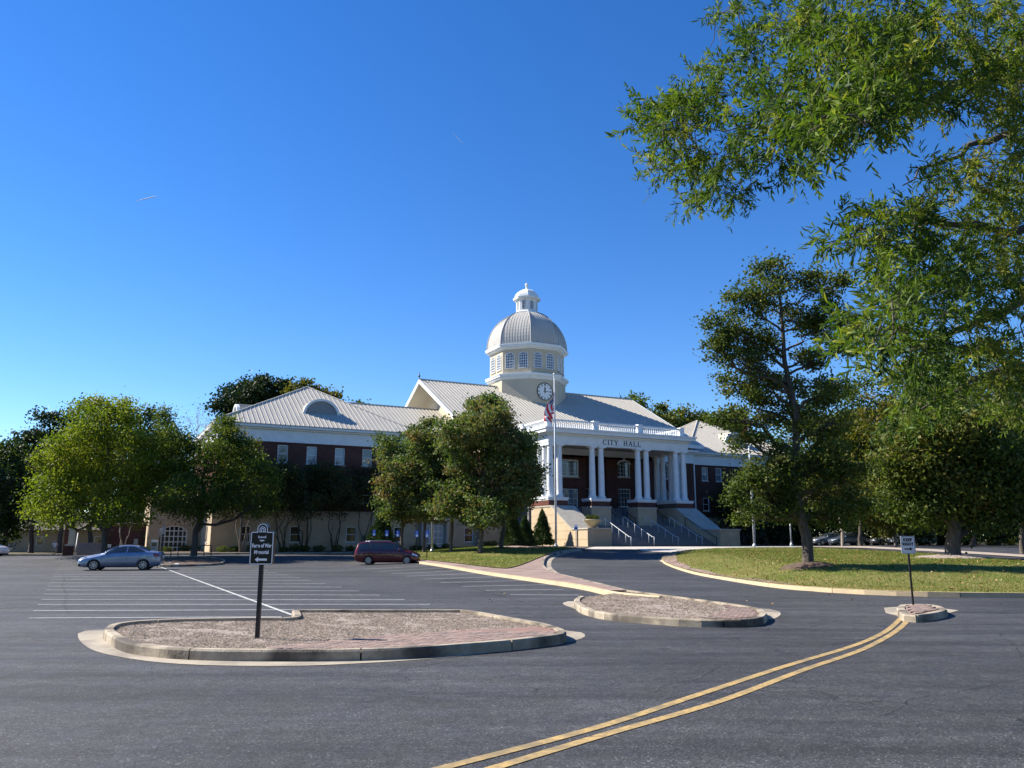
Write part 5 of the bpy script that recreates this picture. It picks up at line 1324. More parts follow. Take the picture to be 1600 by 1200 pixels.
# litter bin, newspaper box
P = at(105, 868, 88); tb = thing('litter_bin', 'dark litter bin beside the brick pier left of the far steps', 'litter bin', (P.x, P.y, 0))
MB().lathe([(.28, 0), (.32, .1), (.32, .9), (.34, .92), (.34, .98)], 18).build('bin_body', blackm, tb, smooth=True); MB().lathe([(.34, .98), (.30, 1.12), (.12, 1.22)], 18).build('lid', blackm, tb, smooth=True)
P = at(240, 869, 78); nb = thing('newspaper_box', 'pale blue and white newspaper box standing behind the silver car boot', 'newspaper box', (P.x, P.y, H(P.x, P.y)), R(15))
MB().box(-.28, .28, -.22, .22, .35, 1.15).build('cabinet', mat('pale_blue_enamel', (.30, .42, .55), None, rough=.4), nb); MB().prism([(-.22, 1.151), (.22, 1.151), (.22, 1.25), (-.22, 1.35)], 0, -.28, .28).build('hood', signwhite, nb)
MB().box(-.2, .2, -.235, -.221, .72, 1.08).build('door_window', glass, nb); MB().box(-.06, .06, -.06, .06, 0, .35).build('pedestal', blackm, nb); MB().box(-.1, .1, -.24, -.222, .5, .56).build('handle', blackm, nb)
# bike racks
def rack(P, rz, label):
    o = thing('bike_rack', label, 'bike rack', P, rz, 'bike racks under the second tree')
    MB().tube([(-.45, 0, .72), (-.42, 0, .84), (-.32, 0, .9), (.38, 0, .9), (.46, 0, .84), (.46, 0, .6), (.46, 0, 0)], .035, 8).build('rail', blackm, o, smooth=True)
    MB().tube([(-.45, 0, .72), (-.40, 0, .62), (-.12, 0, .42), (-.10, 0, .34), (-.10, 0, 0)], .035, 8).build('rail', blackm, o, smooth=True)
    for x in (.46, -.10): MB().lathe([(.08, 0), (.08, .015)], 10, (x, 0, 0)).build('foot_plate', blackm, o)
for px_, lab in ((268, 'black tube bike rack left of the second tree trunk'), (320, 'black tube bike rack right of the second tree trunk')):
    P = at(px_, 877, 66); rack((P.x, P.y, H(P.x, P.y) + .1), R(3), lab)
# wheel stops
for px_, py_, lab in ((265, 880.5, 'short white concrete wheel stop left of its twin near the tree island'), (277, 883.5, 'short white concrete wheel stop right of its twin near the spine line')):
    P = G(px_, py_); o = ob('wheel_stop', MB().prism([(-.09, 0), (.09, 0), (.06, .14), (-.06, .14)], 0, -.25, .25).mesh('wheel_stop', signwhite2), None, (P.x, P.y, .0), R(-35)); tag(o, lab, 'wheel stop')
# dark sign posts seen edge on beside the silver car
for px_, h, lab in ((246, 2.6, 'thin dark sign post just left of its neighbour behind the silver car'), (250.5, 2.75, 'thin dark sign post with an edge-on plate right of its neighbour')):
    P = G(px_, 886); o = thing('sign_post', lab, 'sign post', (P.x, P.y, 0), R(80)); MB().box(-.03, .03, -.03, .03, 0, h).build('post', blackm, o); MB().box(-.16, .16, -.04, -.031, h - .62, h - .05).build('panel', galv, o)
P = G(667, 873); o = thing('sign_post', 'low black post standing on the verge kerb in front of the grove', 'post', (P.x, P.y, H(P.x, P.y)), 0); MB().box(-.04, .04, -.04, .04, 0, .85).build('post', blackm, o); MB().box(-.09, .09, -.06, .06, .72, .9).build('cap', blackm, o)
# ================================================================== person
def person(P, rz):
    o = thing('person', 'person in pale shirt, shorts and white cap walking across the far lot', 'person', P, rz)
    V = [(0, 0, .95), (0, 0, 1.12), (0, 0, 1.30), (0, 0, 1.43), (0, 0, 1.50), (0, -.01, 1.60), (0, -.02, 1.70),
         (.10, 0, .90), (.11, -.10, .50), (.11, .02, .09), (.11, -.13, .04), (-.10, 0, .90), (-.11, .10, .50), (-.11, .26, .12), (-.11, .14, .03),
         (.19, 0, 1.40), (.25, .05, 1.12), (.23, -.12, .93), (.22, -.19, .87), (-.19, 0, 1.40), (-.24, -.04, 1.13), (-.21, -.22, 1.02), (-.19, -.29, .98)]
    E_ = [(0, 1), (1, 2), (2, 3), (3, 4), (4, 5), (5, 6), (0, 7), (7, 8), (8, 9), (9, 10), (0, 11), (11, 12), (12, 13), (13, 14), (3, 15), (15, 16), (16, 17), (17, 18), (3, 19), (19, 20), (20, 21), (21, 22)]
    Rr = [.13, .12, .14, .10, .052, .085, .08, .085, .055, .038, .035, .085, .055, .038, .035, .065, .042, .03, .035, .065, .042, .03, .035]
    me = bpy.data.meshes.new('body'); me.from_pydata(V, E_, []); b = bpy.data.objects.new('body', me); COL.objects.link(b)
    md = b.modifiers.new('s', 'SKIN'); md.use_smooth_shade = True; b.modifiers.new('u', 'SUBSURF').levels = 1
    for k, v in enumerate(me.skin_vertices[0].data): v.radius = (Rr[k], Rr[k] * .85); v.use_root = k == 0
    b.modifiers['u'].render_levels = 1; bpy.context.view_layer.update(); dg = bpy.context.evaluated_depsgraph_get(); m2 = bpy.data.meshes.new_from_object(b.evaluated_get(dg)); bpy.data.objects.remove(b)
    skin = mat('skin', (.33, .19, .13), None, rough=.6); m2.materials.clear(); m2.materials.append(skin); body = ob('body', m2, o)
    # clothes: shells offset from the same surface
    def shell(nm, test, m, off):
        bm = bmesh.new(); bm.from_mesh(m2); bm.normal_update()
        for v in bm.verts: v.co += v.normal * off
        bmesh.ops.delete(bm, geom=[f for f in bm.faces if not test(f.calc_center_median())], context='FACES'); q = bpy.data.meshes.new(nm); bm.to_mesh(q); bm.free(); q.materials.clear(); q.materials.append(m); q.shade_smooth(); ob(nm, q, o)
    shell('shirt', lambda c: .93 < c.z < 1.47 and (abs(c.x) < .17 or c.z > 1.2), mat('pale_shirt', (.55, .56, .55), None), .022)
    shell('shorts', lambda c: .55 < c.z < .97 and abs(c.x) < .2, mat('khaki_shorts', (.36, .30, .22), None), .03)
    shell('cap', lambda c: c.z > 1.675, mat('white_cap', (.75, .75, .74), None), .02)
    shell('shoe', lambda c: c.z < .10, mat('dark_shoe', (.04, .04, .04), None), .012)
    MB().add([(-.07, -.09, 1.70), (.07, -.09, 1.70), (.05, -.19, 1.68), (-.05, -.19, 1.68), (-.07, -.09, 1.69), (.07, -.09, 1.69), (.05, -.19, 1.67), (-.05, -.19, 1.67)], [(0, 1, 2, 3), (7, 6, 5, 4), (2, 1, 5, 6), (3, 2, 6, 7), (0, 3, 7, 4)]).build('cap_peak', MATS['white_cap'], o)
    MB().lathe([(.012, 0), (.02, .01), (.012, .035)], 6, (0, -.105, 1.61)).build('nose', skin, o)
    for x in (-.03, .03): MB().lathe([(.008, -.003), (.010, 0), (.008, .004)], 6, (x, -.093, 1.645), 'y').build('eye', blackm, o)
P = G(84, 868); person((P.x, P.y, 0), R(20))
# ================================================================== brick terrace, steps and piers on the far left
tw = thing('brick_terrace_wall', 'low red brick retaining wall with a pale coping between the steps and the entrance block', 'wall', HO, HROT)
mb = MB().box(-43.0, -39.1, 17.8, 18.2, .1, 3.45); mb.build('brick_wall', brick, tw); MB().box(-43.1, -39.0, 17.7, 18.3, 3.452, 3.6).build('coping', coping, tw)
MB().box(-42.9, -42.3, 17.77, 17.797, 1.0, 1.35).build('sign_plate', signwhite2, tw); MB().box(-40.2, -39.8, 17.75, 17.797, 1.3, 1.9).build('meter_box', galv, tw)
mb = MB()
for k in range(11): mb.box(-42.9 + k * .37, -42.87 + k * .37, 17.98, 18.01, 3.6, 4.5)
mb.box(-43, -39.1, 17.97, 18.02, 4.5, 4.55); mb.build('railing', galv, tw)
st = thing('garden_steps', 'grey steps rising between white handrails at the far left of the hall', 'steps', HO, HROT)
for k in range(9): MB().box(-45.4, -43.2, 17.0 + k * .34, 17.0 + (k + 1) * .34 + .6, .05 + k * .16, .05 + (k + 1) * .16).build('step', stairm, st)
for x in (-45.5, -43.15): MB().tube([(x, 16.8, .05), (x, 16.8, 1.0), (x, 20.2, 2.5), (x, 20.2, 1.3)], .04, 8).build('handrail', whitemetal, st, smooth=True)
for (s, t, w, h, lab) in ((-46.2, 16.6, .8, 3.2, 'tall brick gate pier with pale stone cap left of the far steps'), (-46.0, 15.2, .75, 1.2, 'low brick pier carrying a cream panel in front of the tall pier')):
    P = W(s, t); o = thing('brick_pier', lab, 'pier', (P.x, P.y, 0), HROT, 'piers by the far steps'); MB().box(-w / 2, w / 2, -w / 2, w / 2, 0, h).build('pier', brick, o); MB().box(-w / 2 - .06, w / 2 + .06, -w / 2 - .06, w / 2 + .06, h, h + .14).build('cap', coping, o)
P = W(-45.9, 15.0); o = thing('notice_board', 'upright cream notice board standing on the low brick pier', 'board', (P.x, P.y, 1.34), HROT); MB().box(-.28, .28, -.06, .06, 0, 1.5).build('panel', signwhite if False else mat('cream_board', (.55, .48, .34), None), o); MB().box(-.3, .3, -.07, .07, 1.5, 1.56).build('cap', coping, o)
lb = thing('cream_outbuilding', 'long low cream building glimpsed behind tree trunks at the far left', 'building', (-88, 128, 0), R(6))
MB().box(-24, 30, 0, 8, 0, 3.4).build('wall', stucco, lb); MB().add([(-25, -1, 3.4), (31, -1, 3.4), (31, 9, 3.4), (-25, 9, 3.4), (-20, 4, 5.0), (26, 4, 5.0)], [(0, 1, 5, 4), (1, 2, 5), (2, 3, 4, 5), (3, 0, 4)]).build('roof', mat('dark_shingles', (.06, .05, .045), None), lb)
for k in range(12): q = MB().box(-.6, .6, -.04, .02, 1.0, 2.4).build('window', white, lb, (-22 + 4.4 * k, 0, 0)); MB().box(-.5, .5, -.06, -.041, 1.1, 2.3).build('pane', glass, q)
# concrete walk and bed along the left wing
patch('planting_bed', [W(-38.5, 5.0).xy, W(-34.4, 4.6).xy, W(-22, 4.4).xy, W(-8, 4.6).xy, W(-4, 5.5).xy, W(-4, 8.2).xy, W(-33.6, 7.85).xy, W(-33.85, 16.3).xy, W(-38.9, 16.3).xy], .16, mulch_dark, 1.0, .04)
kb = [W(-39.2, 3.6), W(-33, 3.3), W(-22, 3.2), W(-9, 3.4), W(-6, 3.6)]
kerb(catmull([k.xy for k in kb], False, .8), False, kerbm, side=1)
patch('pavement', [W(-39.2, 3.7).xy, W(-22, 3.3).xy, W(-6, 3.7).xy, W(-4, 5.5).xy, W(-8, 4.6).xy, W(-22, 4.4).xy, W(-34.4, 4.6).xy, W(-38.5, 5.0).xy], .145, concl, 1.2)
# ================================================================== trees
RNG = np.random.default_rng(11)
LM = dict(
    green=leaf_mat('leaf_bright_green', [(.08, .12, .014), (.14, .185, .020), (.21, .24, .030), (.29, .26, .04)], .42),
    mid=leaf_mat('leaf_mid_green', [(.04, .07, .014), (.065, .10, .018), (.105, .145, .024), (.19, .18, .035)], .36),
    dark=leaf_mat('leaf_dark_green', [(.024, .042, .012), (.038, .062, .016), (.065, .095, .022)], .28),
    pine=leaf_mat('pine_needles', [(.020, .036, .014), (.028, .05, .018), (.045, .07, .02)], .15),
    maple=leaf_mat('leaf_turning_maple', [(.045, .080, .026), (.08, .125, .038), (.13, .17, .06), (.18, .15, .06), (.21, .11, .06)], .34),
    myrtle=leaf_mat('leaf_bronze_myrtle', [(.04, .055, .02), (.075, .085, .03), (.13, .105, .04)], .3),
    tulip=leaf_mat('leaf_tall_tree', [(.04, .065, .016), (.07, .10, .022), (.12, .145, .032), (.22, .18, .06)], .34),
    yellow=leaf_mat('leaf_yellow_green', [(.07, .08, .012), (.10, .11, .016), (.15, .13, .022), (.18, .13, .03)], .35),
    oak=leaf_mat('leaf_willow_oak', [(.026, .055, .012), (.05, .095, .016), (.09, .145, .018), (.15, .205, .024), (.24, .23, .045)], .38, .3),
    juniper=leaf_mat('juniper_scale', [(.022, .045, .014), (.035, .065, .018), (.05, .085, .022)], .15),
    shrub=leaf_mat('leaf_shrub', [(.05, .075, .015), (.08, .11, .02), (.13, .14, .035)], .3))
def leaf_cloud(name, cent, size, m, parent=None, aspect=.62, droop=.25, dirs=None, six=False, tone=None):
    """one leaf per centre: a folded lozenge of two or four triangles"""
    n = len(cent); c = np.asarray(cent, float)
    ax = RNG.normal(size=(n, 3)) if dirs is None else dirs + RNG.normal(size=(n, 3)) * .45
    ax[:, 2] -= droop; ax /= np.linalg.norm(ax, axis=1)[:, None]
    up = RNG.normal(size=(n, 3)); up[:, 2] += .9
    sd_ = np.cross(ax, up); sd_ /= np.linalg.norm(sd_, axis=1)[:, None] + 1e-9; nr = np.cross(sd_, ax)
    s = size * RNG.uniform(.65, 1.25, n)[:, None]; w = s * aspect * .5
    if six:
        pts = np.stack([c - ax * s * .5, c - ax * s * .12 + sd_ * w + nr * s * .04, c + ax * s * .22 + sd_ * w * .8 + nr * s * .03, c + ax * s * .5 - nr * s * .06, c + ax * s * .22 - sd_ * w * .8 + nr * s * .03, c - ax * s * .12 - sd_ * w + nr * s * .04], 1)
        k = 6; F = [[0, 1, 5], [1, 2, 4, 5], [2, 3, 4]]
        ls = [3, 4, 3]; base = np.concatenate([np.array(f) for f in F])
        li = (np.arange(n)[:, None] * 6 + base[None]).ravel(); tot = np.tile(ls, n); npoly = 3 * n
    else:
        pts = np.stack([c - ax * s * .5, c + sd_ * w + nr * s * .10, c + ax * s * .5, c - sd_ * w + nr * s * .10], 1)
        k = 4; li = np.arange(4 * n); tot = np.full(n, 4); npoly = n
    me = bpy.data.meshes.new(name); me.vertices.add(k * n); me.vertices.foreach_set('co', pts.reshape(-1))
    me.loops.add(len(li)); me.loops.foreach_set('vertex_index', li.astype(np.int32)); me.polygons.add(npoly)
    st = np.concatenate([[0], np.cumsum(tot)[:-1]]); me.polygons.foreach_set('loop_start', st.astype(np.int32))
    me.update(calc_edges=True)
    t = (RNG.beta(2, 2.6, n) if tone is None else np.clip(tone + RNG.normal(0, .13, n), 0, 1))
    a = me.attributes.new('tone', 'FLOAT', 'POINT'); a.data.foreach_set('value', np.repeat(t, k).astype(np.float32))
    me.materials.append(m)
    return ob(name, me, parent)
def branch(mb, a, b_, r0, r1, seg=5, wob=.06, n=6, sag=0.0):
    a, b_ = Vector(a), Vector(b_); L = (b_ - a).length; pts = []
    for k in range(seg + 1):
        u = k / seg; p = a.lerp(b_, u)
        if 0 < k < seg: p += Vector(RNG.normal(size=3)) * L * wob * math.sin(math.pi * u)
        p.z += sag * L * math.sin(math.pi * u); pts.append(p)
    mb.tube(pts, [r0 + (r1 - r0) * k / seg for k in range(seg + 1)], n, cap=True); return pts
DENS = 1.0
def tree(name, label, group, Y, base_px, lobes, m, n=14000, leaf=.16, tr=.2, bark=None, cl=None, seed=0, stems=1, fork=.42, cat='tree', depth=1.0, clump=.42, base=None, trunk_top=None, dirn=None, sats=3, solid=.5, aspect=.62, tone_by=True, lean=0.0, nbr=None):
    """lobes: (px, py, rx px, ry px[, metres nearer/farther]) of the crown as it stands at distance Y"""
    global RNG
    n = int(n * DENS); leaf = leaf * 1.45; clump = clump * 1.08
    RNG = np.random.default_rng(seed + 100); k = Y / 1250.0
    L = []
    for l in lobes:
        dy = l[4] if len(l) > 4 else RNG.uniform(-.45, .45) * 60 * k * depth
        c = at(l[0], l[1], Y + dy); L.append((np.array(c), np.array([l[2] * k, max(l[2] * k * depth, l[3] * k * .7), l[3] * k * 1.02])))
    main = list(L); SAT = []
    for c_, r_ in main:                       # smaller boughs standing out of the crown
        for _ in range(sats):
            dd = RNG.normal(size=3); dd /= np.linalg.norm(dd); dd[2] = abs(dd[2]) * .9 if RNG.uniform() < .6 else dd[2]
            SAT.append((c_ + dd * r_ * RNG.uniform(.85, 1.12), r_ * RNG.uniform(.24, .42)))
    if base is None: bx = at(base_px, 860, Y).x; base = Vector((bx, Y, H(bx, Y)))
    else: base = Vector(base)
    root = thing(name, label, cat, base, 0, group); bv = np.array(base)
    LA = [(c_, r_ * .93) for c_, r_ in L] + SAT; vol = np.array([l[1][0] * l[1][2] for l in LA]); vol /= vol.sum()
    ncl = cl or max(30, n // 60); cents = []; tones = []
    for (c, r), v in zip(LA, vol):
        q = max(4, int(ncl * v)); d = RNG.normal(size=(q, 3)); d /= np.linalg.norm(d, axis=1)[:, None]
        rad = RNG.uniform(solid ** 3, 1, q) ** (1 / 3); p = c + d * rad[:, None] * r
        cents.append(p); tones.append(np.full(q, RNG.uniform(.25, .65)))
    C = np.concatenate(cents); T = np.concatenate(tones) + RNG.normal(0, .14, len(C))
    C = C[C[:, 2] > base.z + .6]; T = T[:len(C)]
    per = np.maximum(6, RNG.poisson(n / len(C), len(C))); rc = np.repeat(np.arange(len(C)), per)
    cs = RNG.uniform(.7, 1.35, len(C))[rc] * clump
    g = RNG.normal(size=(len(rc), 3)); g *= cs[:, None]; g[:, 2] *= .62
    P = C[rc] + g; P = P[P[:, 2] > base.z + .35]
    tt = T[rc][:len(P)]
    f = leaf_cloud('crown', P - bv, leaf, m, root, aspect, tone=tt)
    # wood
    mb = MB(); zmin = min(c[2] - r[2] for c, r in L); zmax = max(c[2] + r[2] * .6 for c, r in L); mean = sum(c * v for (c, r), v in zip(LA, vol))
    top = trunk_top if trunk_top is not None else np.array([base.x + (mean[0] - base.x) * .7, base.y + (mean[1] - base.y) * .7, base.z + (zmax - base.z) * .86])
    top = np.array(top)
    if stems == 1:
        spine = []; S_ = 10
        for q in range(S_ + 1):
            u = q / S_; p = np.array(base) * (1 - u) + top * u; p[:2] += RNG.normal(size=2) * .05 * (zmax - base.z) * .25 * math.sin(math.pi * u); spine.append(p)
        rr = [tr * (1.35 if q == 0 else 1) * (1 - .9 * q / S_) + .02 for q in range(S_ + 1)]
        mb.tube([Vector(spine[0]) - base - Vector((0, 0, .15))] + [Vector(spine[0] * .93 + spine[1] * .07) - base] + [Vector(p) - base for p in spine[1:]], [tr * 1.55, tr * 1.08] + rr[1:], 10)
        spine = np.array(spine)
    else:
        spine = None; tips = []
        for q in range(stems):
            a = 2 * math.pi * q / stems + .4; h = base.z + (zmin - base.z) * 1.15 + .5
            tip = Vector((base.x + math.cos(a) * .25 * (mean[2] - base.z), base.y + math.sin(a) * .2 * (mean[2] - base.z), mean[2])); 
            pp = branch(mb, Vector((math.cos(a) * tr * .9, math.sin(a) * tr * .9, -.1)), tip - base, tr * .75, tr * .25, 7, .03, 7); tips.append(np.array(tip))
    for (c, r) in L:
        if spine is not None:
            hh = c[2] - r[2] * .2 - np.linalg.norm((c - base)[:2]) * .45
            fz = np.clip((hh - base.z) / (top[2] - base.z), .16 if fork < .2 else fork * .7, .93); q = fz * (len(spine) - 1); i = int(q); s0 = spine[i] + (spine[min(i + 1, len(spine) - 1)] - spine[i]) * (q - i); rb = tr * (1 - .9 * fz) * .6 + .015
        else: s0 = min(tips, key=lambda t: np.linalg.norm(t - c)); s0 = s0 * .8 + bv * .2; rb = tr * .3
        pp = branch(mb, Vector(s0) - base, Vector(c) - base, rb, rb * .35 + .01, 6, .07, 6, .04)
        own = C[(((C - c) / r) ** 2).sum(1) < 1.1]
        if len(own):
            for w in own[RNG.choice(len(own), min(len(own), nbr or 16), replace=False)]:
                s1 = pp[RNG.integers(2, len(pp))]; branch(mb, s1, Vector(w) - base, max(.012, rb * .3), .006, 3, .08, 4)
    mb.build('trunk', bark or barkm, root, smooth=True)
    return root
# ---- left side of the lot
tree('shade_tree', 'broad bright green tree left of the hall, its low crown above the far steps', None, 67, 163,
     [(150, 700, 62, 55), (165, 660, 50, 36), (95, 765, 48, 42), (120, 720, 45, 40), (215, 705, 36, 42), (205, 765, 46, 42), (72, 800, 32, 26), (125, 805, 50, 22), (85, 725, 28, 26), (190, 645, 28, 20), (160, 640, 22, 16), (165, 765, 60, 45), (235, 740, 18, 40), (205, 800, 40, 20)],
     LM['green'], 44000, .155, .24, seed=1, clump=.42, fork=.25)
tree('shade_tree', 'dark green tree with a yellowing top in front of the hall left corner', None, 68.5, 303,
     [(300, 775, 62, 34), (330, 725, 48, 42), (380, 760, 50, 36), (262, 712, 24, 32), (285, 690, 26, 22), (405, 790, 36, 20), (258, 780, 26, 26), (352, 690, 24, 24), (256, 660, 10, 16), (415, 745, 20, 28), (325, 790, 50, 24), (270, 745, 26, 30), (385, 715, 22, 22), (350, 665, 14, 12)],
     LM['mid'], 34000, .15, .26, seed=2, clump=.38, fork=.25)
tree('shade_tree', 'small yellow green treetop rising between the two left trees before the pavilion roof', None, 78, 375,
     [(365, 690, 20, 24), (392, 715, 22, 30), (345, 710, 14, 20), (375, 735, 30, 26)], LM['yellow'], 7000, .15, .1, seed=3, clump=.3, fork=.2)
tree('bare_shrub', 'leafless pale branched shrub before the brick terrace wall', None, 80, 191, [(180, 815, 12, 9), (204, 812, 12, 10)], LM['myrtle'], 220, .10, .12, bark=bark_pale, seed=4, stems=3, cl=30, nbr=10)
tree('bare_tree', 'bare twiggy treetop sticking up behind the second tree', None, 96, 305, [(292, 655, 10, 14), (308, 650, 14, 16), (325, 662, 8, 12), (300, 690, 16, 20)], LM['myrtle'], 120, .1, .12, bark=bark_pale, seed=5, cl=40, nbr=26)
# crepe myrtles along the left wing
for k, (px_, dx, sc, lab) in enumerate(((378, 0, 1.0, 'first bronze crepe myrtle right of the dark tree, trunks pale'), (440, 0, 1.0, 'second bronze crepe myrtle along the left wing'), (475, 0, 1.05, 'third bronze crepe myrtle along the left wing'), (522, 0, 1.05, 'fourth bronze crepe myrtle along the left wing'), (568, 0, .95, 'last bronze crepe myrtle behind the red minivan'))):
    P = W(-31.0 + [0, 6.0, 8.6, 12.6, 16.2][k], 5.9); Y = P.y
    tree('crepe_myrtle', lab, 'crepe myrtles along the left wing', Y, px_, [(px_ - 16, 772, 18, 20 + 4 * (k % 3)), (px_ + 14, 765 + 5 * (k % 2), 22, 24), (px_ + (k % 3) * 4, 745 - 4 * (k % 2), 20, 16), (px_ + 2, 790 + 4 * (k % 2), 26, 12 + 5 * (k % 3)), (px_ - 24, 752 + 6 * (k % 3), 12, 14), (px_ + 22, 742, 12, 12)], LM['myrtle'], 9000, .14, .09, seed=10 + k, stems=5, clump=.36, solid=.3, sats=4, bark=bark_pale if k == 0 else None)
# grove in front of the centre
grove = 'turning maples in the grove before the hall'
tree('maple_tree', 'leftmost maple of the grove, thin trunk just right of the minivan roof', grove, 70, 627, [(622, 705, 34, 34), (612, 745, 30, 30), (640, 770, 36, 30), (606, 785, 22, 20), (620, 806, 26, 14), (650, 808, 26, 16), (648, 720, 26, 34), (600, 720, 14, 18)], LM['maple'], 16000, .175, .14, seed=20, clump=.30)
tree('maple_tree', 'second maple from the left in the grove, crown merging below the gable', grove, 68, 662, [(662, 685, 30, 28), (655, 710, 32, 32), (680, 745, 36, 38), (668, 795, 32, 26), (682, 700, 28, 26), (675, 770, 34, 30), (690, 705, 20, 26), (640, 745, 20, 30)], LM['maple'], 16000, .175, .14, seed=21, clump=.30)
tree('maple_tree', 'middle maple of the grove with a sunlit mossy trunk', grove, 66, 705, [(705, 750, 40, 36), (700, 790, 36, 22), (718, 705, 30, 34), (730, 795, 20, 16), (722, 668, 18, 20)], LM['maple'], 16000, .175, .15, seed=22, clump=.30)
tree('maple_tree', 'tallest maple of the grove with the thick pale trunk, topping the portico', grove, 63, 751, [(757, 642, 32, 24), (735, 672, 44, 32), (715, 700, 24, 30), (770, 665, 40, 30), (820, 745, 22, 26), (775, 690, 36, 36), (745, 725, 50, 40), (790, 735, 38, 42), (760, 775, 56, 34), (725, 790, 24, 22), (805, 700, 24, 30), (765, 800, 40, 20), (760, 628, 12, 12), (815, 770, 22, 22)], LM['maple'], 34000, .175, .20, seed=23, clump=.32)
tree('maple_tree', 'darkest and rightmost maple of the grove, leaning boughs beside the flagpole', grove, 68, 783, [(800, 735, 34, 50), (825, 745, 18, 16), (790, 790, 32, 22), (815, 700, 20, 24), (826, 775, 16, 12), (820, 720, 20, 22)], LM['mid'], 16000, .175, .17, seed=24, clump=.30)
# tall lawn tree
T1 = G(1263, 889)
tree('tall_lawn_tree', 'tall open crowned tree on the lawn with a mulched foot, sky showing through', None, T1.y, 1263,
     [(1208, 425, 34, 24), (1195, 462, 46, 26), (1165, 480, 34, 22), (1262, 440, 28, 22), (1298, 452, 24, 24), (1300, 485, 26, 26), (1130, 515, 32, 20), (1172, 520, 38, 22), (1235, 500, 34, 24), (1120, 550, 26, 20), (1158, 558, 34, 18), (1210, 545, 30, 20), (1290, 520, 32, 24), (1320, 545, 22, 18),
      (1150, 600, 28, 22), (1185, 590, 36, 26), (1265, 560, 30, 20), (1150, 655, 34, 22), (1190, 640, 40, 26), (1240, 610, 34, 24), (1295, 610, 34, 26), (1165, 690, 30, 16), (1240, 660, 34, 26), (1300, 660, 34, 26), (1285, 715, 40, 26), (1225, 720, 26, 18),
      (1170, 755, 34, 28), (1160, 797, 28, 22), (1198, 795, 28, 22), (1200, 745, 30, 30), (1222, 790, 22, 20), (1285, 770, 46, 26), (1320, 745, 30, 26), (1235, 765, 24, 20), (1300, 808, 38, 20), (1240, 808, 20, 14), (1335, 790, 24, 22), (1275, 735, 40, 30)],
     LM['tulip'], 50000, .105, .23, seed=30, base=T1, clump=.22, fork=.15, solid=.3, trunk_top=at(1212, 430, T1.y), depth=.9, nbr=18)
ring = MB(); ring.lathe([(1.35, -.06), (1.0, .08), (.55, .16), (.2, .2)], 28); vv = ring.v; rr_ = random.Random(4); ring.v = [(x * rr_.uniform(.85, 1.15), y * rr_.uniform(.85, 1.15), z) for x, y, z in vv]
ring.v = [(x, y, z + H(T1.x + x, T1.y + y) - T1.z) for x, y, z in ring.v]
tag(ring.build('mulch_ring', mulch_dark, None, (T1.x, T1.y, T1.z + .12), smooth=True), 'dark heaped mulch ring round the foot of the tall lawn tree', 'mulch')
T2 = G(1490, 875)
tree('lawn_tree', 'big dark crowned tree on the right lawn with a pale trunk foot', None, T2.y, 1490,
     [(1500, 770, 70, 34), (1450, 730, 60, 40), (1545, 730, 60, 44), (1490, 680, 60, 44), (1430, 690, 40, 34), (1415, 780, 36, 26), (1570, 790, 40, 34), (1520, 805, 40, 20), (1450, 800, 40, 22), (1540, 670, 40, 36), (1465, 640, 44, 30), (1400, 740, 30, 30)],
     LM['tulip'], 42000, .17, .42, seed=31, base=T2, clump=.5, fork=.2, depth=.8)
ring2 = MB(); ring2.lathe([(2.4, 0), (1.8, .10), (.9, .2), (.2, .24)], 28); ring2.v = [(x * rr_.uniform(.85, 1.15), y * rr_.uniform(.85, 1.15), z) for x, y, z in ring2.v]; ring2.v = [(x, y, z + H(T2.x + x, T2.y + y) - T2.z) for x, y, z in ring2.v]; tag(ring2.build('mulch_ring', mulchm, None, (T2.x, T2.y, T2.z + .08), smooth=True), 'tan straw ring round the foot of the big right lawn tree', 'mulch')
for k, (bx, py, Y, lobes, mm, tr, lab) in enumerate((
    (1317, 856, 78, [(1305, 770, 34, 26), (1335, 790, 26, 20), (1310, 740, 30, 24)], 'yellow', .13, 'slim pale trunked young tree just right of the tall lawn tree'),
    (1400, 858, 80, [(1395, 770, 42, 34), (1375, 735, 30, 26), (1415, 805, 36, 24), (1370, 800, 30, 24), (1385, 825, 26, 14)], 'yellow', .13, 'slim white barked young tree left of the keep right sign'),
    (1521, 866, 78, [(1525, 800, 32, 20), (1550, 790, 24, 18), (1500, 790, 20, 14)], 'yellow', .2, 'low yellow green tree just right of the big dark lawn tree'),
    (1597, 883, 57, [(1590, 790, 30, 26), (1565, 800, 24, 18), (1610, 760, 34, 34), (1580, 740, 30, 28)], 'mid', .16, 'tree at the right picture edge with a dark slim trunk'),
    (1345, 856, 90, [(1350, 790, 26, 26), (1330, 760, 28, 30), (1365, 750, 28, 30)], 'mid', .2, 'dark trunked tree between the two slim pale ones'))):
    tree('lawn_tree', lab, 'small trees beyond the right lawn', Y, bx, lobes, LM[mm], 9000, .17, tr, bark=bark_pale if k in (0, 1) else None, seed=40 + k, clump=.36)
# right forest
fr = [(1240, 118, 640, 'mid'), (1290, 112, 600, 'dark'), (1335, 120, 590, 'mid'), (1370, 108, 610, 'yellow'), (1400, 125, 575, 'dark'), (1440, 112, 560, 'mid'), (1470, 104, 600, 'dark'), (1510, 118, 560, 'mid'), (1548, 106, 590, 'dark'), (1580, 112, 570, 'mid'), (1620, 100, 560, 'dark'), (1660, 110, 540, 'mid'), (1700, 95, 560, 'dark'), (1420, 95, 660, 'dark'), (1560, 92, 650, 'dark')]
wh_ = ['behind the tall lawn tree', 'right of the tall lawn tree crown', 'left part of the right woodland', 'yellowish one behind the white barked young tree', 'above the keep right sign', 'highest left of the big dark tree', 'directly behind the big dark tree', 'just right of the big dark tree top', 'second right of the big dark tree', 'near the right edge', 'at the right edge, low', 'beyond the right edge', 'outermost on the right', 'nearer one behind the white van', 'nearer one at right']
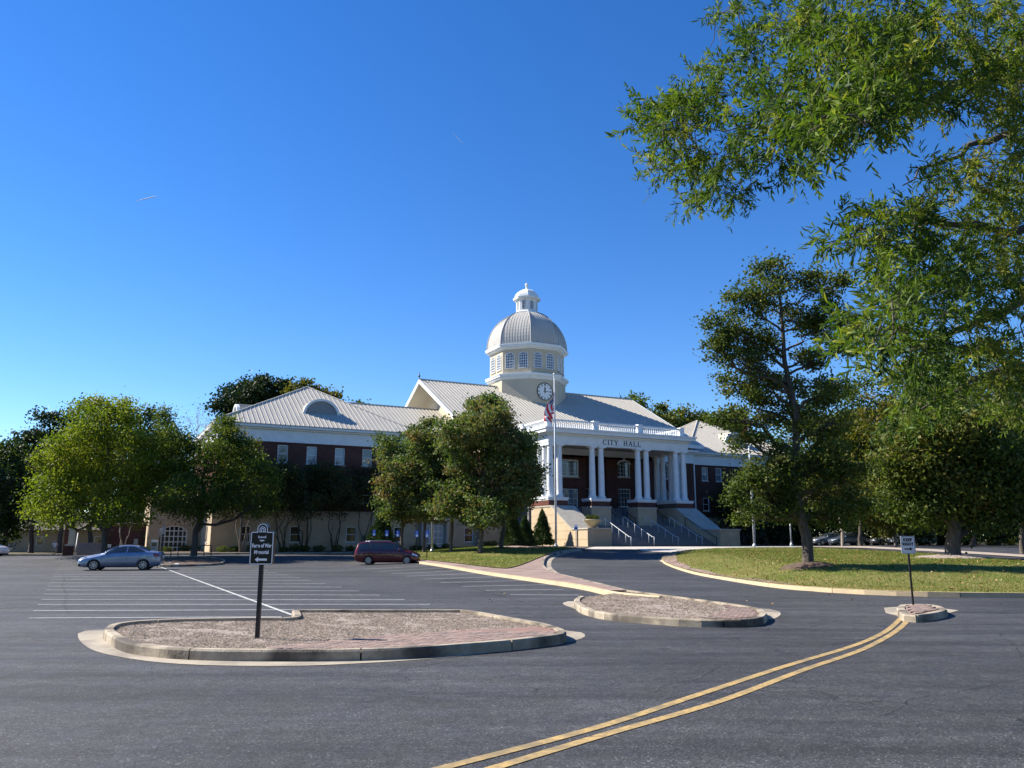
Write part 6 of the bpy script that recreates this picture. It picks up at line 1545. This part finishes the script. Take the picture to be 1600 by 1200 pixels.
for k, (px_, Y, ty, mm) in enumerate(fr):
    lob = [(px_, ty + 40, 36, 40), (px_ - 22, ty + 95, 36, 44), (px_ + 22, ty + 105, 36, 46), (px_, ty + 160, 46, 50), (px_ - 20, min(800, ty + 215), 36, 40), (px_ + 20, min(805, ty + 210), 36, 36)]
    tree('woodland_tree', 'tall woodland tree on the right, ' + wh_[k], 'woodland trees on the right', Y, px_, lob, LM[mm], 9500, .34, .35, seed=60 + k, clump=.75, fork=.3, nbr=5)
# trees left and behind
bk = [(8, 108, 690, 'dark', 'at the left picture edge'), (-40, 100, 700, 'pine', 'beyond the left picture edge'), (48, 122, 665, 'pine', 'between the left edge and the bright green tree'), (92, 118, 640, 'pine', 'tallest dark one behind the bright green tree'), (140, 122, 632, 'pine', 'behind the top of the bright green tree'), (220, 122, 638, 'pine', 'behind the right shoulder of the bright green tree'), (262, 128, 670, 'mid', 'behind the gap between the two left trees')]
for k, (px_, Y, ty, mm, w) in enumerate(bk):
    lob = [(px_, ty + 26, 26, 24), (px_ - 20, ty + 60, 26, 26), (px_ + 20, ty + 66, 28, 28), (px_, ty + 100, 34, 34), (px_ - 12, ty + 140, 28, 26)]
    tree('pine_tree', 'tall dark tree ' + w, 'tall dark trees behind the left lot', Y, px_, lob, LM[mm], 9000, .34, .35, seed=80 + k, clump=.7, fork=.4, nbr=6)
hb = [(372, 150, 596, 'pine', 'left of the pavilion roof peak'), (405, 146, 586, 'pine', 'tallest, just left of the pavilion roof peak'), (440, 150, 596, 'pine', 'directly behind the pavilion roof peak'), (478, 140, 598, 'yellow', 'brownish, right above the pavilion roof peak'), (500, 142, 606, 'yellow', 'brownish, on the right slope of the pavilion roof'), (563, 150, 626, 'mid', 'small green top above the link ridge'), (988, 140, 622, 'mid', 'small top right of the main roof ridge end'), (1030, 150, 636, 'tulip', 'rounded, between the main roof and right pavilion'), (1068, 152, 640, 'tulip', 'left of the right pavilion peak'), (1100, 150, 648, 'tulip', 'behind the right pavilion peak'), (1140, 140, 640, 'mid', 'behind the right pavilion slope')]
for k, (px_, Y, ty, mm, w) in enumerate(hb):
    lob = [(px_, ty + 18, 20, 17), (px_ - 14, ty + 40, 22, 22), (px_ + 14, ty + 44, 22, 24), (px_, ty + 80, 30, 34)]
    tree('background_tree', 'treetop behind the hall, ' + w, 'treetops behind the hall', Y, px_, lob, LM[mm], 9000, .42, .35, seed=120 + k, clump=.75, fork=.5, nbr=4, solid=.1)
# conical junipers
def juniper(P, h, r, label, n=7000, seed=0, m='juniper'):
    global RNG
    RNG = np.random.default_rng(seed); root = thing('juniper', label, 'shrub', P, 0, 'upright junipers by the stairs')
    t = RNG.beta(1.1, 1.6, n); a = RNG.uniform(0, 2 * math.pi, n); rr = r * (1 - t) ** .8 * (.35 + .65 * RNG.uniform(0, 1, n) ** .35) * (1 + .14 * np.sin(a * 5 + t * 9)) * np.clip(t * 9 + .55, 0, 1)
    rr = rr * (1 + .22 * np.sin(a * 3 + t * 14) * np.sin(t * 23)) + RNG.normal(0, .05, n); P_ = np.stack([rr * np.cos(a), rr * np.sin(a), .08 + t * h + RNG.normal(0, .06, n)], 1); d = np.stack([np.cos(a) * .5, np.sin(a) * .5, np.full(n, 1.2)], 1)
    leaf_cloud('foliage', P_, .17, LM[m], root, .4, 0, d); MB().tube([(0, 0, -.1), (0, 0, h * .85)], [.08, .02], 6).build('trunk', barkm, root)
P = W(-2.75, -3.1); juniper((P.x, P.y, H(P.x, P.y) + .1), 3.6, 1.15, 'pointed green juniper standing alone against the sunlit stair wall', 9000, 1)
P = at(800, 850, 79); juniper((P.x, P.y, H(P.x, P.y)), 3.6, 1.3, 'bushy green juniper in shade right of the dark maple trunk', 9000, 2)
P = at(820, 850, 81); juniper((P.x, P.y, H(P.x, P.y)), 3.0, 1.1, 'lower juniper close to the dark window by the stair wall', 7000, 3)
P = at(596, 856, 76); juniper((P.x, P.y, H(P.x, P.y)), 4.6, 1.5, 'broad dark juniper behind the blue signs and minivan', 12000, 4)
# low shrubs
def shrub(P, r, h, label, group, m='shrub', n=900, seed=0, name='shrub', leaf=.11):
    global RNG
    RNG = np.random.default_rng(seed + 500); root = thing(name, label, 'shrub', P, 0, group)
    d = RNG.normal(size=(n, 3)); d /= np.linalg.norm(d, axis=1)[:, None]; rad = RNG.uniform(.3, 1, n) ** .5
    P_ = d * rad[:, None] * [r, r, h * .5] * (1 + .2 * np.sin(d[:, :1] * 7)); P_[:, 2] += h * .5; leaf_cloud('foliage', P_[P_[:, 2] > 0], leaf, LM[m], root, .5, -.6)
    mb = MB(); [mb.tube([(0, 0, -.05), (RNG.uniform(-.5, .5) * r, RNG.uniform(-.5, .5) * r, h * .7)], [.02, .008], 4) for _ in range(5)]; mb.build('stem', barkm, root)
for k in range(22):
    s = -38.2 + k * 1.35 + random.uniform(-.5, .5); t = (14.6 if s < -34.4 else 6.1) + random.uniform(-1.1, .9); P = W(s, t)
    shrub((P.x, P.y, H(P.x, P.y) + .14), random.uniform(.45, .7), random.uniform(.5, .85), ['low leafy shrub at the foot of the left wing, %s from left' % w for w in ('first', 'second', 'third', 'fourth', 'fifth', 'sixth', 'seventh', 'eighth', 'ninth', 'tenth', 'eleventh', 'twelfth', 'thirteenth', 'fourteenth', 'fifteenth', 'sixteenth', 'seventeenth', 'eighteenth', 'nineteenth', 'twentieth', 'twenty-first', 'twenty-second')][k], 'low shrubs along the left wing', seed=k)
for k in range(9):
    s = -8.5 + k * 1.0; P = W(s, -1.2 + random.uniform(-1.2, 1.2)); shrub((P.x, P.y, H(P.x, P.y) + .1), random.uniform(.45, .7), random.uniform(.45, .7), 'low pale green shrub at the foot of the junipers, %s from the left' % ('first', 'second', 'third', 'fourth', 'fifth', 'sixth', 'seventh', 'eighth', 'ninth', 'tenth', 'eleventh', 'twelfth', 'thirteenth', 'fourteenth')[k], 'low shrubs at the junipers', seed=50 + k)
for k in range(14):
    P = at(1440 + k * 13 + random.uniform(-4, 4), 860, 96); shrub((P.x, P.y, H(P.x, P.y)), random.uniform(.7, 1.1), random.uniform(.9, 1.5), 'rounded green bush under the right woodland, %s from the left' % ('first', 'second', 'third', 'fourth', 'fifth', 'sixth', 'seventh', 'eighth', 'ninth', 'tenth', 'eleventh', 'twelfth', 'thirteenth', 'fourteenth')[k], 'bushes under the right woodland', 'mid', 900, 80 + k, leaf=.16)
for k in range(10):
    s = 22 + k * 2.4; P = W(s, 6.6); shrub((P.x, P.y, H(P.x, P.y)), .7, .9, 'dark shrub at the foot of the right wing, %s from the left' % ('first', 'second', 'third', 'fourth', 'fifth', 'sixth', 'seventh', 'eighth', 'ninth', 'tenth', 'eleventh', 'twelfth', 'thirteenth', 'fourteenth')[k], 'shrubs along the right wing', 'dark', 700, 110 + k)
for k, (px_) in enumerate((1165, 1215, 1250)):
    P = W(29.5 + k * 5, 5.8); tree('crepe_myrtle', ['first', 'second', 'third'][k] + ' dark multi-stemmed crepe myrtle along the right wing', 'crepe myrtles along the right wing', P.y, px_, [(px_ - 10, 770, 20, 22), (px_ + 14, 765, 20, 26), (px_, 745, 22, 18)], LM['myrtle'], 9000, .14, .12, seed=150 + k, stems=5, clump=.3)
P = W(.95, -6.9); shrub((P.x, P.y, 3.75), .78, .55, 'cushion of light green leaves growing in the stone planter bowl', None, 'shrub', 1800, 7, 'planter_plant', .10)
# ---- foreground willow oak
RNG = np.random.default_rng(5)
OB = Vector((10.8, 12.0, H(10.8, 12.0)))
oak = thing('willow_oak', 'willow oak overhanging the upper right with long narrow leaves, its trunk out of frame', 'tree', OB)
lob = [(1030, 175, 44, 36), (1070, 200, 52, 50), (1060, 258, 50, 34), (1110, 150, 56, 46), (1120, 270, 50, 36), (1150, 40, 36, 40), (1170, 110, 56, 50), (1200, 200, 66, 56), (1235, 60, 60, 56), (1260, 150, 60, 56), (1280, 203, 50, 32), (1225, 258, 40, 18), (1300, 40, 66, 50), (1330, 120, 66, 56), (1350, 182, 50, 34), (1390, 50, 66, 60), (1400, 125, 60, 50), (1460, 60, 66, 66), (1470, 135, 60, 50), (1540, 60, 66, 66), (1560, 155, 60, 58), (1620, 100, 60, 100),
       (1440, 318, 40, 26), (1352, 336, 22, 12), (1345, 372, 36, 16), (1300, 378, 22, 8), (1400, 360, 50, 40), (1490, 290, 44, 40), (1480, 380, 70, 60), (1560, 270, 56, 50), (1560, 370, 66, 60), (1620, 330, 60, 120), (1400, 440, 44, 34), (1450, 470, 60, 46), (1530, 460, 70, 56), (1370, 500, 36, 24), (1335, 520, 26, 14), (1400, 540, 50, 30), (1470, 550, 60, 36), (1550, 545, 66, 44), (1440, 600, 50, 30), (1520, 610, 60, 34), (1590, 600, 50, 60), (1415, 645, 26, 12), (1160, 300, 30, 18), (1075, 310, 26, 14)]
def oakY(px, py): return 10.6 + 1.6 * math.sin(px * .013) + .9 * math.sin(py * .02 + 1) - (.0028 * (px - 1000)) * .6
limbs = [[(1640, 118, 11.6), (1562, 123, 11.4), (1500, 130, 11.2), (1440, 131, 11.0), (1370, 100, 10.8), (1290, 68, 10.6), (1210, 42, 10.3)],
         [(1500, 131, 11.2), (1450, 160, 10.9), (1390, 180, 10.6), (1310, 195, 10.3), (1230, 215, 10.0), (1150, 215, 9.8)],
         [(1440, 131, 11.0), (1340, 150, 10.6), (1260, 140, 10.4), (1190, 130, 10.1)],
         [(1650, 350, 11.4), (1580, 360, 11.0), (1500, 350, 10.6), (1430, 345, 10.3), (1370, 365, 10.1), (1290, 380, 9.9)],
         [(1640, 445, 11.0), (1560, 490, 10.7), (1493, 517, 10.4), (1430, 545, 10.1), (1380, 548, 9.9), (1330, 525, 9.8)],
         [(1650, 560, 10.8), (1570, 580, 10.4), (1490, 610, 10.1), (1430, 645, 9.9)],
         [(1640, 230, 11.4), (1570, 215, 11.1), (1510, 230, 10.9), (1460, 262, 10.6), (1410, 290, 10.4)],
         [(1562, 123, 11.4), (1520, 60, 11.0), (1450, 20, 10.8), (1380, -20, 10.6)]]
mb = MB(); trk = [Vector((0, 0, -.2)), Vector((0, 0, .15)), Vector((.1, 0, 2)), Vector((0, .1, 5)), Vector((.2, .1, 8)), Vector((.1, 0, 11)), Vector((0, 0, 14.5))]
mb.tube(trk, [.52, .38, .30, .26, .22, .15, .04], 14); LP = []
for L_ in limbs:
    pts = [at(p[0], p[1], p[2] + .9) for p in L_]; r0 = .075
    if L_[0][0] > 1600: pts = [Vector((OB.x + .1, OB.y, max(2.2, pts[0].z - 1.2)))] + pts; r0 = .10
    sm_ = []
    for i in range(len(pts) - 1):
        for q in range(3): sm_.append(pts[i].lerp(pts[i + 1], q / 3) + Vector(RNG.normal(size=3)) * .035)
    sm_.append(pts[-1]); mb.tube([p - OB for p in sm_], [r0 * (1 - i / len(sm_)) ** 1.3 + .006 for i in range(len(sm_))], 8); LP += [np.array(p) for p in sm_]
LPA = np.array(LP); cl = []; LP0 = LPA.copy()
for (x, y, rx, ry) in lob:
    q = int(rx * ry / (150 if y < 270 else 178)) + 2
    for _ in range(q):
        a = RNG.uniform(0, 2 * math.pi); r_ = math.sqrt(RNG.uniform(0, 1)); px_, py_ = x + rx * r_ * math.cos(a), y + ry * r_ * math.sin(a)
        cl.append(np.array(at(px_, py_, oakY(px_, py_) + RNG.normal() * .75)))
extra = [Vector((OB.x + RNG.normal() * 2.6 + .8, OB.y + RNG.normal() * 3.0, RNG.uniform(5, 15))) for _ in range(70)]   # the rest of the crown, outside the frame
cl.sort(key=lambda c: ((LP0 - c) ** 2).sum(1).min())
cents, dirs, tone = [], [], []
for ci, c in enumerate(cl + [np.array(e) for e in extra]):
    j = np.argmin(((LPA - c) ** 2).sum(1)); s0 = LPA[j]
    if ci < len(cl): LPA = np.vstack([LPA, c, (c + s0) / 2])
    dv = c - s0; dl = np.linalg.norm(dv) + 1e-6
    if ci < len(cl): branch(mb, Vector(s0) - OB, Vector(c) - OB, .008, .004, 3, .08, 4, .03)
    tb_ = np.clip(RNG.normal(.46, .21) + .25 * float(np.clip((c[0] / c[1] - .52) * 8, 0, 1)), .05, .97)  # sprays toward the right edge coloured brighter, as if sunlit
    for w in range(RNG.integers(5, 9)):                # twigs of the spray
        d = dv / dl * .7 + RNG.normal(size=3) * .6; d[2] -= .25; d /= np.linalg.norm(d); ln = RNG.uniform(.20, .42); st = c + RNG.normal(size=3) * .06
        en = st + d * ln
        if w < 4 and ci < len(cl): mb.tube([Vector(st) - OB, Vector(en) - OB], [.0035, .002], 3, cap=False)
        k_ = RNG.integers(11, 18)
        for q in range(k_):
            u = (q + .6) / k_; o = RNG.normal(size=3); o -= d * (o @ d); o /= np.linalg.norm(o) + 1e-6; ld = d * .75 + o * .8; ld[2] -= .12; ld /= np.linalg.norm(ld)
            cents.append(st + d * ln * u + ld * .045); dirs.append(ld); tone.append(tb_)
mb.build('trunk', barkm, oak, smooth=True)
cents, dirs, tone = np.array(cents), np.array(dirs), np.array(tone)
dist = np.linalg.norm(cents - [0, 0, EYE], axis=1); vis = cents[:, 0] / cents[:, 1] < .62
near = np.argsort(dist + (~vis) * 100)[:300]; rest = np.setdiff1d(np.arange(len(cents)), near)
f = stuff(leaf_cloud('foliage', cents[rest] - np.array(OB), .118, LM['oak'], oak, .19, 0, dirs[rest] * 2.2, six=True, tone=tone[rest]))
variants = []
for k in range(5):
    o_ = leaf_cloud('leaf', np.zeros((1, 3)), .11, LM['oak'], None, .17, 0, np.array([[30., 0, 0]]), six=True, tone=np.array([.25 + .14 * k])); variants.append(o_.data); bpy.data.objects.remove(o_)
for i in near:
    o_ = ob('leaf', variants[i % 5], oak, tuple(cents[i] - np.array(OB))); o_.rotation_euler = Vector(dirs[i]).to_track_quat('X', 'Z').to_euler()
# woodland masses that only read as a whole, and the trees all round, those behind the camera added
def wood(name, pts, h, m, n, seed, leaf=.6, zlo=.0):
    global RNG
    RNG = np.random.default_rng(seed); C = []
    pts = [Vector(p) for p in pts]
    for a, b_ in zip(pts, pts[1:]):
        L_ = (b_ - a).length
        for _ in range(max(3, int(L_ / 4.0))):
            u = RNG.uniform(); c = a.lerp(b_, u); hh = h * RNG.uniform(.72, 1.12); r = RNG.uniform(3.2, 5.5)
            C.append((c.x + RNG.normal() * 4, c.y + RNG.normal() * 4, hh, r))
    per = n // len(C); P_ = []; T_ = []
    for x, y, hh, r in C:
        d = RNG.normal(size=(per, 3)); d /= np.linalg.norm(d, axis=1)[:, None]; q = d * (RNG.uniform(.2, 1, per) ** .4)[:, None] * [r, r, hh * .5]; q[:, 2] += hh * .52
        q += RNG.normal(size=q.shape) * .5; P_.append(q + [x, y, H(x, y)]); T_.append(np.full(per, RNG.uniform(.2, .7)))
    P_ = np.concatenate(P_); T_ = np.concatenate(T_); k = P_[:, 2] > zlo
    o = leaf_cloud(name, P_[k], leaf, LM[m], None, .75, tone=T_[k]); stuff(o)
    mb = MB()
    o['label'] = {'woodland_right': 'dark woodland mass behind the right hand trees', 'woodland_left': 'dark woodland mass behind the left lot', 'woodland_far': 'far treeline closing the view, with unseen trees added behind the camera'}[name] ; o['category'] = 'woodland'; return o
wood('woodland_right', [(48, 122), (70, 118), (88, 104), (104, 88)], 21, 'dark', 60000, 1, .55)
wood('woodland_right', [(30, 112), (40, 106), (55, 104), (78, 100), (98, 84)], 9, 'dark', 34000, 7, .4)
wood('woodland_left', [(-128, 112), (-100, 138), (-72, 142), (-50, 140)], 17, 'dark', 50000, 2, .55)
wood('woodland_left', [(-150, 70), (-135, 100), (-120, 125)], 18, 'mid', 30000, 3, .6)
wood('woodland_far', [(-45, 160), (0, 165), (50, 160)], 13, 'dark', 24000, 4, .7)
wood('woodland_far', [(120, 60), (85, 10), (65, -40), (0, -60), (-80, -55), (-150, 0), (-160, 60)], 24, 'mid', 60000, 5, .9)  # unseen trees behind the camera, added and raised to darken window reflections
# ---- loose litter: straw on the beds, dead leaves, grass blades
def scatter(name, poly, n, size, m, dz, asp, seed, label, cat, flat=True, ln=None, edge=None):
    global RNG
    RNG = np.random.default_rng(seed); xs = [p[0] for p in poly]; ys = [p[1] for p in poly]; f = inside(poly); P_ = np.zeros((0, 2))
    while len(P_) < n:
        q = np.stack([RNG.uniform(min(xs), max(xs), n * 2), RNG.uniform(min(ys), max(ys), n * 2)], 1); P_ = np.concatenate([P_, q[f(q)]])
    P_ = P_[:n]; z = np.array([H(x, y) for x, y in P_]) + dz + RNG.uniform(0, size * .25, n)
    d = RNG.normal(size=(n, 3)); d[:, 2] *= .25 if flat else 0; 
    if not flat: d = d * .35 + [0, 0, 1]
    tn = None
    if not flat:
        x_, y_ = P_[:, 0], P_[:, 1]; tn = .36 + .16 * np.sin(x_ * .55 + 2 * np.sin(y_ * .31)) * np.sin(y_ * .83 + 1.3 * np.sin(x_ * .37)) + .10 * np.sin(x_ * 1.9 + y_ * 1.3) + RNG.normal(0, .10, n)
        if edge is not None:
            E_ = np.array([(p[0], p[1]) for p in edge[::3]]); dd = np.min(np.hypot(x_[:, None] - E_[None, :, 0], y_[:, None] - E_[None, :, 1]), axis=1); tn += .34 * np.clip(1.3 - dd / 3.2, 0, 1)
    o = leaf_cloud(name, np.column_stack([P_, z]), size, m, None, asp, 0, d * 2.5, tone=tn); stuff(o); o['label'] = label; o['category'] = cat; return o
straw = leaf_mat('straw', [(.20, .16, .13), (.31, .255, .21), (.42, .355, .30), (.52, .45, .39)], .05, .9)
drygrass = leaf_mat('grass_blade', [(.065, .115, .016), (.10, .15, .022), (.17, .165, .045), (.27, .22, .09)], .3, .7)
deadleaf = leaf_mat('dead_leaf', [(.10, .045, .018), (.22, .11, .04), (.36, .24, .10), (.45, .36, .22)], .15, .8)
mulch1 = [(p.x, p.y) for p in i1in]; fb = inside(p1)
scatter('pine_straw', mulch1, 90000, .055, straw, .10, .10, 1, 'brown pine straw covering the long front island', 'straw')
scatter('pine_straw', [(p.x, p.y) for p in i2in], 30000, .07, straw, .10, .12, 2, 'brown pine straw covering the pointed middle island', 'straw')
scatter('grass', [(p.x, p.y) for p in lawn], 110000, .065, drygrass, .16, .22, 3, 'mown grass patched green and straw yellow on the right lawn', 'grass', flat=False, edge=lkc)
scatter('grass', [(p.x, p.y) for p in gl], 26000, .10, drygrass, .20, .25, 4, 'grass under the maple grove', 'grass', flat=False, edge=cut)
scatter('fallen_leaves', [(p.x, p.y) for p in lawn], 2600, .09, deadleaf, .19, .6, 5, 'brown fallen leaves strewn over the right lawn', 'leaves')
scatter('fallen_leaves', [(-6, 20), (8, 14), (26, 20), (40, 27), (14, 30), (2, 34)], 90, .07, deadleaf, .02, .6, 6, 'a few dead leaves blown over the drive', 'leaves')
gut = [(p.x, p.y) for p in px2([(1040, 884), (1200, 912), (1400, 925), (1600, 928.5), (1600, 925.5), (1400, 922), (1200, 909), (1050, 880)])]
scatter('fallen_leaves', gut, 700, .06, deadleaf, .02, .6, 7, 'dead leaves gathered in the gutter of the lawn kerb', 'leaves')
# contrails
for a, b_, lab in (((213, 314), (246, 306), 'short white contrail low in the left sky'), ((707, 207), (726, 227), 'faint thin contrail near the top centre of the sky')):
    A, B_ = at(*a, 9000), at(*b_, 9000); o = MB().tube([A, A.lerp(B_, .5), B_], [2, 6, 3] if a[0] < 300 else [1, 3, 1], 6).build('contrail', mat('ice_trail', (.8, .82, .85), None)); tag(o, lab, 'contrail')
